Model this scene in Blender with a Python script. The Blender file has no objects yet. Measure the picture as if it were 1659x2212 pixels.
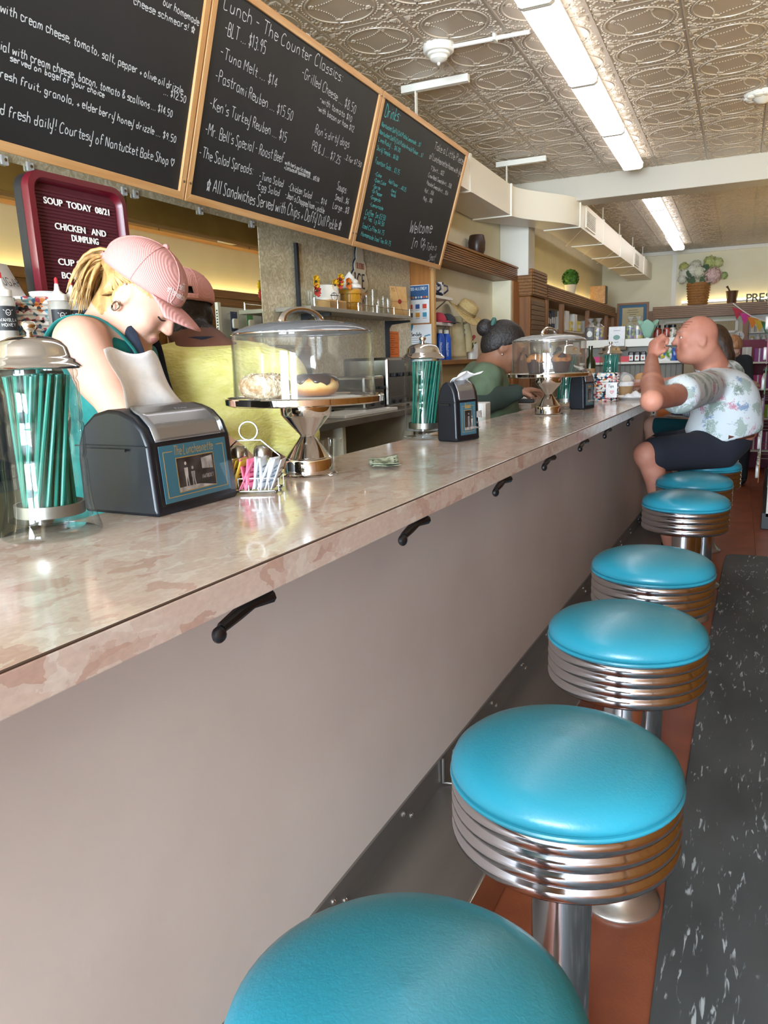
import bpy, bmesh, math, random
import numpy as np
from mathutils import Vector, Matrix, Euler
S = bpy.context.scene
COL = S.collection
PI = math.pi
# ---------------------------------------------------------------- camera
CAMZ = 1.38                                   # camera height above the floor
FPX, PCX, PCY = 1619.81, 829.5, 1106.0        # focal length / centre for a 1659 x 2212 frame
RC = np.array([[0.89137033, 0.06290722, -0.44888931],
               [0.45228505, -0.18887811, 0.87164402],
               [-0.02995266, -0.97998354, -0.19681234]])   # rows: world x,y,z in (right, down, forward)
cam = bpy.data.cameras.new('camera'); camo = bpy.data.objects.new('camera', cam); COL.objects.link(camo)
cam.sensor_fit = 'VERTICAL'; cam.sensor_height = 36.0; cam.lens = FPX * 36.0 / 2212.0
cam.clip_start = 0.02; cam.clip_end = 100
camo.matrix_world = Matrix(((RC[0][0], -RC[0][1], -RC[0][2], 0), (RC[1][0], -RC[1][1], -RC[1][2], 0),
                            (RC[2][0], -RC[2][1], -RC[2][2], CAMZ), (0, 0, 0, 1)))
S.camera = camo
# ---------------------------------------------------------------- world, daylight, exposure
S.view_settings.view_transform = 'Standard'; S.view_settings.look = 'None'
S.view_settings.gamma = 1.0; S.view_settings.use_curve_mapping = False
S.view_settings.exposure = 0.97
S.cycles.transparent_max_bounces = 32
w = bpy.data.worlds.new('daylight'); S.world = w; w.use_nodes = True
bg = w.node_tree.nodes['Background']; bg.inputs[0].default_value = (0.75, 0.86, 1.0, 1); bg.inputs[1].default_value = 0.9
RY = math.radians(2.0)                        # the room runs two degrees off the lunch counter
def RW(x, y, z=0.0):                          # room coordinates -> world
    c, s = math.cos(RY), math.sin(RY)
    return (c * x - s * y, s * x + c * y, z)
def area(name, loc, rot, sx, sy, power, color):
    l = bpy.data.lights.new(name, 'AREA'); l.shape = 'RECTANGLE'; l.size = sx; l.size_y = sy; l.energy = power; l.color = color
    o = bpy.data.objects.new(name, l); COL.objects.link(o); o.location = loc; o.rotation_euler = rot
    return o
# daylight entering through the two shop windows behind the camera
area('window_daylight', RW(-0.80, -5.0, 1.5), (PI / 2, 0, RY), 1.35, 2.45, 380, (0.70, 0.85, 1.0))
area('window_daylight', RW(0.80, -5.0, 1.5), (PI / 2, 0, RY), 1.1, 2.45, 320, (0.70, 0.85, 1.0))

# ---------------------------------------------------------------- helpers
def WP(px, py, d):                            # point seen at a pixel, at a depth along the view
    v = RC @ np.array([(px - PCX) / FPX, (py - PCY) / FPX, 1.0]) * d
    return Vector((v[0], v[1], v[2] + CAMZ))
def AT(px, py, X=None, Y=None, Z=None):       # point seen at a pixel, on a world plane (Z above the floor)
    v = RC @ np.array([px - PCX, py - PCY, FPX])
    k = X / v[0] if X is not None else Y / v[1] if Y is not None else (Z - CAMZ) / v[2]
    return Vector((v[0] * k, v[1] * k, v[2] * k + CAMZ))
def RT(px, py, X=None, Y=None, Z=None):       # the same on a plane of the room frame, in room coordinates
    v = RC @ np.array([px - PCX, py - PCY, FPX]); c, s = math.cos(RY), math.sin(RY)
    v = (c * v[0] + s * v[1], -s * v[0] + c * v[1], v[2])
    k = X / v[0] if X is not None else Y / v[1] if Y is not None else (Z - CAMZ) / v[2]
    return Vector((v[0] * k, v[1] * k, v[2] * k + CAMZ))

def srgb(c):
    if isinstance(c, str):
        c = c.lstrip('#'); c = [int(c[i:i + 2], 16) / 255 for i in (0, 2, 4)]
    return tuple((x / 12.92 if x <= 0.04045 else ((x + 0.055) / 1.055) ** 2.4) for x in c) + (1.0,)
MATS = {}
def mat(name, col=None, rough=0.5, metal=0.0, **k):
    if name in MATS: return MATS[name]
    m = bpy.data.materials.new(name); m.use_nodes = True; MATS[name] = m
    p = m.node_tree.nodes['Principled BSDF']
    p.inputs['Base Color'].default_value = srgb(col); p.inputs['Roughness'].default_value = rough; p.inputs['Metallic'].default_value = metal
    for a, b in k.items():
        p.inputs[a.replace('_', ' ')].default_value = b
    return m
def nd(m, t, **k):
    n = m.node_tree.nodes.new('ShaderNode' + t)
    for a, b in k.items():
        if a.startswith('i_'):
            a = a[2:]; a = int(a) if a.isdigit() else a.replace('_', ' '); n.inputs[a].default_value = b
        else: setattr(n, a, b)
    return n
def lk(m, a, b): m.node_tree.links.new(a, b)
def coords(m, kind='Object', scale=(1, 1, 1), rot=(0, 0, 0)):
    tc = nd(m, 'TexCoord'); mp = nd(m, 'Mapping'); mp.inputs['Scale'].default_value = scale; mp.inputs['Rotation'].default_value = rot
    lk(m, tc.outputs[kind], mp.inputs['Vector']); return mp.outputs['Vector']
def ramp(m, fac, stops, interp='LINEAR'):
    r = nd(m, 'ValToRGB'); e = r.color_ramp; e.interpolation = interp
    while len(e.elements) > 1: e.elements.remove(e.elements[-1])
    e.elements[0].position = stops[0][0]; e.elements[0].color = srgb(stops[0][1])
    for p, c in stops[1:]:
        x = e.elements.new(p); x.color = srgb(c)
    lk(m, fac, r.inputs[0]); return r.outputs[0]
def bsdf(m): return m.node_tree.nodes['Principled BSDF']
def noisemat(name, c1, c2, scale=20, rough=0.5, stretch=(1, 1, 1), bump=0.0, bscale=None, detail=4, lo=0.35, hi=0.65, metal=0.0, kind='Object', **k):
    if name in MATS: return MATS[name]
    m = mat(name, c1, rough, metal, **k); v = coords(m, kind, stretch)
    n = nd(m, 'TexNoise', i_Scale=scale, i_Detail=detail); lk(m, v, n.inputs['Vector'])
    lk(m, ramp(m, n.outputs[0], [(lo, c1), (hi, c2)]), bsdf(m).inputs['Base Color'])
    if bump:
        n2 = n
        if bscale: n2 = nd(m, 'TexNoise', i_Scale=bscale, i_Detail=3); lk(m, v, n2.inputs['Vector'])
        b = nd(m, 'Bump', i_Strength=bump, i_Distance=0.01); lk(m, n2.outputs[0], b.inputs['Height']); lk(m, b.outputs[0], bsdf(m).inputs['Normal'])
    return m
def wood(name, c1, c2, axis='Y', rough=0.42, scale=9):
    if name in MATS: return MATS[name]
    st = {'X': (0.06, 1, 1), 'Y': (1, 0.06, 1), 'Z': (1, 1, 0.06)}[axis]
    m = noisemat(name, c1, c2, scale=scale * 4, rough=rough, stretch=st, bump=0.06, detail=6, lo=0.3, hi=0.72)
    return m
def emis(name, col, s):
    if name in MATS: return MATS[name]
    m = mat(name, '#ffffff', 0.4); p = bsdf(m); p.inputs['Emission Color'].default_value = srgb(col); p.inputs['Emission Strength'].default_value = s
    p.inputs['Base Color'].default_value = srgb(col)
    return m
def clear(name, tint=(0.97, 0.98, 0.98), rough=0.02, ior=1.45, body=0.0, bodycol='#ffffff'):
    # thin clear glass or plastic: transparent, with a fresnel reflection, and a little haze if asked
    if name in MATS: return MATS[name]
    m = bpy.data.materials.new(name); m.use_nodes = True; MATS[name] = m; t = m.node_tree; t.nodes.remove(t.nodes['Principled BSDF'])
    out = t.nodes['Material Output']
    tr = nd(m, 'BsdfTransparent'); tr.inputs[0].default_value = tuple(tint) + (1,)
    gl = nd(m, 'BsdfGlossy'); gl.inputs['Roughness'].default_value = rough
    lw = nd(m, 'LayerWeight'); lw.inputs[0].default_value = 0.5; f0 = ((ior - 1) / (ior + 1)) ** 2      # schlick reflectance, the same on both faces
    pw = nd(m, 'Math', operation='POWER'); pw.inputs[1].default_value = 5; lk(m, lw.outputs['Facing'], pw.inputs[0])
    fr = nd(m, 'Math', operation='MULTIPLY_ADD'); fr.inputs[1].default_value = 1 - f0; fr.inputs[2].default_value = f0; lk(m, pw.outputs[0], fr.inputs[0])
    mx = nd(m, 'MixShader'); lk(m, fr.outputs[0], mx.inputs[0]); lk(m, tr.outputs[0], mx.inputs[1]); lk(m, gl.outputs[0], mx.inputs[2])
    last = mx
    if body > 0:
        df = nd(m, 'BsdfDiffuse'); df.inputs[0].default_value = srgb(bodycol); m2 = nd(m, 'MixShader'); m2.inputs[0].default_value = body
        lk(m, mx.outputs[0], m2.inputs[1]); lk(m, df.outputs[0], m2.inputs[2]); last = m2
    lk(m, last.outputs[0], out.inputs[0]); return m

class MB:
    def __init__(s): s.v = []; s.f = []
    def add(s, vs, fs):
        o = len(s.v); s.v += [tuple(p) for p in vs]; s.f += [tuple(i + o for i in q) for q in fs]; return s
    def box(s, x0, x1, y0, y1, z0, z1):
        return s.add([(x0, y0, z0), (x1, y0, z0), (x1, y1, z0), (x0, y1, z0), (x0, y0, z1), (x1, y0, z1), (x1, y1, z1), (x0, y1, z1)],
                     [(0, 3, 2, 1), (4, 5, 6, 7), (0, 1, 5, 4), (1, 2, 6, 5), (2, 3, 7, 6), (3, 0, 4, 7)])
    def cb(s, c, d): return s.box(c[0] - d[0] / 2, c[0] + d[0] / 2, c[1] - d[1] / 2, c[1] + d[1] / 2, c[2] - d[2] / 2, c[2] + d[2] / 2)
    def lathe(s, prof, n=32, c=(0, 0, 0), caps=True, sx=1, sy=1):
        vs = []; fs = []; m = len(prof)
        for r, z in prof:
            for i in range(n):
                a = 2 * PI * i / n; vs.append((c[0] + sx * r * math.cos(a), c[1] + sy * r * math.sin(a), c[2] + z))
        for j in range(m - 1):
            for i in range(n):
                k = (i + 1) % n; fs.append((j * n + i, j * n + k, (j + 1) * n + k, (j + 1) * n + i))
        if caps:
            if prof[0][0] > 1e-6: fs.append(tuple(range(n - 1, -1, -1)))
            if prof[-1][0] > 1e-6: fs.append(tuple((m - 1) * n + i for i in range(n)))
        return s.add(vs, fs)
    def tube(s, pts, r, n=8, closed=False, caps=True):
        pts = [Vector(p) for p in pts]; m = len(pts); rs = r if isinstance(r, (list, tuple)) else [r] * m
        vs = []; fs = []; up = None
        for i, p in enumerate(pts):
            a = pts[(i - 1) % m] if (closed or i > 0) else p; b = pts[(i + 1) % m] if (closed or i < m - 1) else p
            t = (b - a).normalized()
            if up is None:
                up = Vector((0, 0, 1)) if abs(t.z) < 0.9 else Vector((1, 0, 0))
            u = (up - t * up.dot(t)).normalized(); up = u; q = t.cross(u)
            for k in range(n):
                an = 2 * PI * k / n; vs.append(p + (u * math.cos(an) + q * math.sin(an)) * rs[i])
        for j in range(m if closed else m - 1):
            j2 = (j + 1) % m
            for k in range(n):
                k2 = (k + 1) % n; fs.append((j * n + k, j * n + k2, j2 * n + k2, j2 * n + k))
        if caps and not closed:
            fs.append(tuple(range(n - 1, -1, -1))); fs.append(tuple((m - 1) * n + k for k in range(n)))
        return s.add(vs, fs)
    def prism(s, poly, d0, d1, axis='Z'):       # polygon (a,b) pushed along axis; Z:(x,y) Y:(x,z) X:(y,z)
        n = len(poly)
        def P(a, b, d): return (a, b, d) if axis == 'Z' else (a, d, b) if axis == 'Y' else (d, a, b)
        vs = [P(a, b, d0) for a, b in poly] + [P(a, b, d1) for a, b in poly]
        fs = [tuple(range(n - 1, -1, -1)), tuple(range(n, 2 * n))] + [(i, (i + 1) % n, n + (i + 1) % n, n + i) for i in range(n)]
        return s.add(vs, fs)
    def ball(s, c, r, nu=16, nv=10):
        r = r if isinstance(r, (tuple, list)) else (r, r, r); vs = [(c[0], c[1], c[2] - r[2])]; fs = []
        for j in range(1, nv):
            t = PI * j / nv - PI / 2
            for i in range(nu):
                a = 2 * PI * i / nu; vs.append((c[0] + r[0] * math.cos(t) * math.cos(a), c[1] + r[1] * math.cos(t) * math.sin(a), c[2] + r[2] * math.sin(t)))
        vs.append((c[0], c[1], c[2] + r[2])); L = len(vs) - 1
        for i in range(nu):
            k = (i + 1) % nu; fs.append((0, 1 + k, 1 + i)); fs.append((L, L - nu + i, L - nu + k))
            for j in range(nv - 2):
                a = 1 + j * nu; fs.append((a + i, a + k, a + nu + k, a + nu + i))
        return s.add(vs, fs)
    def grid(s, fn, nu, nv, flip=False):
        vs = [fn(i / nu, j / nv) for j in range(nv + 1) for i in range(nu + 1)]; w_ = nu + 1
        fs = [(j * w_ + i, j * w_ + i + 1, (j + 1) * w_ + i + 1, (j + 1) * w_ + i) for j in range(nv) for i in range(nu)]
        if flip: fs = [q[::-1] for q in fs]
        return s.add(vs, fs)
    def xf(s, M, start=0):
        for i in range(start, len(s.v)): s.v[i] = tuple(M @ Vector(s.v[i]))
        return s
    def mesh(s, name):
        me = bpy.data.meshes.new(name); me.from_pydata([tuple(p) for p in s.v], [], s.f); me.update(); return me
def mk(name, me, m, parent=None, smooth=35, bevel=0, loc=None, rot=None, solid=0, sub=0):
    if isinstance(me, MB): me = me.mesh(name)
    if m is not None and len(me.materials) == 0:
        for q in (m if isinstance(m, list) else [m]): me.materials.append(q)
    if smooth and not me.get('sm'):
        me.polygons.foreach_set('use_smooth', [True] * len(me.polygons))
        if smooth < 180: me.set_sharp_from_angle(angle=math.radians(smooth))
        me['sm'] = 1
    o = bpy.data.objects.new(name, me); COL.objects.link(o)
    if parent: o.parent = parent
    if loc is not None: o.location = loc
    if rot is not None: o.rotation_euler = rot
    if solid:
        q = o.modifiers.new('thickness', 'SOLIDIFY'); q.thickness = solid; q.offset = 0
    if bevel:
        q = o.modifiers.new('bevel', 'BEVEL'); q.width = bevel; q.segments = 2; q.limit_method = 'ANGLE'; q.angle_limit = math.radians(50); q.harden_normals = False
    if sub:
        q = o.modifiers.new('sub', 'SUBSURF'); q.levels = sub; q.render_levels = sub
    return o
def tag(o, label, cat, group=None, kind=None):
    o['label'] = label; o['category'] = cat
    if group: o['group'] = group
    if kind: o['kind'] = kind
    return o
def thing(name, label, cat, loc=(0, 0, 0), rz=0.0, group=None, room=False, rot=None):
    o = bpy.data.objects.new(name, None); COL.objects.link(o); o.empty_display_size = 0.05
    if room: loc = RW(*loc); rz = rz + RY
    o.location = loc; o.rotation_euler = rot if rot is not None else (0, 0, rz)
    return tag(o, label, cat, group)
def struct(name, me, m, room=True, parent=None, **k):
    o = mk(name, me, m, parent, **k)
    if parent is None:
        o['kind'] = 'structure'
        if room: o.rotation_euler.z = RY
    return o
def dup(o, parent=None, **k):                 # a thing with copies of its parts
    c = o.copy(); COL.objects.link(c)
    if parent is not None: c.parent = parent
    for ch in list(o.children): dup(ch, c)
    for a, b in k.items():
        if a in ('label', 'group'): c[a] = b
        elif a == 'loc': c.location = b
        elif a == 'rz': c.rotation_euler.z = b
    return c
def bx(*a): return MB().box(*a)
def rr(w_, h_, r, n=5, cx=0, cy=0):           # rounded rectangle outline
    o = []
    for sx, sy, a0 in ((1, 1, 0), (-1, 1, 90), (-1, -1, 180), (1, -1, 270)):
        for i in range(n + 1):
            a = math.radians(a0 + 90 * i / n); o.append((cx + sx * (w_ / 2 - r) + r * math.cos(a), cy + sy * (h_ / 2 - r) + r * math.sin(a)))
    return o
def arc(cx, cy, r, a0, a1, n=12): return [(cx + r * math.cos(math.radians(a0 + (a1 - a0) * i / n)), cy + r * math.sin(math.radians(a0 + (a1 - a0) * i / n))) for i in range(n + 1)]
def frame4(parent, name, w_, h_, t, d0, d1, m, axis='Y', cx=0, cz=0, bevel=0.002):   # four mitred rails round a panel
    W, H, w2, h2 = w_ / 2, h_ / 2, w_ / 2 - t, h_ / 2 - t
    for q in ([(-W, -H), (W, -H), (w2, -h2), (-w2, -h2)], [(-W, H), (-w2, h2), (w2, h2), (W, H)],
              [(-W, -H), (-w2, -h2), (-w2, h2), (-W, H)], [(W, -H), (W, H), (w2, h2), (w2, -h2)]):
        mk(name, MB().prism([(a + cx, b + cz) for a, b in q], d0, d1, axis), m, parent, smooth=0, bevel=bevel)

# ---------------------------------------------------------------- a hand-drawn stroke alphabet (one line per sign)
GL = {}
_G = """a 5 45 35 15 04 02 10 30 42 45 41 50|b 5 19 10|b2 0 14 34 43 41 30 10|c 4 44 25 05 02 10 30 41|d 5 44 24 04 02 10 30 42|d2 0 49 40
e 4 03 43 44 25 05 02 10 30 41|f 4 48 39 29 17 10|f2 0 05 35|g 5 44 25 05 02 11 31 43|g2 0 45 4b 3c 1c 0b|h 5 09 00|h2 0 03 15 35 43 40
i 2 15 10|i2 0 17 17.5|j 3 25 2b 1c 0c|j2 0 27 27.5|k 4 09 00|k2 0 35 02 40|l 2 19 11 20|m 7 05 00|m2 0 03 15 25 33 30|m3 0 33 45 55 63 60
n 5 05 00|n2 0 03 15 35 43 40|o 5 25 15 03 01 10 30 42 43 25|p 5 05 0c|p2 0 04 15 35 43 41 30 01|q 5 44 25 05 02 10 30 42|q2 0 45 4c
r 4 05 00|r2 0 03 15 35|s 4 45 25 04 13 33 41 30 00|t 4 28 21 30 40|t2 0 05 45|u 5 05 01 10 30 43|u2 0 45 40|v 4 05 20 45|w 6 05 10 34 50 65
x 4 05 40|x2 0 45 00|y 5 05 02 11 31 43|y2 0 45 4a 3c 1c|z 4 05 45 00 40
A 6 00 39 60|A2 0 13 53|B 5 00 09 39 48 46 35 05|B2 0 35 44 51 40 00|C 6 58 49 29 06 03 10 40 51|D 6 00 09 29 57 63 40 00|E 5 49 09 00 40|E2 0 05 35
F 5 49 09 00|F2 0 05 35|G 6 58 39 19 06 03 10 40 53 54 34|H 6 09 00|H2 0 59 50|H3 0 05 55|I 3 09 29|I2 0 19 10|I3 0 00 20|J 5 49 41 30 10 01
K 5 09 00|K2 0 49 04 50|L 5 09 00 40|M 7 00 09 34 69 60|N 6 00 09 50 59|O 6 39 19 06 03 10 40 53 56 39|P 5 00 09 39 48 46 35 05|Q 6 39 19 06 03 10 40 53 56 39|Q2 0 32 60
R 5 00 09 39 48 46 35 05|R2 0 25 50|S 5 48 39 19 07 16 34 42 30 10 01|T 6 09 69|T2 0 39 30|U 6 09 02 10 40 52 59|V 6 09 30 69|W 8 09 20 46 60 89
X 5 09 50|X2 0 59 00|Y 6 09 34 69|Y2 0 34 30|Z 5 09 59 00 50
0 5 29 07 02 20 42 47 29|1 3 07 19 10|2 5 07 19 39 46 00 50|3 5 08 29 47 35 15|3b 0 35 42 30 10 01|4 5 39 03 53|4b 0 39 30|5 5 49 09 05 35 43 30 00|6 5 49 06 02 20 42 34 04
7 5 09 49 10|8 5 25 07 19 39 47 25 02 10 40 52 25|9 5 47 29 06 15 35 48|9b 0 48 30|$ 5 47 28 07 16 34 42 21 02|$2 0 2a 2-1
- 4 04 34|. 2 00 10|, 2 11 0-1|! 2 19 13|!2 0 10 10.6|: 2 14 14.6|:2 0 10 10.6|' 2 19 17|& 5 50 07 29 37 03 10 30 52|+ 4 24 20|+2 0 02 42|/ 4 00 49|~ 3 00 00
* 6 10 39 50 06 66 10|# 6 30 05 07 18 27 36 47 58 67 65 30"""
def _pt(t):
    # two characters: x, y (b=-1.5, c=-3); longer forms keep decimals / minus
    x = float(t[0]); r = t[1:]
    y = {'a': 10.0, 'b': -1.5, 'c': -3.0}.get(r); return (x, float(r) if y is None else y)
for e in _G.replace('\n', '|').split('|'):
    p = e.split(); ch = p[0][0]; st = [_pt(t) for t in p[2:]]
    if p[0] in GL or len(p[0]) == 1: GL.setdefault(ch, [float(p[1]), []])[1].append(st)
    else: GL[ch][1].append(st)
def spline(pts, n=4):
    if len(pts) < 3: return pts
    o = []; m = len(pts)
    for i in range(m - 1):
        a = pts[max(i - 1, 0)]; b = pts[i]; c = pts[i + 1]; d = pts[min(i + 2, m - 1)]
        for k in range(n):
            t = k / n; o.append(tuple(0.5 * (2 * b[q] + (c[q] - a[q]) * t + (2 * a[q] - 5 * b[q] + 4 * c[q] - d[q]) * t * t + (3 * b[q] - a[q] - 3 * c[q] + d[q]) * t ** 3) for q in range(len(b))))
    o.append(pts[-1]); return o
def ribbon(mb, pts, w_, z):
    n = len(pts)
    if n < 2: return
    vs = []
    for i, p in enumerate(pts):
        a = pts[max(i - 1, 0)]; b = pts[min(i + 1, n - 1)]; dx, dy = b[0] - a[0], b[1] - a[1]; l = math.hypot(dx, dy) or 1
        vs += [(p[0] - dy / l * w_ / 2, p[1] + dx / l * w_ / 2, z), (p[0] + dy / l * w_ / 2, p[1] - dx / l * w_ / 2, z)]
    mb.add(vs, [(2 * i, 2 * i + 1, 2 * i + 3, 2 * i + 2) for i in range(n - 1)])
def write(mb, text, x, y, size, width=None, stroke=None, rise=0.0, slant=0.08, wob=0.3, z=0.0, rnd=random.Random(5), smooth=True):
    # handwriting in the x,y plane; size = capital height; width = fit to this length
    s = size / 9.0; adv = 0
    for ch in text: adv += (GL[ch][0] + 1.7) if ch in GL else 3.2
    kx = (width / (adv * s)) if width else 1.0
    cx = x
    for ch in text:
        if ch in GL:
            wd, sts = GL[ch]; dy = rnd.uniform(-wob, wob) * s; sc = 1 + rnd.uniform(-0.06, 0.06) * min(1, wob * 3)
            for st in sts:
                q = [(cx + (a + slant * b) * s * kx * sc, y + rise * (cx - x) + dy + b * s * sc) for a, b in st]
                ribbon(mb, spline(q) if smooth and len(q) > 2 else q, stroke or size * 0.085, z)
            cx += (wd + 1.7) * s * kx
        else: cx += 3.2 * s * kx
    return mb
def bigtext(text, size, depth=0.0, bold=0.0):  # block letters from the built-in typeface, as a mesh in the x,y plane
    cu = bpy.data.curves.new('txt', 'FONT'); cu.body = text; cu.size = size; cu.extrude = depth; cu.align_x = 'CENTER'; cu.offset = bold; cu.resolution_u = 3
    o = bpy.data.objects.new('txt', cu); COL.objects.link(o); dg = bpy.context.evaluated_depsgraph_get(); me = bpy.data.meshes.new_from_object(o.evaluated_get(dg))
    bpy.data.objects.remove(o); me.materials.clear(); return me
M_YZ = Matrix(((0, 0, 1), (1, 0, 0), (0, 1, 0))).to_4x4()      # x,y plane -> faces +X, reads along +Y (on the left wall)
M_XZ = Matrix(((1, 0, 0), (0, 0, -1), (0, 1, 0))).to_4x4()     # x,y plane -> faces -Y, reads along +X (towards the camera)
# ================================================================ THE ROOM (room frame, two degrees off the counter)
WX, RX, FY, BY, CZ = -2.30, 1.40, 14.3, -5.10, 3.08
m_ceil = mat('painted_tin', '#aba293', 0.38)
m_tin = mat('painted_tin_relief', '#bfb09b', 0.33)
m_wall = noisemat('cream_wall', '#e6dfc0', '#ebe5ca', 3, 0.7)
m_white = mat('white_paint', '#e9e6da', 0.45)
m_duct = mat('white_duct', '#efe9d8', 0.4)
m_redfloor = noisemat('red_vinyl', '#8a4a2f', '#9c5636', 6, 0.4, bump=0.05, bscale=120)
m_chrome = mat('chrome', '#dfe0e2', 0.08, 1.0)
m_steel = noisemat('brushed_steel', '#8d8a86', '#a5a29d', 4, 0.36, metal=.85, stretch=(1, 0.1, 1), bump=0.1, bscale=9)
m_black = mat('black_plastic', '#17181b', 0.45)
m_oak = wood('honey_oak', '#b07a3c', '#caa062', 'Y')
m_oakz = wood('honey_oak_upright', '#96591a', '#ad7029', 'Z')
m_dwood = wood('brown_cabinet_wood', '#70440f', '#99662a', 'Y')
m_dwoodz = wood('brown_cabinet_wood_upright', '#75450f', '#985f20', 'Z')
# floor: big vinyl sheets with thin joints
fl = struct('floor', bx(WX - .1, RX + .1, BY - .1, FY + .1, -.06, -.004), mat('joint_dark', '#4a2317', 0.6))
tm = bx(-.457, .457, -.457, .457, -.004, 0.0).mesh('floor_tile'); n = 0
for i in range(-3, 2):
    for j in range(-7, 15):
        mk('floor_tile', tm, m_redfloor, fl, smooth=0, loc=(-.28 + .916 * i, 1.66 + .916 * j, 0))
# ceiling: pressed tin, one piece per circle
ce = struct('ceiling', bx(WX - .1, RX + .1, BY - .1, FY + .1, CZ + .012, CZ + .08), m_ceil)
def tin_tile(detail):
    w_, h_ = .215, .225; b = MB(); rn = random.Random(3)
    b.box(-w_ + .002, w_ - .002, -h_ + .002, h_ - .002, 0, .012)
    b.box(-w_, -w_ + .010, -h_, h_, -.005, .002)
    b.box(-w_, w_, -h_, -h_ + .006, -.002, .002)
    if not detail:
        for k in range(70):
            b.ball((rn.uniform(-.2, .2), rn.uniform(-.21, .21), 0), (rn.uniform(.006, .02), rn.uniform(.006, .02), .006), 5, 4)
        return b.mesh('tin_tile')
    def ring(rx, ry, r): b.tube([(rx * math.cos(a), ry * math.sin(a), 0) for a in [2 * PI * k / 44 for k in range(44)]], r, 5, True)
    ring(.172, .166, .0058)
    for k in range(52):
        a = 2 * PI * k / 52; b.ball((.189 * math.cos(a), .183 * math.sin(a), 0), .0052, 5, 4)
    for q in range(4):
        a0 = q * PI / 2 + .5
        p0 = Vector((.166 * math.cos(a0), .16 * math.sin(a0))); p1 = Vector((.166 * math.cos(a0 + PI / 2), .16 * math.sin(a0 + PI / 2))); md = (p0 + p1) * .5 * .42
        for k in range(16):
            t = k / 15; p = p0 * (1 - t) ** 2 + md * 2 * t * (1 - t) + p1 * t * t
            b.ball((p.x, p.y, 0), .0042 if 2 < k < 13 else .0062, 5, 4)
        for k in range(4): b.ball((p0.x * .86 + rn.uniform(-.014, .014), p0.y * .86 + rn.uniform(-.014, .014), 0), (.010, .006, .006), 5, 4)
    for sx in (-1, 1):
        for sy in (-1, 1):
            for k in range(6):                # shell fans in the corners
                a = math.radians(8 + 15 * k); c = (sx * (w_ - .012 - .045 * math.cos(a)), sy * (h_ - .012 - .045 * math.sin(a)))
                b.tube([(sx * (w_ - .02), sy * (h_ - .02), 0), (c[0], c[1], -.003)], [.003, .0065], 4)
            for k in range(7):
                t = k / 7; b.ball((sx * (w_ - .02 - .03 * math.sin(5 * t) ** 2), sy * (.075 + .11 * t), 0), (.011, .0075, .006), 5, 4)
                b.ball((sx * (.085 + .10 * t), sy * (h_ - .018 - .02 * math.cos(5 * t) ** 2), 0), (.0085, .0095, .006), 5, 4)
    return b.mesh('tin_tile')
t1, t2 = tin_tile(True), tin_tile(False)
for i in range(-4, 5):
    for j in range(-7, 8):
        if i > 3 and j < -3: continue
        mk('tin_tile', t1, m_tin, ce, smooth=50, loc=(-.575 + .43 * i, 4.524 + .45 * j, CZ))
    for j in range(8, 22):
        if -.575 + .43 * i < 1.3: mk('tin_tile', t2, m_tin, ce, smooth=50, loc=(-.575 + .43 * i, 4.524 + .45 * j, CZ))
struct('trim_1', bx(WX, RX, 7.84, 8.14, 2.855, CZ + .01), mat('beam_paint', '#cbc4b4', .5), bevel=.006)          # ceiling beam
struct('trim_2', bx(WX + .002, -2.0, 7.86, 8.12, 2.2, 2.86), m_white, bevel=.004)         # pier under the beam
# walls
struct('wall_left', bx(WX - .15, WX, BY, FY, 0, CZ), m_wall)
struct('wall_far', bx(WX, RX, FY, FY + .15, 0, CZ), m_wall)
struct('trim_3', bx(WX, RX, FY - .05, FY, CZ - .06, CZ - .005), m_white)
struct('trim_4', bx(-1.13, -1.06, FY - .03, FY, 2.1, CZ - .06), m_white)
struct('wall_right', bx(RX, RX + .15, BY, FY, 0, CZ), m_wall)
# shopfront behind the camera: piers, sill, lintel, two big panes
wb = MB()
for x0, x1, z0, z1 in ((WX, -1.5, 0, CZ), (-.05, .15, 0, CZ), (1.6 - .12, RX, 0, CZ), (-1.5, RX, 0, .2), (-1.5, RX, 2.65, CZ)): wb.box(min(x0, x1), max(x0, x1), BY - .12, BY, z0, z1)
struct('wall_back', wb, m_wall)
for k, (x0, x1) in enumerate(((-1.5, -.05), (.15, 1.4))):
    wn = struct('window_%d' % (k + 1), bx(x0, x1, BY - .065, BY - .058, .2, 2.65), clear('window_glass'))
    for a in ((x0, x0 + .05, .2, 2.65), (x1 - .05, x1, .2, 2.65), (x0, x1, .2, .26), (x0, x1, 2.59, 2.65)):
        mk('window_frame', bx(a[0], a[1], BY - .09, BY - .03, a[2], a[3]), m_white, wn, smooth=0)
# right side of the shop (seen in the mirror): wooden wall cabinets, cream wall, wooden cornice
cr = struct('trim_5', bx(RX - .16, RX, BY, FY, 2.85, 3.02), m_oak)
for k in range(11): mk('cornice_joint', bx(RX - .162, RX - .159, BY + 1.7 * k, BY + 1.7 * k + .012, 2.85, 3.02), mat('dark_joint', '#5a3d1a', .7), cr, smooth=0)
wc = thing('wall_cabinet', 'long brown wooden wall cabinet opposite the counter', 'cabinet', (RX - .2, 5.5, 0), 0, room=True)
mk('body', bx(-.2, .2, -9.5, 8.6, 0, 2.20), m_dwood, wc, smooth=0); mk('top_lip', bx(-.215, -.195, -9.5, 8.6, 2.17, 2.262), m_dwood, wc, smooth=0, bevel=.004)
for k in range(10): mk('door', bx(-.225, -.2, -6.4 + 1.48 * k, -5.0 + 1.48 * k, .1, 1.95), m_dwoodz, wc, smooth=0, bevel=.006)
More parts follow.
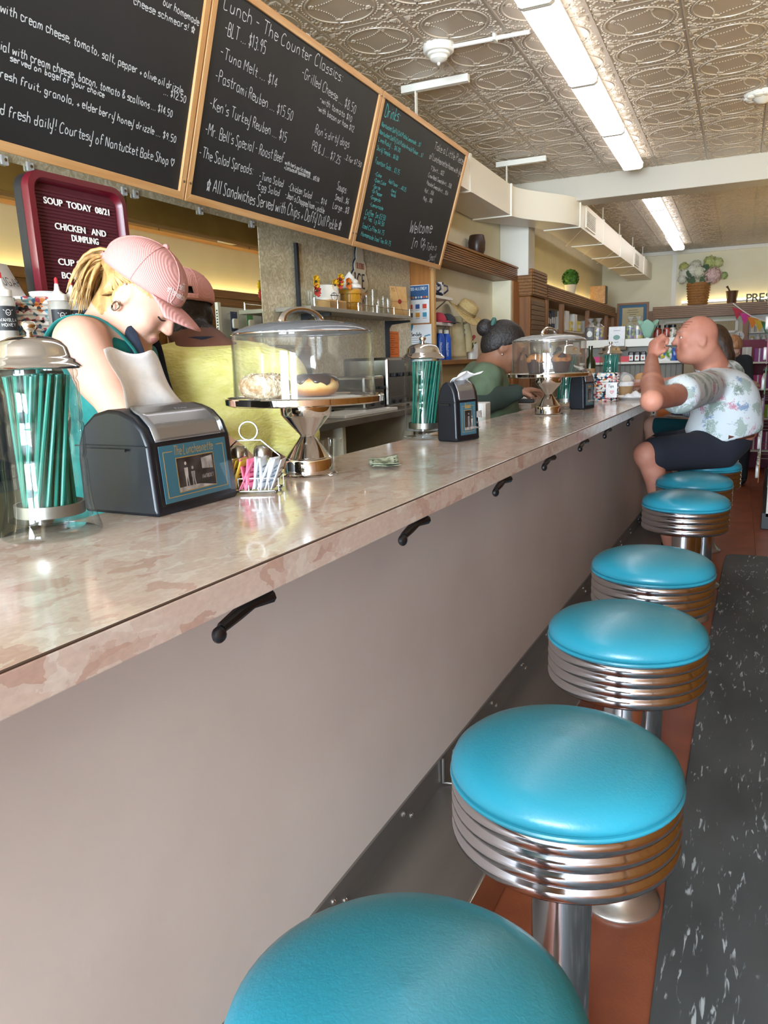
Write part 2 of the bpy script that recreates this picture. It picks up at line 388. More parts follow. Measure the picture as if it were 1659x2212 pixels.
# fluorescent ceiling fixtures
m_lens = emis('lit_diffuser', '#fbf9ff', 3.1)
def fixture(name, label, x, y0, y1, z, group):
    t = thing(name, label, 'ceiling light', (x, (y0 + y1) / 2, z), 0, group, room=True); L = (y1 - y0) / 2
    w_ = .085
    prof = [(-w_, .05), (-w_ + .004, .012), (-w_ + .022, 0), (w_ - .022, 0), (w_ - .004, .012), (w_, .05)]
    mk('housing', bx(-.07, .07, -L + .02, L - .02, .05, .09), m_white, t, smooth=0)
    mk('diffuser', MB().prism(prof, -L + .012, L - .012, 'Y'), m_lens, t, smooth=20)
    big = [(a * 1.04, b - .003 if b < .02 else b + .002) for a, b in prof]
    for s in (-1, 1): mk('end_cap', MB().prism(big, s * (L - .010) - .009, s * (L - .010) + .009, 'Y'), m_white, t, smooth=20)
ZL = 2.985
Y0 = [RT(1165, 10, Z=ZL).y, RT(1262, 185, Z=ZL).y, RT(1320, 293, Z=ZL).y, RT(1367, 367, Z=ZL).y]
seg = Y0[2] - Y0[1]
LX = -.955
nm = ['nearest fluorescent ceiling light panel, cut by the top of the picture', 'long glowing fluorescent panel in the middle of the near row', 'fluorescent panel ending just before the white beam', ]
fixture('fluorescent_light', 'fluorescent light panel above the counter, out of the top of the picture', LX, Y0[1] - 3 * seg, Y0[1] - 2 * seg, ZL, 'near row of ceiling lights')
fixture('fluorescent_light', 'lit ceiling light with only a sliver showing at the top edge', LX, Y0[1] - 2 * seg, Y0[1] - seg, ZL, 'near row of ceiling lights')
fixture('fluorescent_light', 'longest looking lit ceiling panel, crossing the top of the picture', LX, Y0[1] - seg, Y0[1], ZL, 'near row of ceiling lights')
fixture('fluorescent_light', 'middle panel of the near row of fluorescent lights', LX, Y0[1], Y0[2], ZL, 'near row of ceiling lights')
fixture('fluorescent_light', 'fluorescent panel ending just in front of the white beam', LX, Y0[2], Y0[3], ZL, 'near row of ceiling lights')
FL = [RT(1392, 410, Z=ZL).y, RT(1418, 455, Z=ZL).y, RT(1437, 488, Z=ZL).y, RT(1450, 515, Z=ZL).y, RT(1461, 541, Z=ZL).y]
for k in range(4):
    fixture('fluorescent_light', ['first lit ceiling panel just past the white beam', 'second lit ceiling panel past the white beam', 'third lit ceiling panel past the white beam', 'farthest lit ceiling panel, last of the row near the back wall'][k],
            -.96 - .02 * (k > 2), FL[k], FL[k + 1], ZL, 'far row of ceiling lights')
# heat detector with its conduit
d = thing('heat_detector', 'round white stepped heat detector on the tin ceiling', 'detector', (-1.60, 4.28, CZ), 0, room=True)
mk('base', MB().lathe([(.0, 0), (.085, 0), (.085, -.035), (.078, -.042), (.06, -.044)], 28), m_white, d)
mk('dome', MB().lathe([(.062, -.042), (.062, -.055), (.05, -.06), (.046, -.075), (.03, -.085), (.012, -.09), (.0, -.091)], 28), m_white, d)
mk('tip', MB().lathe([(.008, -.088), (.009, -.1), (.0, -.106)], 12), m_white, d)
c = thing('conduit', 'thin white conduit running from the heat detector to the light row', 'pipe', (-1.35, 4.29, CZ), 0, room=True)
mk('pipe', MB().tube([(-.17, 0, -.02), (.25, .02, -.02)], .011, 8), m_white, c)
mk('clamp', bx(.06, .075, -.02, .03, -.036, 0), m_white, c)
# plaster rose on the right
p = RT(1648, 208, Z=CZ - .02)
r = thing('ceiling_rose', 'ornate white plaster rose on the ceiling at the right edge', 'ceiling rose', (p.x, p.y, CZ), 0, room=True)
rb = MB().lathe([(0, 0), (.12, 0), (.11, -.02), (.06, -.035), (.03, -.06), (0, -.065)], 24)
mk('rose', rb, m_white, r)
lf = MB()
for k in range(10):
    a = 2 * PI * k / 10; lf.ball((.085 * math.cos(a), .085 * math.sin(a), -.022), (.035, .03, .016), 8, 6)
mk('leaves', lf, m_white, r)
# ---------------------------------------------------------------- air duct with its double bend
DT, DB = 2.885, 2.63
dx0, dx1, dy0, dy1 = -1.93, -1.51, 6.95, 7.95
def dfront(y):
    t = min(1, max(0, (y - dy0) / (dy1 - dy0))); t = t * t * (3 - 2 * t); return dx0 + (dx1 - dx0) * t - (.0 if y < 8 else (y - 8) * -.008)
du = thing('air_duct', 'long white sheet-metal air duct with a double bend along the ceiling', 'duct', (-1.9, 7, DB), 0, room=True)
def duct_seg(y0, y1, n):
    b = MB(); ys = [y0 + (y1 - y0) * k / n for k in range(n + 1)]; vs = []
    for y in ys:
        x = dfront(y); vs += [(x + 1.9, y - 7, 0), (x + 1.9, y - 7, DT - DB), (x - .35 + 1.9, y - 7, DT - DB), (x - .35 + 1.9, y - 7, 0)]
    fs = [(4 * k + a, 4 * k + 4 + a, 4 * k + 4 + (a + 1) % 4, 4 * k + (a + 1) % 4) for k in range(n) for a in range(4)]
    fs += [(0, 1, 2, 3), (4 * n + 3, 4 * n + 2, 4 * n + 1, 4 * n)]
    return b.add(vs, fs)
joints = [.4, 1.9, 3.4, 4.6, 5.8, 6.95, 7.95, 9.3, 10.6, 11.9, 13.1, 14.25]
for a, b_ in zip(joints, joints[1:]): mk('duct_section', duct_seg(a + .003, b_ - .003, 24 if a == 6.95 else 1), m_duct, du, smooth=25)
for y in joints[1:-1]:
    x = dfront(y); mk('joint_flange', bx(x - .355 + 1.9, x + .012 + 1.9, y - 7.018, y - 6.982, -.010, DT - DB + .010), m_duct, du, smooth=0)
for k, (y, w_) in enumerate(((8.5, .55), (12.2, .5))):
    x = dfront(y) + 1.9
    g = mk('grille', bx(x - .002, x + .012, y - 7 - w_ / 2, y - 7 + w_ / 2, .03, DT - DB - .03), m_duct, du, smooth=0)
    for q in range(9): mk('slat', bx(x + .011, x + .016, y - 7 - w_ / 2 + .03, y - 7 + w_ / 2 - .03, .05 + .017 * q, .058 + .017 * q), mat('grille_grey', '#b9b5a8', .5), g, smooth=0)
for k in range(6): mk('cross_crease', MB().tube([(dfront(8.1 + k) + 1.9, 1.1 + k, -.001), (dfront(9.2 + k) + 1.5, 2.2 + k, -.001)], .003, 4), m_duct, du)
for k, (ax, ay, bx_, by_) in enumerate(((-2.02, 4.74, -1.58, 4.80), (-2.04, 6.87, -1.60, 6.88))):
    t = thing('strut_rail', ['white strut rail on the ceiling above the third chalkboard', 'white strut rail on the ceiling just before the duct bend'][k], 'rail', (ax, ay, CZ), 0, 'struts holding the duct', room=True)
    mk('rail', bx(0, bx_ - ax, -.02, .02, -.055, -.012), m_white, t, smooth=0, bevel=.002)
    mk('strap', bx(.09, .098, -.014, .014, DT - CZ + .002, -.05), m_white, t, smooth=0)
    mk('bolt', MB().lathe([(.008, -.06), (.008, -.052)], 8, (.094, 0, 0)), m_steel, t)
for k, y in enumerate((9.6, 10.9, 12.2, 13.4)):
    tag(mk('hanger_rod', MB().tube([(0, 0, DT), (0, 0, CZ)], .008, 6), m_white, None, loc=RW(dfront(y) - .06, y)), ['duct hanger rod nearest the beam', 'second duct hanger rod past the beam', 'third duct hanger rod past the beam', 'farthest duct hanger rod by the back wall'][k], 'rod', 'duct hanger rods')
# ---------------------------------------------------------------- left wall: pearly laminate, mirrors, clips
m_pearl = mat('pearl_laminate', '#c9bc96', 0.3)
v = coords(m_pearl, 'Object', (1, 1, 1)); vo = nd(m_pearl, 'TexNoise', i_Scale=26.0, i_Detail=5.0, i_Distortion=2.5); lk(m_pearl, v, vo.inputs['Vector'])
lk(m_pearl, ramp(m_pearl, vo.outputs[0], [(.36, '#bfb28f'), (.5, '#d1c6a3'), (.62, '#e6ddc3')]), bsdf(m_pearl).inputs['Base Color'])
bp = nd(m_pearl, 'Bump', i_Strength=.15, i_Distance=.01); lk(m_pearl, vo.outputs[0], bp.inputs['Height']); lk(m_pearl, bp.outputs[0], bsdf(m_pearl).inputs['Normal'])
MT = CAMZ + .703; MR = 3.43
wl = struct('trim_6', bx(WX, WX + .012, -.8, MR - .002, MT, 2.75), m_pearl, smooth=0)
struct('trim_7', bx(WX, WX + .012, MR + .002, 5.44, 1.0, 2.75), m_pearl, smooth=0)
m_mirror = mat('mirror', '#e8ead8', 0.01, 1.0)
ys = RT(272, 480, X=WX).y
for k, (a, b_) in enumerate(((-.8, .9), (.9, ys), (ys, MR))):
    tag(mk('wall_mirror', bx(WX + .004, WX + .010, a + .0015, b_ - .0015, 1.05, MT), m_mirror, None, rot=(0, 0, RY), smooth=0),
        ['wall mirror panel left of the soup board', 'wall mirror panel behind the red soup board', 'wall mirror panel between the soup board and the pearly wall'][k], 'mirror', 'mirrors behind the lunch counter')
m_clipc = clear('clear_clip', (.93, .94, .94), .05, 1.5, .25)
clips = [(2, 350), (58, 366), (262, 423), (287, 430), (428, 466), (540, 494)]
for k, (px, py) in enumerate(clips):
    q = RT(px, py, X=WX)
    t = thing('mirror_clip', ['clear mirror clip at the left edge of the picture', 'clear mirror clip above the left side of the soup board', 'left one of two clear clips at the mirror joint', 'right one of two clear clips at the mirror joint', 'clear mirror clip under the corner of the lunch chalkboard', 'clear mirror clip at the right end of the mirror'][k], 'clip', (WX + .012, q.y, MT), 0, 'clear mirror clips', room=True)
    mk('clip', bx(0, .010, -.015, .015, -.016, .016), m_clipc, t, smooth=0, bevel=.004)
    mk('screw', MB().lathe([(.006, 0), (.006, .003), (0, .005)], 8).xf(Matrix.Rotation(PI / 2, 4, 'Y') @ Matrix.Translation((0, 0, .010))), m_chrome, t)
# ================================================================ THE LUNCH COUNTER (world frame)
CT = CAMZ - .235; XF = -.535; XB = -.985; XP = -.80; Y0C, Y1C = -.7, 6.0
m_lam = mat('marbled_laminate', '#d9c2ac', 0.16, Coat_Weight=0.25, Coat_Roughness=0.05)
def laminate(m):
    v = coords(m, 'Object', (1, .62, 1), (0, 0, .5))
    n1 = nd(m, 'TexNoise', i_Scale=16.0, i_Detail=6.0); lk(m, v, n1.inputs['Vector'])
    mx = nd(m, 'MixRGB'); mx.inputs[0].default_value = .11; lk(m, v, mx.inputs[1]); lk(m, n1.outputs['Color'], mx.inputs[2])
    vo = nd(m, 'TexVoronoi', i_Scale=46.0); vo.inputs['Randomness'].default_value = 1; lk(m, mx.outputs[0], vo.inputs['Vector'])
    vo2 = nd(m, 'TexVoronoi', i_Scale=23.0); lk(m, mx.outputs[0], vo2.inputs['Vector'])
    s1 = nd(m, 'SeparateColor'); lk(m, vo.outputs['Color'], s1.inputs[0]); s2 = nd(m, 'SeparateColor'); lk(m, vo2.outputs['Color'], s2.inputs[0])
    ad = nd(m, 'Math', operation='MULTIPLY_ADD'); ad.inputs[1].default_value = .5; lk(m, s1.outputs[0], ad.inputs[0])
    hf = nd(m, 'Math', operation='MULTIPLY'); hf.inputs[1].default_value = .5; lk(m, s2.outputs[0], hf.inputs[0]); lk(m, hf.outputs[0], ad.inputs[2])
    c = ramp(m, ad.outputs[0], [(.15, '#cdb0a2'), (.3, '#d8c2b5'), (.45, '#dfcfc3'), (.62, '#dbc8bb'), (.8, '#e7ddd3'), (1, '#d1b9ad')])
    n3 = nd(m, 'TexNoise', i_Scale=160.0, i_Detail=2.0); lk(m, v, n3.inputs['Vector'])
    m2 = nd(m, 'MixRGB', blend_type='MULTIPLY'); m2.inputs[0].default_value = .25; lk(m, c, m2.inputs[1]); lk(m, n3.outputs[0], m2.inputs[2])
    lk(m, m2.outputs[0], bsdf(m).inputs['Base Color'])
laminate(m_lam)
lc = thing('lunch_counter', 'long lunch counter with pink marbled laminate top and plain taupe front', 'counter', (-.8, 3, 0))
def L(o): o.location = (.8, -3, 0); return o
L(mk('countertop', bx(XB, XF - .004, Y0C, Y1C, CT - .020, CT), m_lam, lc, smooth=0, bevel=.0015))
L(mk('edge_band', bx(XF - .022, XF, Y0C, Y1C, CT - .040, CT - .0015), m_lam, lc, smooth=0, bevel=.0015))
L(mk('edge_joint', bx(XF - .0055, XF - .0008, Y0C, Y1C, CT - .004, CT - .0003), mat('brown_joint', '#4a3528', .6), lc, smooth=0))
L(mk('substrate', bx(XB + .02, XF - .023, Y0C, Y1C, CT - .038, CT - .021), m_dwood, lc, smooth=0))
m_panel = noisemat('taupe_panel', '#c4b7ad', '#cdc1b7', 2.2, .42, detail=6, bump=.02, bscale=60)
L(mk('front_panel', bx(XP - .05, XP, Y0C, Y1C, .147, CT - .039), m_panel, lc, smooth=0))
L(mk('back_panel', bx(XB + .02, XB + .04, Y0C, Y1C, 0, CT - .039), mat('cream_panel', '#d9d3bd', .6), lc, smooth=0))
kp = L(mk('kick_strip', bx(XP, XP + .006, Y0C, Y1C, .147, .232), m_steel, lc, smooth=0))
pf = L(mk('foot_platform', bx(XP, -.548, Y0C, Y1C, 0, .147), m_steel, lc, smooth=0, bevel=.004))
L(mk('platform_nosing', bx(-.55, -.543, Y0C, Y1C, .004, .150), mat('bright_steel', '#c9c4bb', .18, 1.0), lc, smooth=0, bevel=.002))
for k in range(18):
    y = -.2 + .36 * k
    L(mk('screw', MB().lathe([(.007, 0), (.007, .002), (.003, .005), (0, .0052)], 10).xf(Matrix.Translation((XP + .006, y, .205)) @ Matrix.Rotation(PI / 2, 4, 'Y')), m_chrome, lc))
    L(mk('screw', MB().lathe([(.007, 0), (.007, .002), (.003, .005), (0, .0052)], 10).xf(Matrix.Translation((XP + .006, y + .05, .172)) @ Matrix.Rotation(PI / 2, 4, 'Y')), m_chrome, lc))
for k, y in enumerate((1.86, 3.3)):            # steel angle brackets where the strip is joined
    L(mk('bracket', MB().tube([(XP + .012, y, .232), (XP + .012, y, .155), (XP + .055, y + .02, .149)], .004, 6), m_steel, lc))
hk = None; labs = ['nearest', 'second', 'third', 'fourth', 'fifth', 'sixth', 'seventh']
hookm = MB().tube([(-.03, .050, -.003), (-.004, .052, -.006), (.006, .044, -.009), (.003, .012, -.010), (.006, -.020, -.011), (.006, -.052, -.018)], [.004, .007, .009, .0055, .008, .0065], 8)
hookm.ball((.007, -.058, -.024), (.008, .010, .010), 10, 8)
hookm = hookm.mesh('coat_hook')
for k, y in enumerate((.69, 1.175, 1.665, 2.08, 2.52, 2.93, 3.45)):
    t = thing('bag_hook', labs[k] + ' black bag hook under the counter edge', 'hook', (-.548, y, CT - .040), 0, 'bag hooks under the counter')
    mk('hook', hookm, mat('black_iron', '#0d0d0f', .35), t)
    mk('mount_plate', bx(-.06, -.018, .02, .075, -.008, -.0005), MATS['black_iron'], t, smooth=0, bevel=.002)
# ---------------------------------------------------------------- stools
m_teal = mat('teal_vinyl', '#2a8fa5', 0.34, Coat_Weight=.2, Coat_Roughness=.2)
v = coords(m_teal, 'Object', (1, 1, 1)); n_ = nd(m_teal, 'TexNoise', i_Scale=160.0, i_Detail=4.0, i_Distortion=.8); lk(m_teal, v, n_.inputs['Vector'])
b_ = nd(m_teal, 'Bump', i_Strength=.10, i_Distance=.004); lk(m_teal, n_.outputs[0], b_.inputs['Height']); lk(m_teal, b_.outputs[0], bsdf(m_teal).inputs['Normal'])
m_cst = mat('stool_chrome', '#cfd2d8', 0.13, 1.0)
def make_stool(name, label, loc, first=None):
    t = thing(name, label, 'stool', loc, 0, 'teal counter stools')
    if first:
        for ch in first.children:
            c_ = ch.copy(); COL.objects.link(c_); c_.parent = t
        return t
    Rr = .184; zt = .735
    mk('seat_cushion', MB().lathe([(0, .040), (.05, .0385), (.10, .034), (.14, .026), (.165, .016), (.179, .004), (Rr, -.008), (.1835, -.016), (.176, -.020)], 64, (0, 0, zt), False), m_teal, t, smooth=180)
    mk('piping', MB().tube([(.1815 * math.cos(a), .1815 * math.sin(a), zt - .0225) for a in [2 * PI * k / 64 for k in range(64)]], .0048, 8, True), m_teal, t)
    pr = [(.175, -.024), (.181, -.026)]
    for k in range(4):
        z = -.029 - .025 * k; pr += [(.1795, z), (.1835, z - .0035), (.1842, z - .011), (.1832, z - .019), (.1795, z - .0225)]
    pr += [(.176, -.131), (.15, -.133), (.05, -.134), (0, -.134)]
    mk('ribbed_band', MB().lathe(pr, 64, (0, 0, zt), False), m_cst, t, smooth=60)
    mk('swivel_hub', MB().lathe([(.075, .615), (.07, .585), (.052, .575)], 32), m_cst, t)
    mk('column', MB().lathe([(.05, .05), (.05, .60)], 40), m_cst, t)
    mk('flared_base', MB().lathe([(.102, 0), (.106, .005), (.104, .011), (.092, .018), (.075, .034), (.062, .06), (.053, .10), (.0515, .115), (.050, .115)], 48, (0, 0, 0), False), mat('worn_chrome', '#c4c2bd', .3, .9), t, smooth=60)
    return t
sp = [(-.285, .565, 'nearest stool, teal vinyl seat cut by the bottom of the picture'), (-.262, 1.125, 'second stool from the bottom, teal seat with scuffs and four chrome ribs'), (-.272, 1.785, 'third stool from the bottom with shiny teal seat'),
      (-.295, 2.40, 'fourth stool from the bottom, beside the far end of the dark mat'), (-.305, 3.53, 'fifth stool, standing past the gap in the row'), (-.318, 4.09, 'empty teal stool just in front of the seated man'), (-.30, 4.72, 'teal stool the man in the floral shirt sits on'), (-.345, 5.62, 'farthest stool, mostly hidden behind the seated man')]
st0 = None
for x, y, l_ in sp:
    s_ = make_stool('counter_stool', l_, (x, y, 0), st0); st0 = st0 or s_
# ---------------------------------------------------------------- rubber mat
m_mat = mat('flecked_rubber', '#3b3f40', 0.55)
v = coords(m_mat, 'Object', (1, .16, 1)); n1 = nd(m_mat, 'TexNoise', i_Scale=78.0, i_Detail=4.0, i_Distortion=.8); lk(m_mat, v, n1.inputs['Vector'])
v2 = coords(m_mat, 'Object', (1, .45, 1)); n2 = nd(m_mat, 'TexNoise', i_Scale=14.0, i_Detail=5.0); lk(m_mat, v2, n2.inputs['Vector'])
n3 = nd(m_mat, 'TexNoise', i_Scale=4.0, i_Detail=6.0); lk(m_mat, v2, n3.inputs['Vector'])
f1 = ramp(m_mat, n1.outputs[0], [(.585, '#000000'), (.65, '#ffffff')]); f2 = ramp(m_mat, n2.outputs[0], [(.5, '#000000'), (.56, '#ffffff')])
mu = nd(m_mat, 'Math', operation='MULTIPLY'); lk(m_mat, f1, mu.inputs[0]); lk(m_mat, f2, mu.inputs[1])
base = ramp(m_mat, n3.outputs[0], [(.3, '#3a3f40'), (.52, '#4c5152'), (.7, '#565b5c')])
mx = nd(m_mat, 'MixRGB'); lk(m_mat, mu.outputs[0], mx.inputs[0]); lk(m_mat, base, mx.inputs[1]); mx.inputs[2].default_value = srgb('#b4bcbd'); lk(m_mat, mx.outputs[0], bsdf(m_mat).inputs['Base Color'])
ed = [(-.06, -3.6), (-.125, .8), (-.142, 1.4), (-.155, 1.7), (-.168, 1.95), (-.166, 2.4), (-.178, 2.9), (-.187, 3.6), (-.196, 4.4), (-.205, 5.3), (-.198, 5.48), (-.165, 5.52), (.60, 5.56), (.62, 5.5), (.66, -3.6)]
tag(mk('floor_mat', MB().prism(ed[::-1], .001, .012), m_mat, None, smooth=0, bevel=.004), 'dark grey rubber runner with white flecks on the red floor', 'mat')
# ================================================================ THINGS ON THE COUNTER
m_glass = clear('clear_glass', (.965, .975, .97), .01, 1.45)
m_glass2 = clear('jar_glass', (.95, .97, .965), .01, 1.38)
m_dome = clear('clear_acrylic', (.95, .95, .94), .03, 1.42, .02, '#d8d8d0')
m_straw = mat('green_straw', '#0b7263', .4)
m_paper = noisemat('white_paper', '#f2f2f0', '#e6e8ea', 60, .8, bump=.1)
def at_ct(px, py): return AT(px, py, Z=CT)
# ---- straw jars
JAR = [(.0, .004), (.060, .004), (.066, .0), (.0675, .005), (.0665, .011), (.0615, .028), (.0580, .048), (.0565, .075), (.0565, .112), (.0545, .118), (.0565, .124), (.0565, .168), (.0545, .174), (.0560, .180), (.0555, .232), (.0530, .238), (.0555, .243), (.0555, .250), (.0530, .253)]
JIN = [(.0500, .253), (.0500, .236), (.0530, .230), (.0530, .178), (.0515, .174), (.0535, .168), (.0535, .124), (.0515, .118), (.0535, .112), (.0535, .075), (.0545, .045), (.0560, .026), (.0, .020)]
JS = Matrix.Diagonal((1.04, 1.04, .945, 1))
jar_me = MB().lathe(JAR + JIN, 48, (0, 0, 0), False).xf(JS).mesh('glass_jar')
lid_me = MB().lathe([(.0, .262), (.050, .254), (.061, .2525), (.0635, .256), (.0605, .261), (.058, .262), (.0565, .266), (.0515, .269), (.049, .273), (.0465, .284), (.040, .293), (.028, .299), (.010, .3025), (.0, .303)], 48, (0, 0, 0), False).xf(JS).mesh('lid')
knob_me = MB().lathe([(.005, .3015), (.0045, .307), (.008, .311), (.0105, .316), (.009, .3215), (.004, .324), (0, .3245)], 20, (0, 0, 0), False).xf(JS).mesh('knob')
band_me = MB().lathe([(.046, .030), (.0485, .030), (.0485, .047), (.046, .047), (.046, .030)], 40, (0, 0, 0), False).mesh('lifter_band')
straw_me = MB().lathe([(.0031, 0), (.0031, .205), (.0023, .205), (.0023, 0)], 8, (0, 0, 0), False).mesh('straw')
rs = random.Random(11)
def straw_jar(px, py, label, nst, lab2, tw=.9, lean=0, wide=.038, fill=1.0):
    p = at_ct(px, py); t = thing('straw_jar', label, 'jar', p, rs.uniform(0, 6), 'glass straw jars')
    mk('glass_jar', jar_me, m_glass2, t, smooth=50)
    ld = mk('lid', lid_me, m_chrome, t, smooth=60); mk('knob', knob_me, m_chrome, ld, smooth=180)
    mk('lifter_band', band_me, m_steel, t)
    for k in range(nst):
        a = 2 * PI * k * .618; r = wide * math.sqrt((k + .5) / nst)
        b = Vector((r * math.cos(a), r * math.sin(a), .028)); e = Vector((1.12 * r * math.cos(a + tw) + lean, 1.12 * r * math.sin(a + tw), .214 + rs.uniform(-.004, .004)))
        o = mk('drinking_straw', straw_me, m_straw, None); o.rotation_mode = 'QUATERNION'; o.rotation_quaternion = (e - b).to_track_quat('Z', 'Y'); o.location = p + b
        tag(o, lab2, 'straw', lab2)
straw_jar(115, 1152, 'tall glass straw jar nearest the camera at the left edge', 46, 'green straw in the nearest glass jar', .9, .002)
straw_jar(917, 945, 'glass straw jar standing between the banknote and the second napkin dispenser', 44, 'green straw in the jar beside the banknote', .55, .010)
straw_jar(1222, 882, 'glass straw jar half hidden behind the muffin stand', 34, 'green straw in the jar behind the muffin stand', .6, .0)
straw_jar(1316, 857, 'farthest straw jar, standing behind the woven basket', 30, 'green straw in the farthest jar', .5, .0)
# ---- napkin dispensers
m_navy = mat('navy_black_plastic', '#0d121c', .42)
m_card = mat('teal_card', '#3f7d95', .5); m_gold = mat('gold_print', '#c9a45c', .5); m_bw = noisemat('grey_print', '#1b191a', '#4c4849', 45, .5)
m_lite = noisemat('pale_print', '#8d8a88', '#d6d3d0', 60, .5)
def napkin(px, py, label, rz, towel, sc=1.0, lab2=None, W=.205, D=1.0):
    p = at_ct(px, py); t = thing('napkin_dispenser', label, 'dispenser', p, rz, 'napkin dispensers')      # origin: front left bottom corner, +x to the front, +y along the face
    prof = [(a * D, b) for a, b in [(0, .004), (-.004, .012), (-.012, .103), (-.022, .124), (-.042, .141), (-.068, .150), (-.095, .152), (-.125, .146), (-.150, .130), (-.166, .104), (-.170, .08), (-.170, .006), (-.164, 0), (-.006, 0)]]
    mk('body', MB().prism(prof[::-1], 0, W, 'Y'), m_navy, t, smooth=25, bevel=.005)
    side = [(-.001 + a * .985, .003 + b * .98) for a, b in prof]
    # silver top cover following the front curve
    cv = [(a * D, b) for a, b in [(-.0115, .104), (-.0215, .1255), (-.0415, .1425), (-.068, .1515), (-.082, .1525)]]
    def cov(u, v_):
        k = u * 4; i = min(3, int(k)); f = k - i; a = cv[i][0] * (1 - f) + cv[i + 1][0] * f; b = cv[i][1] * (1 - f) + cv[i + 1][1] * f
        ins = .016 + .05 * max(0, u - .55) ** 1.5 * 2; return (a + .0012, ins + (W - 2 * ins) * v_, b + .0012)
    tc_ = mk('top_cover', MB().grid(cov, 20, 12), noisemat('smoked_silver', '#8f9093', '#9b9c9e', 2, .22, metal=.7), t, smooth=180, solid=.002)
    mk('emblem', write(MB(), 'TORK', 0, 0, .011, .034, .0024, wob=0, slant=0, smooth=False).xf(Matrix.Translation((-.0395 * D, W * .52, .1435)) @ Matrix.Rotation(-.62, 4, 'Y') @ M_YZ @ Matrix.Rotation(.5, 4, 'X').inverted()), mat('emblem_grey', '#77787a', .4), tc_, smooth=0)
    mk('side_seam', MB().box(-.168 * D, -.010 * D, -.0062, -.0045, .0995, .1015), m_black, t, smooth=0)
    mk('side_latch', MB().box(-.142 * D, -.055 * D, -.0068, -.0045, .093, .097), m_black, t, smooth=0)
    # card behind a clear front pane; sloping front: x = -.004-.008*(z-.012)/.091
    sl = Matrix.Rotation(-math.atan2(.008 * D, .091), 4, 'Y'); FM = Matrix.Translation((-.003 * D + .0004, 0, .012)) @ sl
    cd = mk('card', bx(0, .0006, .020, W - .018, .004, .087).xf(FM), m_card, t, smooth=0)
    fr = MB()
    cw0, cw1, z0, z1 = .028, W - .026, .011, .078
    for a in ((cw0, cw1, z0, z0 + .0011), (cw0, cw0 + .0011, z0, z1), (cw1 - .0011, cw1, z0, z1), (cw0, cw0 + .022, z1 - .0011, z1), (cw1 - .018, cw1, z1 - .0011, z1)): fr.box(.0007, .0009, *a)
    pw_ = .046 * min(1, (W - .06) / .145); a0, a1, b0, b1 = W / 2 - pw_, W / 2 + pw_, .017, .066
    for a in ((a0 - .0012, a1 + .0012, b0 - .0012, b0), (a0 - .0012, a1 + .0012, b1, b1 + .0012), (a0 - .0012, a0, b0, b1), (a1, a1 + .0012, b0, b1)): fr.box(.0007, .0009, *a)
    tx = write(MB(), 'The Luncheonette', 0, 0, .013, max(.03, W - .105), .0012, rise=0, slant=.25, wob=0).xf(Matrix.Translation((.0009, (W - max(.03, W - .105)) / 2, .0715)) @ M_YZ); fr.add(tx.v, tx.f)
    mk('gold_lettering', fr.xf(FM), m_gold, cd, smooth=0)
    mk('photo', bx(.0007, .0010, a0, a1, b0, b1).xf(FM), m_bw, cd, smooth=0)
    ph = MB()
    for yy in (a0 + .020, a0 + .036):          # two strolling figures, a shop window, the pavement
        h_ = .036 if yy < a0 + .03 else .028
        ph.prism(arc(yy, b0 + .004 + h_, .0026, 0, 330, 10), .0011, .0012, 'X'); ph.prism([(yy - .004, b0 + .004 + h_ * .5), (yy + .004, b0 + .004 + h_ * .5), (yy + .0045, b0 + .002 + h_ * .88), (yy - .0045, b0 + .002 + h_ * .88)], .0011, .0012, 'X')
        ph.prism([(yy - .0035, b0 + .004), (yy - .0012, b0 + .004), (yy, b0 + .004 + h_ * .5), (yy - .0035, b0 + .004 + h_ * .5)], .0011, .0012, 'X'); ph.prism([(yy + .003, b0 + .005), (yy + .0048, b0 + .005), (yy + .0035, b0 + .004 + h_ * .5), (yy, b0 + .004 + h_ * .5)], .0011, .0012, 'X')
    ph.prism([(a0 + .060, b0 + .028), (a0 + .088, b0 + .026), (a0 + .088, b0 + .046), (a0 + .060, b0 + .044)], .0011, .0012, 'X'); ph.prism([(a0, b0), (a0 + .09, b0), (a0 + .05, b0 + .006), (a0, b0 + .006)], .0011, .00115, 'X')
    nt = write(MB(), 'NANTUCKET', 0, 0, .0055, .030, .0008, wob=0, slant=0, smooth=False).xf(Matrix.Translation((.0012, a0 + .058, b0 + .013)) @ M_YZ); ph.add(nt.v, nt.f)
    mk('photo_figures', ph.xf(FM), m_lite, cd, smooth=0)
    pane = mk('clear_pane', bx(.004, .0052, .007, W - .007, .002, .090).xf(FM), clear('pane_plastic', (.97, .97, .97), .04, 1.4), t, smooth=0)
    # napkin sticking out of the top
    tw = towel
    def nap(u, v_):
        x = -.095 * D + .010 * math.sin(5 * v_ + u * 3) * v_ + tw[2] * v_ * v_
        y = W / 2 + tw[3] + (u - .5) * tw[0] * (1 - tw[4] * v_) - tw[6] * v_
        z = .146 + v_ * tw[1] * (1 - .08 * u) + .004 * math.sin(9 * u + 6 * v_) - tw[5] * v_ * v_
        return (x + .006 * math.sin(8 * u + 2), y, z)
    nk = mk('paper_napkin', MB().grid(nap, 24, 16), m_paper, None, smooth=180, solid=.0008); nk.matrix_world = Matrix.Translation(p) @ Matrix.Rotation(rz, 4, 'Z')
    tag(nk, lab2, 'napkin', 'paper napkins'); t.scale = (1, 1, 1.13); nk.scale = (1, 1, 1.13)
    return t
napkin(345, 1119, 'black napkin dispenser with teal card, right beside the nearest straw jar', .0, (.150, .092, -.01, .012, .32, 0, .042), lab2='white embossed paper napkin standing up from the nearest dispenser')
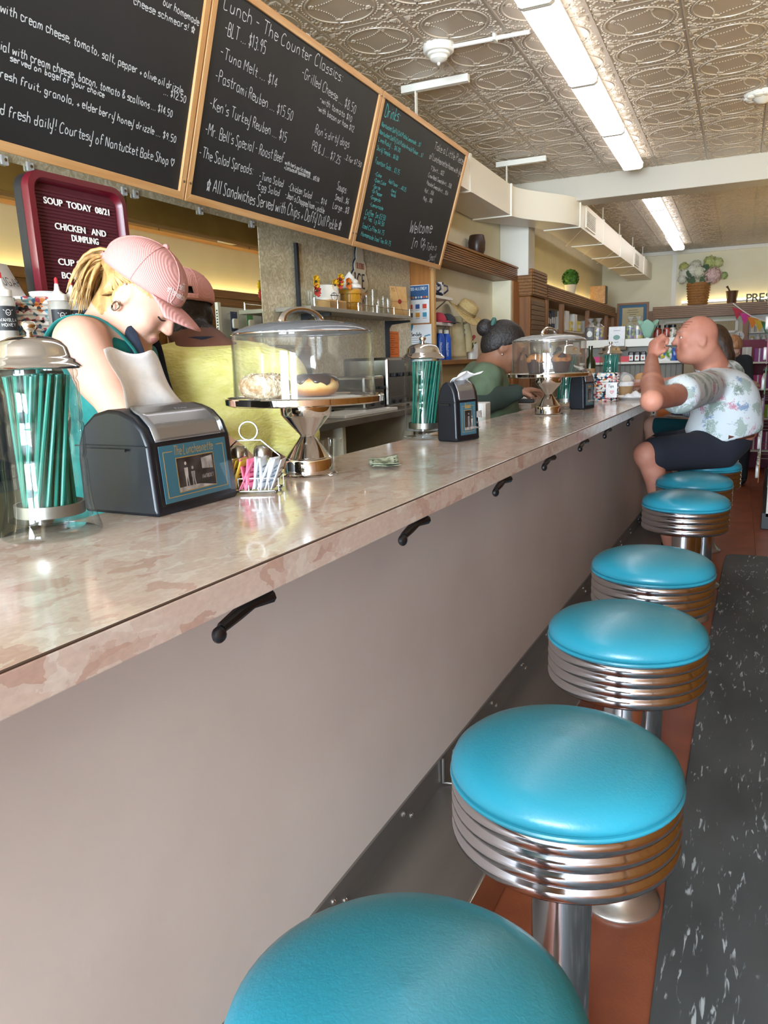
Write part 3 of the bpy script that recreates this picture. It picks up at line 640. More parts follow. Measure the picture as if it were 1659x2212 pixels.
napkin(988, 956, 'napkin dispenser beside the straw jar in the middle of the counter', -.25, (.085, .035, .06, .0, .1, .006, 0), lab2='white paper napkin folding over the middle dispenser', W=.115, D=.42)
napkin(1262, 885, 'napkin dispenser partly hidden by the muffin stand', -.2, (.08, .03, -.02, .0, .1, .006, 0), lab2='white paper napkin on the dispenser behind the muffin stand', W=.115, D=.42)
# ---- cake stands with domes
m_cs = mat('polished_steel', '#dcdad6', .06, 1.0)
def cake_stand(px, py, label, lidm, name='cake_stand'):
    p = at_ct(px, py); t = thing(name, label, 'cake stand', p, .3, 'domed cake stands')
    mk('base', MB().lathe([(0, .0), (.060, 0), (.0615, .003), (.058, .005), (.053, .007), (.053, .034), (.050, .040), (.044, .043)], 56, (0, 0, 0), False), m_cs, t, smooth=40)
    mk('stem', MB().lathe([(.048, .041), (.0155, .084), (.0160, .087), (.050, .125), (.0535, .131), (.055, .150), (.055, .153), (0, .153)], 56, (0, 0, 0), False), m_cs, t, smooth=40)
    mk('plate', MB().lathe([(0, .153), (.160, .153), (.166, .156), (.167, .167), (.165, .169), (.162, .166), (.158, .164), (0, .164)], 72, (0, 0, 0), False), m_cs, t, smooth=40)
    dm = mk('dome', MB().lathe([(.148, .165), (.1475, .20), (.1465, .292), (.1445, .299), (.1425, .2965), (.1445, .290), (.1455, .20), (.146, .165), (.148, .165)], 72, (0, 0, 0), False), m_dome, t, smooth=60)
    mk('dome_lid', MB().lathe([(.1455, .296), (.140, .303), (.112, .3135), (.07, .320), (.0, .323), (.0, .3205), (.07, .3175), (.112, .311), (.138, .301), (.1435, .296)], 72, (0, 0, 0), False), lidm, dm, smooth=60)
    mk('rim', MB().tube([(.1455 * math.cos(a), .1455 * math.sin(a), .297) for a in [2 * PI * k / 72 for k in range(72)]], .0018, 6, True), m_chrome, dm)
    hp = [(.052 * math.cos(a), 0, .320 + .026 * math.sin(a)) for a in [PI * k / 16 for k in range(17)]]
    hd = MB()
    hd.tube(hp, [.0055 + .004 * abs(math.cos(PI * k / 16)) ** 6 for k in range(17)], 10)
    for s in (-1, 1): hd.ball((s * .05, 0, .3195), (.014, .008, .004), 12, 8)
    mk('handle', hd.xf(Matrix.Rotation(1.0, 4, 'Z')), m_chrome, dm)
    return t, p
cs1, pc1 = cake_stand(668, 1026, 'chrome pedestal cake stand with clear dome over two doughnuts', clear('smoky_acrylic', (.62, .62, .64), .05, 1.5, .35, '#8b8c90'))
cs2, pc2 = cake_stand(1184, 896, 'chrome pedestal cake stand with clear dome over two muffins, farther along the counter', clear('pale_acrylic', (.85, .85, .85), .05, 1.5, .3, '#c9c9c6'))
for k, (pc, rz) in enumerate(((pc1, .2), (pc2, .5))):
    tag(mk('paper_doily', MB().prism([(.118 * (1 + .03 * math.cos(24 * a)) * math.cos(a), .118 * (1 + .03 * math.cos(24 * a)) * math.sin(a)) for a in [2 * PI * q / 96 for q in range(96)]], .1645, .1655), m_paper, None, loc=pc), ['white paper doily under the doughnuts', 'white paper doily under the muffins'][k], 'doily', 'paper doilies')
def torus_fn(R, r, sq=1.0, hump=0, rnd=0):
    def f(u, v_):
        a = 2 * PI * u; b = 2 * PI * v_; rr_ = r * (1 + rnd * math.sin(5 * a + 1) * .5 + rnd * math.sin(3 * b + 2 * a)); return ((R + rr_ * math.cos(b)) * math.cos(a), (R + rr_ * math.cos(b)) * math.sin(a), rr_ * sq * math.sin(b) + hump * math.sin(2 * a))
    return f
PZ = CT + .166
d1 = WP(572, 833, 1.56); d2 = WP(682, 832, 1.60)
m_crumb = noisemat('sugar_crumb', '#c49a6a', '#efe0c6', 55, .9, bump=.9, bscale=90, lo=.4, hi=.6)
t = thing('crumb_doughnut', 'round doughnut covered with sugary crumbs under the nearer dome', 'doughnut', (d1.x, d1.y, PZ), .2, 'doughnuts under the near dome')
mk('dough', MB().grid(torus_fn(.027, .0265, .98, 0, .03), 40, 20), m_crumb, t, smooth=180).location.z = .0255
rc_ = random.Random(4); cr_ = MB()
for k in range(420):
    a = rc_.uniform(0, 2 * PI); b = rc_.uniform(-PI, PI); q = torus_fn(.027, .0268, .98, 0, .03)(a / 2 / PI, b / 2 / PI); s_ = rc_.uniform(.0008, .0022); cr_.cb((q[0], q[1], q[2] + .0255), (s_, s_ * 1.3, s_))
cm = mk('crumbs', cr_, mat('pale_crumb', '#ead9bb', .9), t, smooth=0); cm['kind'] = 'stuff'
t = thing('chocolate_doughnut', 'fried doughnut with dark chocolate icing under the nearer dome', 'doughnut', (d2.x, d2.y, PZ), .9, 'doughnuts under the near dome')
m_fry = mat('fried_dough', '#c98f45', .55)
v = coords(m_fry, 'Object'); sx_ = nd(m_fry, 'SeparateXYZ'); lk(m_fry, v, sx_.inputs[0])
nz = nd(m_fry, 'TexNoise', i_Scale=30.0); lk(m_fry, v, nz.inputs['Vector']); ad = nd(m_fry, 'Math', operation='MULTIPLY_ADD'); ad.inputs[1].default_value = .012; lk(m_fry, nz.outputs[0], ad.inputs[0]); lk(m_fry, sx_.outputs[2], ad.inputs[2])
mr = nd(m_fry, 'MapRange'); mr.inputs[1].default_value = -.018; mr.inputs[2].default_value = .028; lk(m_fry, ad.outputs[0], mr.inputs[0])
lk(m_fry, ramp(m_fry, mr.outputs[0], [(0, '#9a5a22'), (.3, '#b9772f'), (.45, '#dfb772'), (.62, '#e5c283'), (.8, '#c08438')]), bsdf(m_fry).inputs['Base Color'])
mk('dough', MB().grid(torus_fn(.024, .026, .86, 0, .02), 40, 20), m_fry, t, smooth=180).location.z = .023
ic = torus_fn(.024, .0272, .88, 0, .02); ir = random.Random(8)
edge = [.06 + .04 * math.sin(5 * a) + .03 * math.sin(11 * a + 1) for a in [2 * PI * k / 48 for k in range(49)]]
def icing(u, v_):
    e_ = edge[int(u * 48) % 48]; b = e_ + (.5 - e_ + .02) * v_; q = ic(u, b); return (q[0], q[1], q[2] + .023)
mk('chocolate_icing', MB().grid(icing, 48, 10), mat('chocolate', '#2b1710', .18), t, smooth=180, solid=.003)
def muffin(px, py, d_, label, h_=.062):
    q = WP(px, py, d_); t = thing('muffin', label, 'muffin', (q.x, q.y, PZ), rs.uniform(0, 3), 'muffins under the far dome')
    mk('cake', MB().lathe([(0, 0), (.025, 0), (.034, .045), (.041, .052), (.040, .062), (.030, .074), (.012, .080), (0, .081)], 20), noisemat('muffin_cake', '#b5763c', '#7c4522', 40, .8, bump=.5), t, smooth=180)
    def wr(u, v_):
        a = 2 * PI * u; r = .0265 + .013 * v_ + .004 * math.cos(2 * a * 2) * v_; return (r * math.cos(a), r * math.sin(a), v_ * (.058 + .024 * max(0, math.cos(2 * a)) ** 2))
    mk('paper_wrapper', MB().grid(wr, 32, 8), mat('brown_wrapper', '#3a211b', .7), t, smooth=60, solid=.0008)
muffin(1157, 815, 3.08, 'muffin in a brown paper cup, left under the farther dome')
muffin(1212, 815, 3.16, 'muffin in a pointed brown paper wrapper, right under the farther dome')
# ---- condiment caddy with shakers and packets
pc = at_ct(520, 1062); pr_ = at_ct(627, 1066)
cy = thing('condiment_caddy', 'chrome wire condiment caddy beside the nearest napkin dispenser', 'caddy', ((pc.x + pr_.x) / 2 - .03, (pc.y + pr_.y) / 2 - .0, CT), .45)
cw, cdp = .056, .030
def loopz(z, w_, d_, r=.0014): return MB().tube([(a, b, z) for a, b in rr(2 * w_, 2 * d_, .008, 4)], r, 6, True)
m_wire = mat('caddy_wire', '#8f8f8e', .22, 1.0)
for z in (.006, .030): mk('wire_ring', loopz(z, cw, cdp), m_wire, cy)
for k in range(7):
    x = -cw + 2 * cw * k / 6; mk('wire', MB().tube([(x, -cdp, .030), (x, -cdp, .006), (x, cdp, .006), (x, cdp, .030)], .0011, 6), m_wire, cy)
mk('divider_wire', MB().tube([(-cw, -.002, .030), (cw, -.002, .030)], .0012, 6), m_wire, cy)
mk('handle', MB().tube([(-cw, 0, .028), (-cw, 0, .068), (-.022, 0, .098), (.022, 0, .098), (cw, 0, .068), (cw, 0, .028)], .0015, 6), m_wire, cy)
mk('ring_handle', MB().tube([(.017 * math.cos(a), 0, .1155 + .017 * math.sin(a)) for a in [2 * PI * k / 28 for k in range(28)]], .0017, 6, True), m_wire, cy)
for s in (-1, 1):
    for q in (-1, 1): mk('foot', MB().ball((s * (cw - .006), q * (cdp - .004), .003), .003, 8, 6), m_wire, cy)
def incaddy(x, y, z=0): return cy.matrix_basis @ Vector((x, y, z))
def shaker(x, y, label, fill, fm, name):
    q = Matrix.Translation(cy.location) @ Matrix.Rotation(.45, 4, 'Z') @ Vector((x, y, .0075)); t = thing(name, label, 'shaker', q, .4, 'salt and pepper shakers')
    mk('glass', MB().prism(rr(.040, .040, .012, 4), 0, .050).lathe([(.0195, .050), (.0155, .058), (.0155, .062)], 20, (0, 0, 0), False), m_glass, t, smooth=40)
    mk('contents', MB().prism(rr(.034, .034, .010, 4), .003, fill), fm, t, smooth=40)
    mk('cap', MB().lathe([(.0165, .056), (.0175, .057), (.0175, .068), (.0165, .070), (.0158, .074), (.011, .079), (0, .0805)], 28), mat('dull_steel', '#a8a59f', .28, 1.0), t)
shaker(-.024, .014, 'glass pepper shaker at the left of the caddy', .036, noisemat('pepper', '#2a251f', '#6b5f4d', 300, .9), 'pepper_shaker')
shaker(.022, .014, 'glass salt shaker at the right of the caddy', .034, mat('salt', '#f0f0ee', .9), 'salt_shaker')
cols = [('yellow', '#c9a832', 6), ('pink', '#d4607f', 4), ('white', '#d9dde2', 7)]
pkm = {}; xi = -.050
for nm_, hx, cnt in cols:
    m1 = noisemat(nm_ + '_packet', hx, {'yellow': '#e3cb62', 'pink': '#e88ba3', 'white': '#f1f3f5'}[nm_], 12, .5); m2 = mat(nm_ + '_packet_print', {'yellow': '#4a3a10', 'pink': '#a8234f', 'white': '#8a94a3'}[nm_], .6)
    pm = MB().grid(lambda u, v_: ((u - .5) * .0012 * 0 + .0016 * math.sin(PI * u) * math.sin(PI * v_), (u - .5) * .034, v_ * .060), 6, 8).mesh(nm_ + '_packet')
    stp = MB()
    for k in range(4): stp.box(.0019, .0023, -.009, .009, .014 + .009 * k, .017 + .009 * k)
    stp = stp.mesh('print')
    for k in range(cnt):
        q = Matrix.Translation(cy.location) @ Matrix.Rotation(.45, 4, 'Z') @ Vector((xi, -.017 + rs.uniform(-.004, .004), .009)); xi += .1 / 17
        t = thing('sweetener_packet', nm_ + ' paper sweetener packet in the caddy', 'packet', q, 0, nm_ + ' sweetener packets', rot=(rs.uniform(-.1, .1), rs.uniform(-.15, .5), .45 - .35 + rs.uniform(-.3, .3)))
        mk('sachet', pm, m1, t, smooth=180, solid=.0014); mk('print', stp, m2, t, smooth=0)
# ---- banknotes, cup, plate and the things by the worker
pb = at_ct(830, 1008)
m_bill = noisemat('banknote_paper', '#a9ac92', '#5f6a52', 70, .8, lo=.42, hi=.62, detail=6)
def bill(u, v_): return ((u - .5) * .066, (v_ - .5) * .100, .004 + .030 * abs(v_ - .45) ** 1.6 + .010 * (u - .5) * (v_ - .3) + .006 * abs(u - .5))
bn = tag(mk('banknote', MB().grid(bill, 10, 16), m_bill, None, loc=pb, rot=(0, 0, .5), smooth=180, solid=.0008), 'folded dollar bill lying on the counter', 'banknote', 'folded dollar bills')
bn2 = tag(mk('banknote', MB().grid(lambda u, v_: (bill(u, v_)[0] * .96, bill(u, v_)[1] * .92, bill(u, v_)[2] * .85), 10, 16), m_bill, None, loc=pb + Vector((.004, -.004, -.002)), rot=(0, 0, .62), smooth=180, solid=.0008), 'dollar bill peeping out from under the other one', 'banknote', 'folded dollar bills')
bprint = MB()
for k in range(5):
    for uu in (.12, .88): bprint.add([bill(uu - .03, .15 + .15 * k), bill(uu + .03, .15 + .15 * k), bill(uu + .03, .23 + .15 * k), bill(uu - .03, .23 + .15 * k)], [(0, 1, 2, 3)])
mk('print', MB().add([(a, b, c + .001) for a, b, c in bprint.v], bprint.f), mat('banknote_ink', '#39412f', .8), bn, smooth=0)
tag(mk('plastic_cup', MB().lathe([(.024, 0), (.031, .052), (.033, .054), (.0325, .056), (.0302, .054), (.0232, .002), (0, .002)], 32, (0, 0, 0), False), m_glass, None, loc=WP(711, 992, 1.86) * 1 if False else at_ct(712, 998) * 1), 'small clear plastic cup behind the near cake stand', 'cup')
# ================================================================ CHALKBOARDS over the back counter
m_chalkb = noisemat('chalkboard', '#17191b', '#212325', 1.6, .6, detail=6)
m_chalk = mat('white_chalk', '#d3d7d8', .9); m_tchalk = mat('teal_chalk', '#5fc4c4', .9)
m_frame = wood('light_oak_frame', '#c08a50', '#d9ad78', 'Y', .4); m_framez = wood('light_oak_stile', '#c08a50', '#d9ad78', 'Z', .4)
TH = math.atan2(.23, .775); BXB, BZB, BL = -2.05, CAMZ + .655, .808
def board_pt(px, py, y0):                     # where the ray through a pixel meets the tilted board plane, in board coordinates (along, up)
    v_ = RT(px, py, X=-2.05) - Vector((0, 0, CAMZ)); n_ = Vector((math.cos(TH), 0, -math.sin(TH))); p0 = Vector((BXB, 0, BZB - CAMZ))
    q = v_ * (p0.dot(n_) / v_.dot(n_)); return (q.y - y0, (q - p0).dot(Vector((math.sin(TH), 0, math.cos(TH)))))
def chalkboard(label, y0, y1, lines, tl):
    t = thing('chalkboard', label, 'menu board', (0, 0, 0), 0, 'menu chalkboards'); t.location = RW(BXB, y0, BZB); t.rotation_euler = (0, TH, RY); W = y1 - y0; H = BL; f = .030
    mk('backing', bx(-.020, -.0125, .006, W - .006, .006, H - .006), noisemat('hardboard', '#b3894c', '#bf965a', 6, .7), t, smooth=0)
    mk('slate', bx(-.012, .0, f - .004, W - f + .004, f - .004, H - f + .004), m_chalkb, t, smooth=0)
    for nm_, q, mm in (('rail', [(0, 0), (W, 0), (W - f, f), (f, f)], m_frame), ('rail', [(0, H), (f, H - f), (W - f, H - f), (W, H)], m_frame), ('stile', [(0, 0), (f, f), (f, H - f), (0, H)], m_framez), ('stile', [(W, 0), (W, H), (W - f, H - f), (W - f, f)], m_framez)):
        mk(nm_, MB().prism(q, -.016, .010, 'X'), mm, t, smooth=0, bevel=.002)
    for yy in (f / 2, W - f / 2):
        for zz in (.07, H - .03): mk('screw', MB().lathe([(.006, 0), (.006, .003), (0, .005)], 8).xf(Matrix.Translation((.010, yy, zz)) @ Matrix.Rotation(PI / 2, 4, 'Y')), m_chrome, t)
    for mm, sel in ((m_chalk, lines), (m_tchalk, tl)):
        if not sel: continue
        for tx, x0, ya, x1, yb, hp in sel:
            b = MB(); a = board_pt(x0, ya, y0); c = board_pt(x1, yb, y0); h_ = board_pt(x0 + hp * .12, ya - hp, y0)[1] - a[1]
            wd = max(.01, c[0] - a[0]); write(b, tx, a[0], a[1], max(h_, .006), wd, max(.0030, h_ * .072), (c[1] - a[1]) / wd, .05, .45)
            mk('chalk_line', b.xf(M_YZ).xf(Matrix.Translation((.0012, 0, 0))), mm, t, smooth=0)
B1 = [('our homemade', 352, 10, 430, 57, 17), ('cheese schmears! *', 288, 8, 421, 73, 17), ('with cream cheese, tomato, salt, pepper + olive oil drizzle', 0, 24, 395, 204, 21), ('... $12.50', 353, 203, 402, 223, 15),
      ('ial with cream cheese, bacon, tomato & scallions ... $14.50', 0, 107, 373, 254, 20), ('served on bagel of your choice', 21, 131, 226, 211, 14), ('resh fruit, granola, + elderberry honey drizzle ... $9.50', 0, 167, 381, 309, 19),
      ('d fresh daily! Courtesy of Nantucket Bake Shop #', 0, 246, 376, 360, 24)]
B2 = [('Lunch - The Counter Classics:', 483, 17, 741, 179, 30), ('-BLT ... $13.95', 484, 73, 574, 117, 29), ('-Tuna Melt ... $14', 475, 122, 599, 190, 24), ('-Pastrami Reuben ... $15.50', 464, 172, 632, 263, 25), ("-Ken's Turkey Reuben ... $15", 452, 232, 619, 308, 24),
      ("-Mr. Bell's Special - Roast Beef", 442, 289, 612, 352, 24), ('with herb garlic cheese', 615, 354, 670, 378, 9), ('+ Lettuce on toasted roll ... $15.50', 613, 364, 689, 393, 9), ('-The Salad Spreads:', 429, 338, 547, 378, 23), ('-Tuna Salad', 559, 386, 612, 404, 16), ('-Chicken Salad', 622, 409, 673, 430, 15), ('... $14', 682, 436, 705, 445, 13),
      ('-Egg Salad', 553, 406, 604, 424, 15), ("-Jean's Chopped ham + pickle", 615, 426, 700, 462, 14), ('Soups:', 727, 409, 749, 419, 17), ('Small ..$6', 723, 431, 753, 442, 13), ('Large ..$8', 718, 449, 753, 462, 14), ('* All Sandwiches Served with Chips + Daffy Dill Pickle *', 445, 410, 735, 499, 28),
      ('-Grilled Cheese ... $8.50', 651, 165, 768, 247, 22), ('-with tomato $10', 690, 219, 760, 265, 14), ('-with bacon or ham $12', 684, 237, 764, 286, 13), ("Ron's dirty dogs", 680, 288, 754, 319, 18), ('PB & J ... $7.25', 673, 322, 735, 355, 18), ('..2 for $7.50', 743, 343, 780, 362, 11)]
z3 = lambda tx, a, b, c, d, h: (tx, 740 + a * .1898, 180 + b * .1898, 740 + c * .1898, 180 + d * .1898, h * .1898)
T3 = [z3('Drinks:', 475, 375, 650, 440, 150), z3('Nantucket Daffy Dill Pickle Lemonade ... $7', 440, 482, 885, 728, 52), z3('Nantucket Daffy Dill Pickle Arnold Palmer ... $7', 415, 568, 910, 850, 52), z3('Lime Ricky ... $6.00', 405, 657, 655, 790, 52), z3('Shirly Temple ... $6.00', 385, 755, 630, 880, 52), z3('Fountain Soda ... $3.75', 370, 905, 645, 1042, 60),
      z3('-Coke', 365, 1045, 440, 1077, 42), z3('-Diet Coke', 355, 1115, 490, 1165, 42), z3('-Sprite', 340, 1185, 425, 1215, 42), z3('-Dr Pepper', 328, 1240, 450, 1292, 42), z3('-Gingerale', 312, 1310, 428, 1352, 42), z3('-Lemonade', 305, 1390, 460, 1445, 44), z3('Add Flavor ... +$0.25', 520, 1130, 720, 1235, 44), z3('-Cherry', 545, 1230, 605, 1252, 32), z3('-Vanilla', 540, 1275, 602, 1300, 32),
      z3('Coffee  Sm $3.50', 255, 1490, 485, 1565, 62), z3('or Tea   Lg $4.50', 240, 1542, 470, 1630, 50), z3('Iced Coffee $4.75', 220, 1640, 470, 1732, 52), z3('Homemade Iced Tea $4.75', 205, 1732, 545, 1852, 52)]
W3 = [z3('Take a Little Piece', 1040, 740, 1370, 922, 88), z3('of Luncheonette Home with you', 985, 852, 1355, 1052, 72), z3('T Shirt ... $22', 1000, 985, 1150, 1050, 48), z3('Crew Neck Sweatshirt ... $38', 970, 1062, 1235, 1195, 48), z3('Hoodie Sweatshirt ... $54', 955, 1145, 1195, 1282, 48), z3('Hat ... $36', 930, 1235, 1035, 1275, 46), z3('Mug ... $18', 915, 1325, 1015, 1362, 46),
      z3('Welcome', 755, 1690, 1015, 1700, 145), z3('In #', 780, 1868, 925, 1862, 125), z3('# Take a', 905, 1895, 1070, 1890, 80), z3('Seat!', 980, 2012, 1058, 2010, 75), z3('+ Enjoy', 930, 2078, 1035, 2100, 62)]
chalkboard('bagel chalkboard in an oak frame, cut off by the left edge', 1.08, 2.548, B1, None)
chalkboard('middle chalkboard headed Lunch in an oak frame', 2.556, 4.000, B2, None)
chalkboard('chalkboard headed Drinks with teal handwriting, farthest of the three', 4.008, 5.43, W3, T3)
# ================================================================ BACK COUNTER
BCX, BCZ = -1.75, CAMZ - .278
m_bcw = mat('cubby_cream', '#cfc9b2', .6); m_bct = noisemat('steel_worktop', '#9a9892', '#a9a7a1', 5, .3, metal=.8)
bc = thing('back_counter', 'steel topped back counter with open cream cubbies', 'counter', (-2.0, 2.7, 0), 0, room=True)
mk('worktop', bx(-.285, .25, -2.6, 2.74, BCZ - .035, BCZ), m_bct, bc, smooth=0, bevel=.003)
for y in (-2.58, -1.7, -.8, .1, .62, 1.5, 2.7): mk('partition', bx(-.285, .22, y, y + .03, 0, BCZ - .036), m_bcw, bc, smooth=0)
mk('back_board', bx(-.295, -.286, -2.6, 2.74, 0, BCZ - .036), m_bcw, bc, smooth=0)
for z in (.08, BCZ - .36): mk('shelf_board', bx(-.285, .21, -2.6, 2.73, z, z + .022), m_bcw, bc, smooth=0)
# black cabinet that carries the soup board and baskets
eq = thing('equipment_cabinet', 'black equipment cabinet below the red soup board', 'cabinet', (-1.98, 1.35, BCZ), 0, room=True)
mk('body', bx(-.26, .26, -1.3, .93, 0, .345), m_black, eq, smooth=0, bevel=.008)
for k in range(4): mk('front_panel', bx(.26, .268, -1.25 + .56 * k, -.74 + .56 * k, .03, .31), mat('grey_black', '#26272b', .35), eq, smooth=0, bevel=.004)
EQZ = BCZ + .345
# ---- red letter board
q0 = RT(60, 385, X=-1.80); q1 = RT(262, 450, X=-1.80); sbw = .355
m_red = mat('maroon_plastic', '#5b0f1c', .35); m_felt = mat('maroon_felt', '#4d0e1a', .8)
ztop = RT(150, 383, X=-1.80).z; SBH = ztop - EQZ
sb = thing('letter_board', 'maroon soup letter board with white push-in letters', 'letter board', (0, 0, 0), 0); sb.location = RW(-1.80, q0.y - .005, EQZ); sb.rotation_euler = (0, -.03, RY - .06)
mk('back_shell', MB().prism(rr(sbw, SBH, .05, 6, sbw / 2, SBH / 2), -.045, -.012, 'X'), m_black, sb)
o_ = rr(sbw, SBH, .05, 6, sbw / 2, SBH / 2); i_ = rr(sbw - .06, SBH - .06, .03, 6, sbw / 2, SBH / 2); nn = len(o_)
fb = MB(); vs = []
for pts, x in ((o_, -.014), (o_, .006), ([(a * .93 + b * .07, c * .93 + d_ * .07) for (a, c), (b, d_) in zip(o_, i_)], .014), ([(a * .35 + b * .65, c * .35 + d_ * .65) for (a, c), (b, d_) in zip(o_, i_)], .016), (i_, .002), (i_, -.012)): vs += [(x, a, b) for a, b in pts]
fb.add(vs, [(r * nn + k, r * nn + (k + 1) % nn, (r + 1) * nn + (k + 1) % nn, (r + 1) * nn + k) for r in range(5) for k in range(nn)])
mk('frame', fb, m_red, sb, smooth=50)
mk('felt_panel', MB().prism(i_, -.012, -.006, 'X'), m_felt, sb, smooth=0)
for k in range(int((SBH - .07) / .0095)): mk('felt_groove', bx(-.006, -.0035, .034, sbw - .034, .036 + .0095 * k, .036 + .0095 * k + .0058), m_felt, sb, smooth=0)
ltr = mat('white_letters', '#f1efe9', .5)
for tx, cy_, wd, dz in (('SOUP  TODAY  08/21', .5, .235, .085), ('CHICKEN   AND', .5, .185, .151), ('DUMPLING', .53, .098, .178), ('CUP $6', .36, .095, .250), ('BOWL  $8', .42, .125, .288)):
    me = bigtext(tx, .034, .0008, .0006); o = mk('letters', me, ltr, sb, smooth=0)
    xs = [v_.co.x for v_ in me.vertices]; s_ = wd / (max(xs) - min(xs)); me.transform(Matrix.Translation((.0, sbw * cy_, SBH - dz)) @ M_YZ @ Matrix.Diagonal((s_, .75, 1, 1)))
# ---- basket, pouches and squeeze bottles on the cabinet
m_weave = mat('colour_weave', '#c8b9a8', .6)
v = coords(m_weave, 'Object', (1, 1, 1)); vo = nd(m_weave, 'TexVoronoi', i_Scale=95.0); lk(m_weave, v, vo.inputs['Vector']); sp_ = nd(m_weave, 'SeparateColor'); lk(m_weave, vo.outputs['Color'], sp_.inputs[0])
lk(m_weave, ramp(m_weave, sp_.outputs[0], [(0, '#e9e4dc'), (.3, '#d9d0c6'), (.42, '#b5485a'), (.52, '#e8b7ae'), (.6, '#3c6f95'), (.7, '#2b2b30'), (.8, '#d98a4f'), (.88, '#86b7c4'), (1, '#f0ece4')], 'CONSTANT'), bsdf(m_weave).inputs['Base Color'])
def basket(name, label, loc, r0, r1, h, group, rz=0, rows=9):
    t = thing(name, label, 'basket', loc, rz, group)
    mk('bottom', MB().lathe([(0, .002), (r0, .002), (r0, .006), (0, .006)], 24), m_weave, t)
    for k in range(rows):                      # each woven course bulges in and out round the stakes
        z = h * (k + .5) / rows; r = r0 + (r1 - r0) * (k + .5) / rows; n = 36
        mk('woven_strand', MB().tube([((r + .0025 * (1 if (i + k) % 2 else -1)) * math.cos(2 * PI * i / n), (r + .0025 * (1 if (i + k) % 2 else -1)) * math.sin(2 * PI * i / n), z) for i in range(n)], h / rows * .56, 6, True), m_weave, t)
    mk('rim', MB().tube([(r1 * math.cos(2 * PI * i / 32), r1 * math.sin(2 * PI * i / 32), h) for i in range(32)], h / rows * .62, 8, True), m_weave, t)
    return t
def onplane(px, py, z, room=True): return AT(px, py, Z=z)
bp_ = RT(62, 695, X=-1.82); basket('woven_basket', 'colourful woven basket at the left edge below the soup board', RW(bp_.x, bp_.y, EQZ), .085, .10, .125, 'woven baskets')
bp2 = RT(-45, 695, X=-1.80); basket('woven_basket', 'woven basket cut off by the left edge of the picture', RW(bp2.x, bp2.y, EQZ), .07, .085, .12, 'woven baskets')
def pouch(name, label, loc, w_, h_, m1, rot, text=None, tm_=None):
    t = thing(name, label, 'bag', loc, 0, None, rot=rot)
    def f(s): return lambda u, v_: (s * .022 * math.sin(PI * min(1, v_ * 1.0)) ** .6 * math.sin(PI * u) ** .7 * (1 - .75 * v_), (u - .5) * w_, v_ * h_)
    b = MB().grid(f(1), 10, 12); b.grid(f(-1), 10, 12, True); mk('bag', b, m1, t, smooth=60)
    if text: mk('lettering', write(MB(), text, -w_ * .36, h_ * .42, h_ * .16, w_ * .7, h_ * .02, wob=0, slant=0, smooth=False).xf(Matrix.Translation((.019, 0, 0)) @ M_YZ), tm_, t, smooth=0)
pouch('white_pouch', 'white foil pouch leaning in the woven basket', RW(bp_.x + .03, bp_.y - .05, EQZ + .10), .15, .15, noisemat('white_foil', '#dfe1df', '#eef0ee', 20, .35), (.0, -.5, RY + .3), 'SUGAR', mat('dark_print', '#2a2a2c', .6))
pouch('purple_bag', 'purple coffee bag behind the woven basket', RW(bp_.x - .02, bp_.y + .085, EQZ + .03), .085, .18, noisemat('purple_foil', '#34327a', '#4a479a', 20, .4), (0, -.1, RY), 'COFFEE', mat('pale_print2', '#c9cbe6', .6))
tag(mk('paper_cup', MB().lathe([(.030, 0), (.038, .075), (.040, .077), (.039, .079), (.036, .077), (.028, .004), (0, .004)], 28, (0, 0, 0), False), m_paper, None, loc=RW(bp_.x + .02, bp_.y + .045, EQZ + .075)), 'white paper cup nested in the woven basket', 'cup')
def squeeze(px, py, label, rz, fill):
    q = RT(px, py, X=-1.70); t = thing('squeeze_bottle', label, 'bottle', RW(q.x, q.y, EQZ), rz, 'squeeze bottles')
    mk('body', MB().lathe([(0, 0), (.027, 0), (.029, .004), (.029, .108), (.027, .118), (.019, .124), (0, .124)], 24, (0, 0, 0), False), clear('cloudy_plastic', (.86, .84, .80), .3, 1.4, .45, '#d8d2c6'), t, smooth=50)
    mk('syrup', MB().lathe([(0, .003), (.0265, .003), (.0265, fill), (0, fill)], 20), mat('syrup_brown', '#6b4a3a', .4), t)
    mk('cap', MB().lathe([(.024, .122), (.0245, .138), (.014, .143), (.0075, .150), (.0045, .170), (0, .170)], 20), mat('milky_cap', '#e6e2d6', .5), t)
    mk('red_tip', MB().lathe([(.0052, .163), (.0045, .180), (.002, .184), (0, .184)], 12), mat('red_plastic', '#c0212c', .45), t)
    lb = mk('label', MB().grid(lambda u, v_: (.0296 * math.cos((u - .5) * 2.0), .0296 * math.sin((u - .5) * 2.0), .038 + .06 * v_), 12, 2), mat('black_label', '#1c1c1e', .6), t, smooth=180)
    b = write(write(MB(), 'VANILLA', -.022, .060, .0075, .044, .0012, wob=0, slant=0, smooth=False), 'HONEY', -.018, .048, .0075, .036, .0012, wob=0, slant=0, smooth=False)
    ribbon(b, [(.012 * math.cos(a) * .5, .082 + .007 * math.sin(a)) for a in [2 * PI * k / 12 for k in range(13)]], .0012, 0); ribbon(b, [(-.012, .089), (0, .080), (.012, .089)], .0012, 0)
    b.v = [(.0300 * math.cos(x / .03), .0300 * math.sin(x / .03), y_) for x, y_, z_ in b.v]; mk('lettering', b, mat('label_white', '#d8d4cc', .6), lb, smooth=0)
squeeze(126, 655, 'squeeze bottle with red tip, left of the three below the soup board', -.45, .085)
squeeze(157, 660, 'squeeze bottle with red tip, middle of the three', -.45, .05)
squeeze(181, 664, 'squeeze bottle half hidden behind the ponytail', -.4, .05)
squeeze(4, 640, 'squeeze bottle cut off by the left edge', -.3, .06)
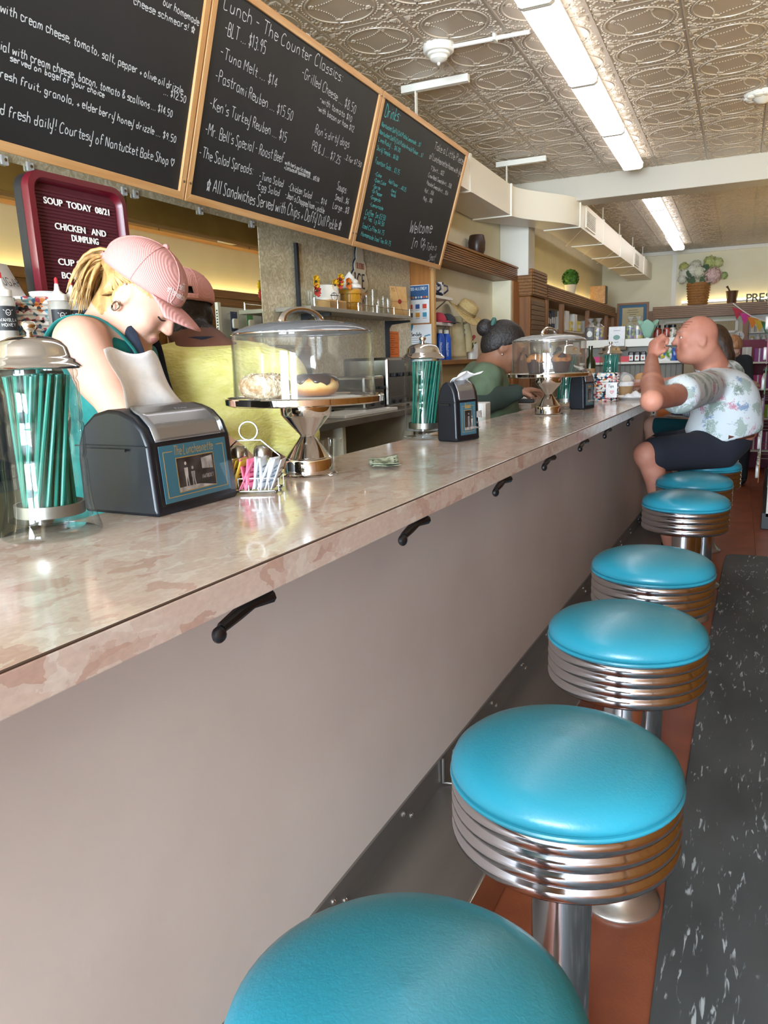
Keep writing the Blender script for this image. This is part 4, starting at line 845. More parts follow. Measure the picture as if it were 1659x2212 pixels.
# ---- machines on the back counter
tm2 = thing('coffee_machine', 'black coffee machine behind the two women in pink caps', 'machine', (-1.98, 2.62, BCZ), 0, room=True)
mk('body', bx(-.24, .22, -.28, .40, 0, .36), m_black, tm2, smooth=0, bevel=.01)
mk('display_panel', bx(.22, .235, -.25, .37, .20, .34), mat('gloss_black', '#0c0d10', .12), tm2, smooth=0, bevel=.004)
mk('lettering', write(MB(), 'KUP 8000', .02, .305, .012, .09, .0016, wob=0, slant=0, smooth=False).xf(Matrix.Translation((.2358, .05, 0)) @ M_YZ), m_chalk, tm2, smooth=0)
mk('drip_tray', bx(.22, .30, -.2, .3, .0, .03), m_steel, tm2, smooth=0, bevel=.003)
mk('trim_bar', bx(.22, .245, -.28, .40, .185, .197), m_chrome, tm2, smooth=0)
mk('red_switch', MB().tube([(.24, .06, .10), (.27, .09, .16), (.27, .16, .17)], .012, 6), mat('red_plastic', '#c0212c', .45), tm2)
def toaster(px, py, label, w_, d_, h_, slots):
    q = RT(px, py, X=-1.86); t = thing('toaster', label, 'toaster', (q.x, q.y, BCZ), 0, 'toasters on the back counter', room=True)
    mk('body', bx(-d_, 0, -w_ / 2, w_ / 2, .012, h_), mat('toaster_steel', '#a6a6a3', .22, 1.0), t, smooth=0, bevel=.016)
    for k in range(slots):
        y = -w_ / 2 + w_ * (k + .5) / slots; mk('slot', bx(-d_ + .03, -.03, y - .012, y + .012, h_ - .004, h_ + .001), m_black, t, smooth=0)
        mk('lever', bx(.0, .03, y - .014, y + .014, h_ * .62, h_ * .70), m_black, t, smooth=0, bevel=.004)
        mk('knob', MB().lathe([(.012, 0), (.011, .014), (0, .015)], 14).xf(Matrix.Translation((.006, y, .045)) @ Matrix.Rotation(PI / 2, 4, 'Y')), m_black, t)
    mk('control_strip', bx(0, .006, -w_ / 2 + .02, w_ / 2 - .02, .025, .07), mat('grey_strip', '#6d6d6e', .3, .6), t, smooth=0)
    for s in (-1, 1):
        for r in (0, 1): mk('foot', MB().lathe([(.012, 0), (.012, .012)], 10, (-.03 - r * (d_ - .06), s * (w_ / 2 - .03), 0)), m_black, t)
toaster(812, 876, 'stainless toaster on the back counter, left of the pair', .26, .26, .20, 2)
toaster(868, 866, 'larger stainless four-slot toaster beside the posters', .38, .30, .30, 4)
q = RT(790, 893, X=-1.84); tag(mk('cutting_board', bx(-.16, .06, -.35, .30, 0, .018), mat('white_board', '#d5d5d0', .4), None, loc=RW(q.x, q.y, BCZ), rot=(0, 0, RY), smooth=0, bevel=.004), 'white cutting board lying on the back counter', 'cutting board')
# cubby things
def cubbox(px, py, label, name, w_, d_, h_, m1, z, cat='box', band=None):
    q = RT(px, py, X=-1.86); t = thing(name, label, cat, (q.x, q.y, z), 0, room=True); mk('carton', bx(-d_, 0, -w_ / 2, w_ / 2, 0, h_), m1, t, smooth=0, bevel=.003)
    if band: mk('printed_band', bx(0, .001, -w_ / 2 + .01, w_ / 2 - .01, h_ * .15, h_ * .6), band, t, smooth=0)
SH2 = BCZ - .36 + .0225
cubbox(735, 978, 'white and blue carton in the cubby below the back counter', 'storage_carton', .26, .2, .13, m_paper, SH2, band=mat('blue_band', '#2f7fb5', .5))
def tub(px, py, label):
    q = RT(px, py, X=-1.88); t = thing('food_tub', label, 'container', (q.x, q.y, SH2), 0, 'tubs with purple lids', room=True)
    mk('tub', MB().prism(rr(.15, .15, .03), 0, .085), clear('cloudy_tub', (.6, .55, .55), .2, 1.4, .55, '#6d5a5c'), t); mk('lid', MB().prism(rr(.165, .165, .035), .085, .098), mat('purple_lid', '#8e3f8a', .4), t, bevel=.003)
tub(832, 960, 'food tub with purple lid, left one in the cubby'); tub(868, 948, 'food tub with purple lid, right one in the cubby')
# ================================================================ WALL SHELF with knick-knacks
SZ = CAMZ + .30; SX = -2.06
ws = thing('wall_shelf', 'grey wall shelf with glass gallery rail on black brackets', 'shelf', (-2.28, 4.1, SZ), 0, room=True)
sy0, sy1 = RT(622, 655, X=-2.2).y - 4.1, RT(888, 690, X=SX).y - 4.1
mk('board', bx(0, .22, sy0, sy1, -.022, 0), noisemat('grey_shelf', '#8f8a7c', '#9a9587', 8, .4), ws, smooth=0, bevel=.002)
mk('glass_rail', bx(.212, .215, sy0 + .04, sy1, .0, .035), m_glass, ws, smooth=0)
mk('rail_wire', MB().tube([(.2135, sy0 + .04, .036), (.2135, sy1, .036)], .0018, 6), m_chrome, ws)
for k in range(6): mk('rail_post', MB().tube([(.2135, sy0 + .05 + (sy1 - sy0 - .06) * k / 5, 0), (.2135, sy0 + .05 + (sy1 - sy0 - .06) * k / 5, .04)], .004, 8).ball((.2135, sy0 + .05 + (sy1 - sy0 - .06) * k / 5, .042), .006, 8, 6), m_chrome, ws)
for y in (RT(650, 660, X=-2.28).y - 4.1, RT(832, 700, X=-2.28).y - 4.1):
    b = mk('bracket', MB().prism([(0, -.02), (.19, -.024), (.19, -.038), (.05, -.05), (.03, -.075), (.028, -.40), (0, -.40)], y - .008, y + .008, 'Y'), m_black, ws, smooth=0)
mk('upright', bx(0, .018, RT(641, 620, X=-2.28).y - 4.1 - .012, RT(641, 620, X=-2.28).y - 4.1 + .012, 0, .36), m_black, ws, smooth=0)
def onshelf(px, dx=.12): q = RT(px, 660, X=-2.28 + dx); return RW(-2.28 + dx, q.y, SZ)
tag(mk('white_crock', MB().lathe([(0, 0), (.070, 0), (.075, .02), (.075, .115), (.066, .135), (.050, .14), (.046, .136), (0, .13)], 32), mat('white_ceramic', '#e9e6dc', .25), None, loc=onshelf(705, .10)), 'white stoneware crock with a black emblem on the wall shelf', 'crock')
em = MB(); ribbon(em, [(.022 * math.cos(a), .022 * math.sin(a)) for a in [2 * PI * k / 20 for k in range(21)]], .003, 0)
em.box(-.030, .030, .004, .008, 0, .001); write(em, 'B', -.004, .010, .009, None, .0018, wob=0); write(em, '1', -.002, -.014, .012, None, .002, wob=0)
ck = [o for o in COL.objects if o.name == 'white_crock'][0]
mk('emblem', em.xf(Matrix.Rotation(-.35, 4, 'Z') @ Matrix.Translation((.0758, 0, .07)) @ M_YZ), mat('dark_print', '#2a2a2c', .6), ck, smooth=0)
tag(mk('cardboard_box', bx(-.045, .045, -.10, .10, 0, .045), noisemat('kraft', '#c79a5e', '#d4ab72', 15, .7), None, loc=onshelf(716, .17), rot=(0, 0, RY), smooth=0, bevel=.002), 'small kraft cardboard box at the front of the wall shelf', 'box')
cn = thing('ice_cream_cone', 'large ceramic ice cream cone with white swirl on the wall shelf', 'ornament', onshelf(757, .12), 0)
wf = MB().lathe([(.0, 0), (.048, 0), (.050, .05), (.060, .055), (.062, .10), (.070, .105), (.070, .125), (.066, .13), (0, .13)], 36)
mk('cone', wf, mat('waffle_yellow', '#c08a24', .4), cn, smooth=40)
rb_ = MB()
for k in range(12):
    a = 2 * PI * k / 12; rb_.tube([(.049 * math.cos(a), .049 * math.sin(a), .0), (.0515 * math.cos(a), .0515 * math.sin(a), .052)], .003, 5); rb_.tube([(.061 * math.cos(a), .061 * math.sin(a), .056), (.063 * math.cos(a), .063 * math.sin(a), .102)], .003, 5)
mk('waffle_ribs', rb_, MATS['waffle_yellow'], cn)
mk('swirl', MB().lathe([(.060, .128), (.074, .138), (.070, .156), (.052, .165), (.055, .172), (.050, .186), (.032, .196), (.030, .204), (.014, .222), (.003, .236), (0, .237)], 32), mat('white_ceramic', '#e9e6dc', .25), cn, smooth=60)
pcols = {'yellow': '#e3b21c', 'red': '#c94438', 'orange': '#df7a22'}
def poppy(px, py, c, label):
    q = RT(px, py, X=-2.12); t = thing('poppy_flower', label, 'flower', RW(q.x, q.y, q.z), 0, 'paper poppies on the wall shelf')
    for k in range(5):
        a = 2 * PI * k / 5
        def pt(u, v_): 
            r = .005 + .030 * v_; w_ = (u - .5) * 1.5 * (.6 + .4 * math.sin(PI * v_)); return (.012 * v_ ** 2 + .004 * math.cos(7 * u) * v_, r * math.cos(a + w_), r * math.sin(a + w_))
        mk('petal', MB().grid(pt, 6, 5), mat(c + '_petal', pcols[c], .6), t, smooth=180, solid=.0008)
    mk('centre', MB().ball((.008, 0, 0), .007, 8, 6), mat('flower_eye', '#3b3a18', .8), t)
    mk('stem', MB().tube([(0, 0, 0), (-.01, .004, -.4 * (q.z - SZ)), (-.02, 0, -(q.z - SZ) + .004)], .0018, 6), mat('stem_green', '#5f7a3a', .7), t)
for px, py, c, l_ in ((680, 608, 'yellow', 'yellow poppy at the left of the wall shelf'), (682, 628, 'red', 'red poppy below the yellow one at the left'), (733, 604, 'yellow', 'yellow poppy rising behind the red one by the ceramic cone'), (731, 612, 'red', 'red poppy in front of the ceramic cone'), (750, 613, 'orange', 'orange poppy against the white swirl'), (721, 616, 'yellow', 'small yellow poppy left of the ceramic cone')): poppy(px, py, c, l_)
def tumbler(px, dx, label, r, h):
    tag(mk('drinking_glass', MB().lathe([(0, .004), (r * .75, 0), (r, h), (r - .002, h), (r * .73, .006), (0, .008)], 24, (0, 0, 0), False), m_glass, None, loc=onshelf(px, dx)), label, 'glass', 'glasses on the wall shelf')
for px, dx, l_, r, h in ((672, .12, 'glass tumbler holding the poppies at the left', .035, .09), (735, .16, 'glass tumbler holding the poppies by the cone', .03, .09), (780, .17, 'small footed glass right of the ceramic cone', .028, .08), (792, .10, 'glass tumbler behind the small footed glass', .032, .12), (806, .13, 'tall clear glass left of the brown card', .034, .15), (817, .17, 'wide tumbler in the middle of the glasses', .033, .085), (828, .12, 'glass tumbler next to the brown card', .033, .12), (838, .18, 'front glass leaning by the brown card', .03, .10)): tumbler(px, dx, l_, r, h)
kc = thing('kraft_card', 'brown kraft card with red wax seal standing on the wall shelf', 'card', onshelf(862, .14), 0, rot=(0, -.08, RY))
kc.rotation_euler = (0, -.06, RY - .35)
mk('card', bx(-.002, .002, -.075, .085, 0, .20), MATS['kraft'], kc, smooth=0)
mk('wax_seal', MB().lathe([(0, 0), (.016, 0), (.015, .005), (0, .006)], 16).xf(Matrix.Translation((.002, .01, .10)) @ Matrix.Rotation(PI / 2, 4, 'Y')), mat('red_wax', '#8e2a2a', .4), kc)
tw_ = MB()
for a, b in (((-.075, .10), (.085, .10)), ((-.02, .20), (.01, .10)), ((.01, .10), (.05, .0))): tw_.tube([(.0028, a[0], a[1]), (.0028, b[0], b[1])], .0009, 5)
mk('twine', tw_, mat('twine_brown', '#7a5a35', .8), kc)
wr = write(MB(), 'Best', -.062, .18, .010, .03, .0012, wob=.2); write(wr, 'Times', -.062, .166, .010, .035, .0012, wob=.2); mk('lettering', wr.xf(Matrix.Translation((.0024, 0, 0)) @ M_YZ), MATS['twine_brown'], kc, smooth=0)
# ice cream sign on the wall
q = RT(776, 600, X=-2.285); sg = thing('ice_cream_sign', 'cut-out wall sign reading delicious ice cream', 'sign', RW(-2.286, q.y, q.z), 0, rot=(0, 0, RY))
m_cream = mat('cream_sign', '#e9dcc0', .5); navy = mat('navy_print', '#1d2b3d', .5)
def blob(cx, cz, rx, rz): return [(cx + rx * math.cos(2 * PI * k / 24), cz + rz * math.sin(2 * PI * k / 24)) for k in range(24)]
for nm_, grow, d0, d1, mm in (('outline', .007, 0, .008, navy), ('scoop', 0, .002, .011, m_cream)):
    for cx, cz, rx, rz in ((0, .135, .055, .075), (.0, .065, .085, .06), (-.01, -.02, .115, .078), (.01, -.035, .105, .06)): mk(nm_, MB().prism(blob(cx, cz, rx + grow, rz + grow), d0, d1 + cz * .002, 'X'), mm, sg, smooth=0)
mk('cone', MB().prism([(-.075, -.09), (.085, -.09), (.06, -.21), (-.05, -.21)], .001, .0105, 'X'), mat('sign_tan', '#d9a877', .5), sg, smooth=0)
for tx, yy, zz, s_, w_, mm in (('DELICIOUS', -.055, .055, .034, .11, mat('brick_print', '#b5563c', .5)), ('ICE', -.09, -.065, .085, .17, navy), ('CREAM', -.065, -.165, .055, .14, navy)):
    mk('lettering', write(MB(), tx, yy, zz, s_, w_, s_ * .16, wob=0, slant=0, smooth=False).xf(Matrix.Translation((.0125, 0, 0)) @ M_YZ), mm, sg, smooth=0)
# orange notice
a = RT(834, 715, X=-2.286); b = RT(863, 773, X=-2.286)
on = thing('orange_notice', 'orange paper notice taped below the wall shelf', 'notice', RW(-2.2875, (a.y + b.y) / 2, (a.z + b.z) / 2), 0, rot=(0, 0, RY)); w_, h_ = b.y - a.y, a.z - b.z
mk('sheet', bx(-.0003, .0007, -w_ / 2, w_ / 2, -h_ / 2, h_ / 2), mat('orange_paper', '#e57a2c', .7), on, smooth=0)
ln = MB()
for k, (f0, f1) in enumerate(((.1, .9), (.3, .7), (.25, .7), (.35, .65), (.1, .9), (.4, .6), (.1, .9), (.35, .62), (.38, .6), (.1, .9))): ln.box(.0008, .0011, -w_ / 2 + w_ * f0, -w_ / 2 + w_ * f1, h_ * (.40 - .085 * k), h_ * (.40 - .085 * k) + .003)
mk('print', ln, mat('orange_ink', '#7a3d12', .8), on, smooth=0)
# ================================================================ PARTITION with posters
PY = 5.45
pn = thing('wood_partition', 'narrow wooden partition with posters at the end of the pearly wall', 'partition', (-2.2, PY, 0), 0, room=True)
mk('panel', bx(-.098, .09, 0, .03, 1.02, CAMZ + .93), m_oakz, pn, smooth=0); mk('edge_strip', bx(.075, .10, -.006, .036, 1.02, CAMZ + .93), wood('pale_edge', '#b98a4f', '#c99c60', 'Z'), pn, smooth=0, bevel=.002)
def poster(label, px0, py0, px1, py1):
    a = RT(px0, py0, Y=PY - .002); b = RT(px1, py1, Y=PY - .002); t = thing('wall_poster', label, 'poster', RW((a.x + b.x) / 2, PY - .0025, (a.z + b.z) / 2), 0, rot=(0, 0, RY)); w_, h_ = b.x - a.x, a.z - b.z
    mk('sheet', bx(-w_ / 2, w_ / 2, -.0008, .0008, -h_ / 2, h_ / 2), mat('poster_white', '#dfe3e6', .5), t, smooth=0); return t, w_, h_
def flat(t, nm_, poly, mm, y=-.0012): mk(nm_, MB().prism(poly, y, y + .0003, 'Y'), mm, t, smooth=0)
t, w_, h_ = poster('food allergy poster with blue header and coloured icons', 876, 618, 928, 697)
flat(t, 'header', [(-w_ / 2 + .004, h_ / 2 - .004), (w_ / 2 - .004, h_ / 2 - .004), (w_ / 2 - .004, h_ * .12), (-w_ / 2 + .004, h_ * .12)], mat('poster_blue', '#1f4e7d', .5))
mk('lettering', write(MB(), 'FOOD ALLERGY', -w_ * .42, h_ * .37, h_ * .07, w_ * .84, h_ * .014, wob=0, slant=0, smooth=False).xf(Matrix.Translation((0, -.0016, 0)) @ M_XZ), m_chalk, t, smooth=0)
ic_c = ['#c8452f', '#2f4f8f', '#c8452f', '#4a4a4c', '#c58a2a', '#3f8fb0', '#c8452f', '#3f7d4a']
for k in range(8): flat(t, 'icon', blob(-w_ * .4 + w_ * .8 * k / 7, h_ * .18, h_ * .028, h_ * .028), mat('icon_%d' % (k % 5), ['#e2d3c0', '#c8452f', '#c58a2a', '#d8d8d8', '#8fb0c4'][k % 5], .5), -.0016)
for k in range(6):
    cx, cz = -w_ * .3 + w_ * .3 * (k % 3), -h_ * (.06 + .22 * (k // 3)); flat(t, 'icon', [(cx - h_ * .06, cz - h_ * .06), (cx + h_ * .06, cz - h_ * .06), (cx + h_ * .06, cz + h_ * .06), (cx - h_ * .06, cz + h_ * .06)], mat('pict_%d' % k, ic_c[k], .5))
    flat(t, 'print', [(cx - h_ * .06, cz - h_ * .10), (cx + h_ * .06, cz - h_ * .10), (cx + h_ * .06, cz - h_ * .085), (cx - h_ * .06, cz - h_ * .085)], mat('grey_print2', '#8a8f94', .6))
t, w_, h_ = poster('white and blue certificate poster on the wooden partition', 869, 703, 934, 790)
flat(t, 'corner_patch', [(-w_ / 2, h_ / 2)] + [(-w_ / 2 + w_ * .38 * math.cos(a), h_ / 2 + h_ * .28 * math.sin(a)) for a in [-PI / 2 * k / 10 for k in range(11)]], mat('poster_teal', '#2b84ad', .5))
def arcband(cx, cz, rx, rz, a0, a1, th): 
    o1 = [(cx + rx * math.cos(a0 + (a1 - a0) * k / 20), cz + rz * math.sin(a0 + (a1 - a0) * k / 20)) for k in range(21)]; o2 = [(cx + (rx - th) * math.cos(a0 + (a1 - a0) * k / 20), cz + (rz - th) * math.sin(a0 + (a1 - a0) * k / 20)) for k in range(21)]; return o1 + o2[::-1]
flat(t, 'swoosh', arcband(-w_ * .45, -h_ * .17, w_ * .5, h_ * .24, -1.3, 1.5, .016), MATS['poster_teal']); flat(t, 'swoosh', arcband(w_ * .5, h_ * .08, w_ * .42, h_ * .18, 1.7, 4.4, .009), MATS['poster_teal'])
mk('lettering', write(MB(), 'ServSafe', -w_ * .18, h_ * .23, h_ * .075, w_ * .34, h_ * .014, wob=0, slant=0).xf(Matrix.Translation((0, -.0016, 0)) @ M_XZ), mat('dark_print', '#2a2a2c', .6), t, smooth=0)
for k in range(3): flat(t, 'print', [(-w_ * .18, h_ * (.17 - .05 * k)), (w_ * .2, h_ * (.17 - .05 * k)), (w_ * .2, h_ * (.185 - .05 * k)), (-w_ * .18, h_ * (.185 - .05 * k))], MATS['grey_print2'])
t, w_, h_ = poster('white poster with purple band, lowest on the partition', 869, 793, 934, 850); flat(t, 'band', [(-w_ / 2, h_ * .5), (w_ / 2, h_ * .5), (w_ / 2, h_ * .28), (-w_ / 2, h_ * .28)], mat('poster_purple', '#5a4a9a', .5))
# ================================================================ NICHE, CABINETS AND FAR END (room frame)
C0 = CAMZ
dj = mat('dark_joint', '#5a3d1a', .7)
def slatted(t, x0, x1, y0, y1, z0, z1, n, axis, d, m1=None):       # reeded wooden fascia: one batten per reed
    m1 = m1 or m_dwood
    for k in range(n):
        a = z0 + (z1 - z0) * k / n; b = z0 + (z1 - z0) * (k + .82) / n
        if axis == 'X': mk('batten', bx(x1, x1 + d, y0, y1, a, b), m1, t, smooth=0, bevel=.003)
        else: mk('batten', bx(x0, x1, y0 - d, y0, a, b), m1, t, smooth=0, bevel=.003)
nv = thing('reeded_valance', 'reeded brown wooden valance above the staff niche', 'valance', (0, 0, 0), 0, room=True)
mk('board', bx(WX + .002, -2.125, 5.49, 7.86, C0 + .757, C0 + .895), m_dwood, nv, smooth=0); slatted(nv, 0, -2.125, 5.49, 7.86, C0 + .76, C0 + .885, 7, 'X', .015)
mk('cap_moulding', bx(WX + .002, -2.10, 5.49, 7.86, C0 + .885, C0 + .905), m_dwood, nv, smooth=0, bevel=.004)
lg = thing('niche_ledge', 'brown wooden ledge along the bottom of the staff niche', 'ledge', (0, 0, 0), 0, room=True); mk('ledge', bx(WX + .002, -2.06, 5.49, 7.60, C0 - .04, C0 - .003), m_dwood, lg, smooth=0, bevel=.004)
mk('apron', bx(WX + .002, -2.12, 5.49, 7.60, 0, C0 - .04), mat('tan_panel', '#a48d5f', .6), lg, smooth=0)
struct('wall_niche', bx(WX, -2.11, 7.60, 7.66, C0 - .003, C0 + .755), m_wall)
pl_ = thing('wood_pilaster', 'big brown wooden pilaster with a reeded capital', 'pilaster', (0, 0, 0), 0, room=True)
mk('shaft', bx(WX + .002, -1.985, 7.90, 8.53, 0, C0 + .62), m_dwoodz, pl_, smooth=0, bevel=.01); mk('side_panel', bx(WX + .002, -2.10, 7.67, 7.90, 0, C0 + .755), m_oakz, pl_, smooth=0)
mk('capital', MB().prism([(WX + .002, 7.885), (-1.975, 7.885), (-1.962, 7.9), (-1.962, 8.50), (-1.99, 8.555), (WX + .002, 8.555)], C0 + .62, C0 + .885), m_dwood, pl_, smooth=30)
slatted(pl_, WX + .05, -1.962, 7.885, 0, C0 + .63, C0 + .88, 8, 'Y', .012); slatted(pl_, 0, -1.962, 7.89, 8.5, C0 + .63, C0 + .88, 8, 'X', .012)
for k in range(26): mk('tambour_slat', bx(-1.984, -1.974, 7.93, 8.50, C0 - .72 + .05 * k, C0 - .675 + .05 * k), wood('tambour', '#5d3d20', '#6f4a28', 'Y'), pl_, smooth=0, bevel=.003)
# display cabinets beyond the pilaster
dc = thing('display_cabinet', 'long brown display cabinet with open shelves below a reeded fascia', 'cabinet', (0, 0, 0), 0, room=True)
mk('fascia', bx(WX + .002, -1.965, 8.56, 13.6, C0 + .62, C0 + .78), m_dwood, dc, smooth=0); slatted(dc, 0, -1.965, 8.56, 13.6, C0 + .63, C0 + .775, 6, 'X', .015)
for y in (8.58, 9.42, 11.15, 12.85, 13.55): mk('stile', bx(-2.02, -1.97, y, y + .09, .4, C0 + .62), m_dwoodz, dc, smooth=0, bevel=.003)
for z in (C0 + .30, C0 - .02, C0 - .34): mk('shelf', bx(WX + .002, -2.03, 8.6, 13.6, z, z + .02), m_white, dc, smooth=0)
mk('base', bx(WX + .002, -1.97, 8.56, 13.6, 0, .4), m_dwood, dc, smooth=0)
rk = random.Random(21)
def pack(loc, w_, d_, h_, col, label, name='product_box', cat='box', group=None, rz=0, m2=None):
    o = mk(name, bx(-d_ / 2, d_ / 2, -w_ / 2, w_ / 2, 0, h_), mat('pack_' + col, col, .5), None, loc=RW(*loc), rot=(0, 0, RY + rz), smooth=0, bevel=.003); tag(o, label, cat, group)
    mk('label_band', bx(d_ / 2, d_ / 2 + .0008, -w_ / 2 + .004, w_ / 2 - .004, h_ * .3, h_ * .65), m2 or mat('band_white', '#e4e2da', .5), o, smooth=0); return o
y = 8.72
for k in range(7):
    pack((-2.08, y, C0 + .321), .07, .07, rk.uniform(.16, .22), ['#1c2338', '#20242e', '#2c3c66', '#15171d'][k % 4], 'dark canister on the upper shelf of the first cabinet bay', 'canister', 'canister', 'dark canisters'); y += .095
y = 9.62
for k, (w_, h_, c) in enumerate(((.16, .16, '#d8d4c8'), (.18, .24, '#e4e2dc'), (.16, .12, '#d9c95a'), (.2, .22, '#e8e6e0'), (.2, .14, '#d4c24e'))):
    pack((-2.08, y + .1, C0 + .321), w_, .12, h_, c, ['pale box first in the second cabinet bay', 'tall white box in the second cabinet bay', 'low yellow box in the second cabinet bay', 'white bag-shaped box in the second bay', 'yellow tub box last in the second bay'][k], group='goods on the upper cabinet shelf'); y += .26
y = 8.75
for k in range(12):
    pack((-2.07, y, C0 + .0005), .09, .08, rk.uniform(.1, .2), ['#b03a3a', '#2f54a0', '#d8d6cf', '#c8702e', '#3b7d58'][k % 5], 'coloured packet on the lower cabinet shelf', 'product_packet', 'packet', 'packets on the lower cabinet shelf'); y += .3
y = 11.35
for k in range(5): pack((-2.08, y, C0 + .321), .14, .1, .16 + .02 * (k % 2), ['#d0ccc0', '#8f9aa6', '#d8d4c8', '#6d7a5a', '#e2ded2'][k], 'packet on the upper shelf of the farthest cabinet bay', 'product_packet', 'packet', 'packets in the far bay'); y += .28
# cove lights on top of the cabinets
def cove(label, x0, x1, y0, y1, z):
    t = thing('cove_light', label, 'light', (0, 0, 0), 0, 'cove light tubes', room=True); mk('tube', MB().tube([((x0 + x1) / 2, y0, z), ((x0 + x1) / 2, y1, z)] if y1 - y0 > x1 - x0 else [(x0, (y0 + y1) / 2, z), (x1, (y0 + y1) / 2, z)], .016, 8), emis('cove_tube', '#ffe9b0', 4), t)
    mk('batten', bx(x0, x1, y0, y1, z - .045, z - .018), m_white, t, smooth=0)
    return t
cove('hidden tube light on top of the far display cabinet', WX + .05, WX + .09, 8.8, 13.4, C0 + .84)
cove('hidden tube light behind the prescriptions letters', -.95, RX - .25, FY - .10, FY - .06, C0 + .84)
rc_t = cove('added tube light on top of the cabinet opposite the counter', RX - .12, RX - .08, 2.0, 11.5, 2.246)
rc_t.children[0].data.materials[0] = emis('added_cove_tube', '#fff0c4', 9)  # tube added to brighten the cream wall seen in the mirror
# vase, topiary, speaker, certificate
q = RT(1030, 545, X=-2.2); tag(mk('brown_vase', MB().lathe([(0, 0), (.055, 0), (.075, .05), (.078, .12), (.066, .175), (.060, .18), (.05, .17), (0, .16)], 28), noisemat('dark_wood_vase', '#2c1b14', '#41281c', 10, .35), None, loc=RW(-2.2, q.y, C0 + .905)), 'dark brown vase on top of the niche valance', 'vase')
q = RT(1232, 635, X=-2.05); tp = thing('topiary', 'clipped green topiary ball in a pale pot on the cabinet', 'plant', RW(-2.05, q.y, C0 + .78), 0)
mk('pot', MB().lathe([(0, 0), (.055, 0), (.075, .12), (.08, .125), (.072, .125), (0, .11)], 24), mat('pale_pot', '#d3c8ae', .6), tp)
lf = MB(); rl = random.Random(2)
for k in range(420):
    d_ = Vector((rl.gauss(0, 1), rl.gauss(0, 1), rl.gauss(0, 1))).normalized(); c = d_ * .105 * rl.uniform(.85, 1.05) + Vector((0, 0, .21)); u = d_.orthogonal().normalized() * .014; v_ = d_.cross(u).normalized() * .009 + d_ * .010
    lf.add([c - u, c + v_, c + u, c - v_], [(0, 1, 2, 3)])
lf.ball((0, 0, .21), .092, 14, 10); o = mk('foliage', lf, noisemat('box_green', '#2f5a1c', '#5a8a2e', 30, .6), tp, smooth=0); o['kind'] = 'stuff'
q = RT(1300, 667, X=-2.0); sk = thing('speaker', 'small wooden loudspeaker at the end of the display cabinet', 'speaker', (-2.05, q.y, C0 + .78), 0, room=True)
mk('case', bx(-.12, .11, -.09, .09, 0, .27), m_oak, sk, smooth=0, bevel=.003); mk('grille', bx(.11, .118, -.082, .082, .008, .262), m_black, sk, smooth=0)
a = RT(1334, 656, Y=FY - .06); b = RT(1400, 716, Y=FY - .06); w_, h_ = b.x - a.x, a.z - b.z
fr = thing('framed_certificate', 'certificate with blue mat in a wooden frame on the far wall', 'picture', RW((a.x + b.x) / 2, FY - .063, (a.z + b.z) / 2), 0, rot=(0, 0, RY))
frame4(fr, 'frame', w_, h_, .035, -.03, .0, wood('frame_wood', '#8a5a2c', '#9e6b36', 'X')); mk('mat_board', bx(-w_ / 2 + .03, w_ / 2 - .03, -.014, -.004, -h_ / 2 + .03, h_ / 2 - .03), mat('blue_mat', '#4a7594', .6), fr, smooth=0)
mk('sheet', bx(-w_ / 2 + .09, w_ / 2 - .09, -.018, -.014, -h_ / 2 + .085, h_ / 2 - .085), mat('cert_paper', '#cfc39a', .7), fr, smooth=0)
pt_ = MB()
for k, (u0, u1) in enumerate(((.3, .7), (.25, .75), (.35, .65), (.38, .62), (.3, .7), (.32, .68))): pt_.box(w_ * (u0 - .5) * .75, w_ * (u1 - .5) * .75, -.0192, -.0182, h_ * (.24 - .075 * k), h_ * (.24 - .075 * k) + .008)
mk('print', pt_, mat('cert_ink', '#6d6a55', .7), fr, smooth=0); mk('seal', MB().prism(blob(-w_ * .28, -h_ * .26, .02, .02), -.0195, -.018, 'Y'), mat('gold_seal', '#b58a3a', .4, .5), fr, smooth=0)
# far wall woodwork
fv = thing('far_valance', 'reeded wooden valance on the far wall carrying flowers and letters', 'valance', (0, 0, 0), 0, room=True)
mk('board', bx(-1.40, RX - .41, FY - .24, FY - .002, C0 + .575, C0 + .775), m_dwood, fv, smooth=0); slatted(fv, -1.40, RX - .41, FY - .24, 0, C0 + .585, C0 + .765, 6, 'Y', .012, wood('valance_x', '#7d5527', '#946a36', 'X'))
mk('low_board', bx(WX + .01, -1.41, FY - .06, FY - .002, C0 + .1, C0 + .72), m_dwood, fv, smooth=0); 
for x in (-1.40, .02): mk('upright', bx(x, x + .09, FY - .20, FY - .002, .2, C0 + .575), m_dwoodz, fv, smooth=0)
lt = thing('fretwork_panel', 'cream fretwork panel below the far valance', 'panel', (0, 0, 0), 0, room=True)
x0, x1, z0, z1 = -1.24, -.05, C0 + .30, C0 + .53
mk('back', bx(x0, x1, FY - .05, FY - .02, z0, z1), mat('fret_tan', '#b3a27d', .7), lt, smooth=0)
for q in ((x0, x1, z0, z0 + .035), (x0, x1, z1 - .035, z1), (x0, x0 + .045, z0, z1), (x1 - .045, x1, z0, z1)): mk('frame_rail', bx(q[0], q[1], FY - .07, FY - .05, q[2], q[3]), m_white, lt, smooth=0)
sc_ = MB()
for k in range(26):
    for j in range(4): c_ = (x0 + .08 + .041 * k, z0 + .06 + .037 * j); sc_.tube([(c_[0] + .015 * math.cos(a_), FY - .052, c_[1] + .014 * math.sin(a_)) for a_ in [2 * PI * i / 8 for i in range(8)]], .003, 4, True)
o = mk('scrollwork', sc_, mat('fret_cream', '#d6cba9', .6), lt); o['kind'] = 'stuff'
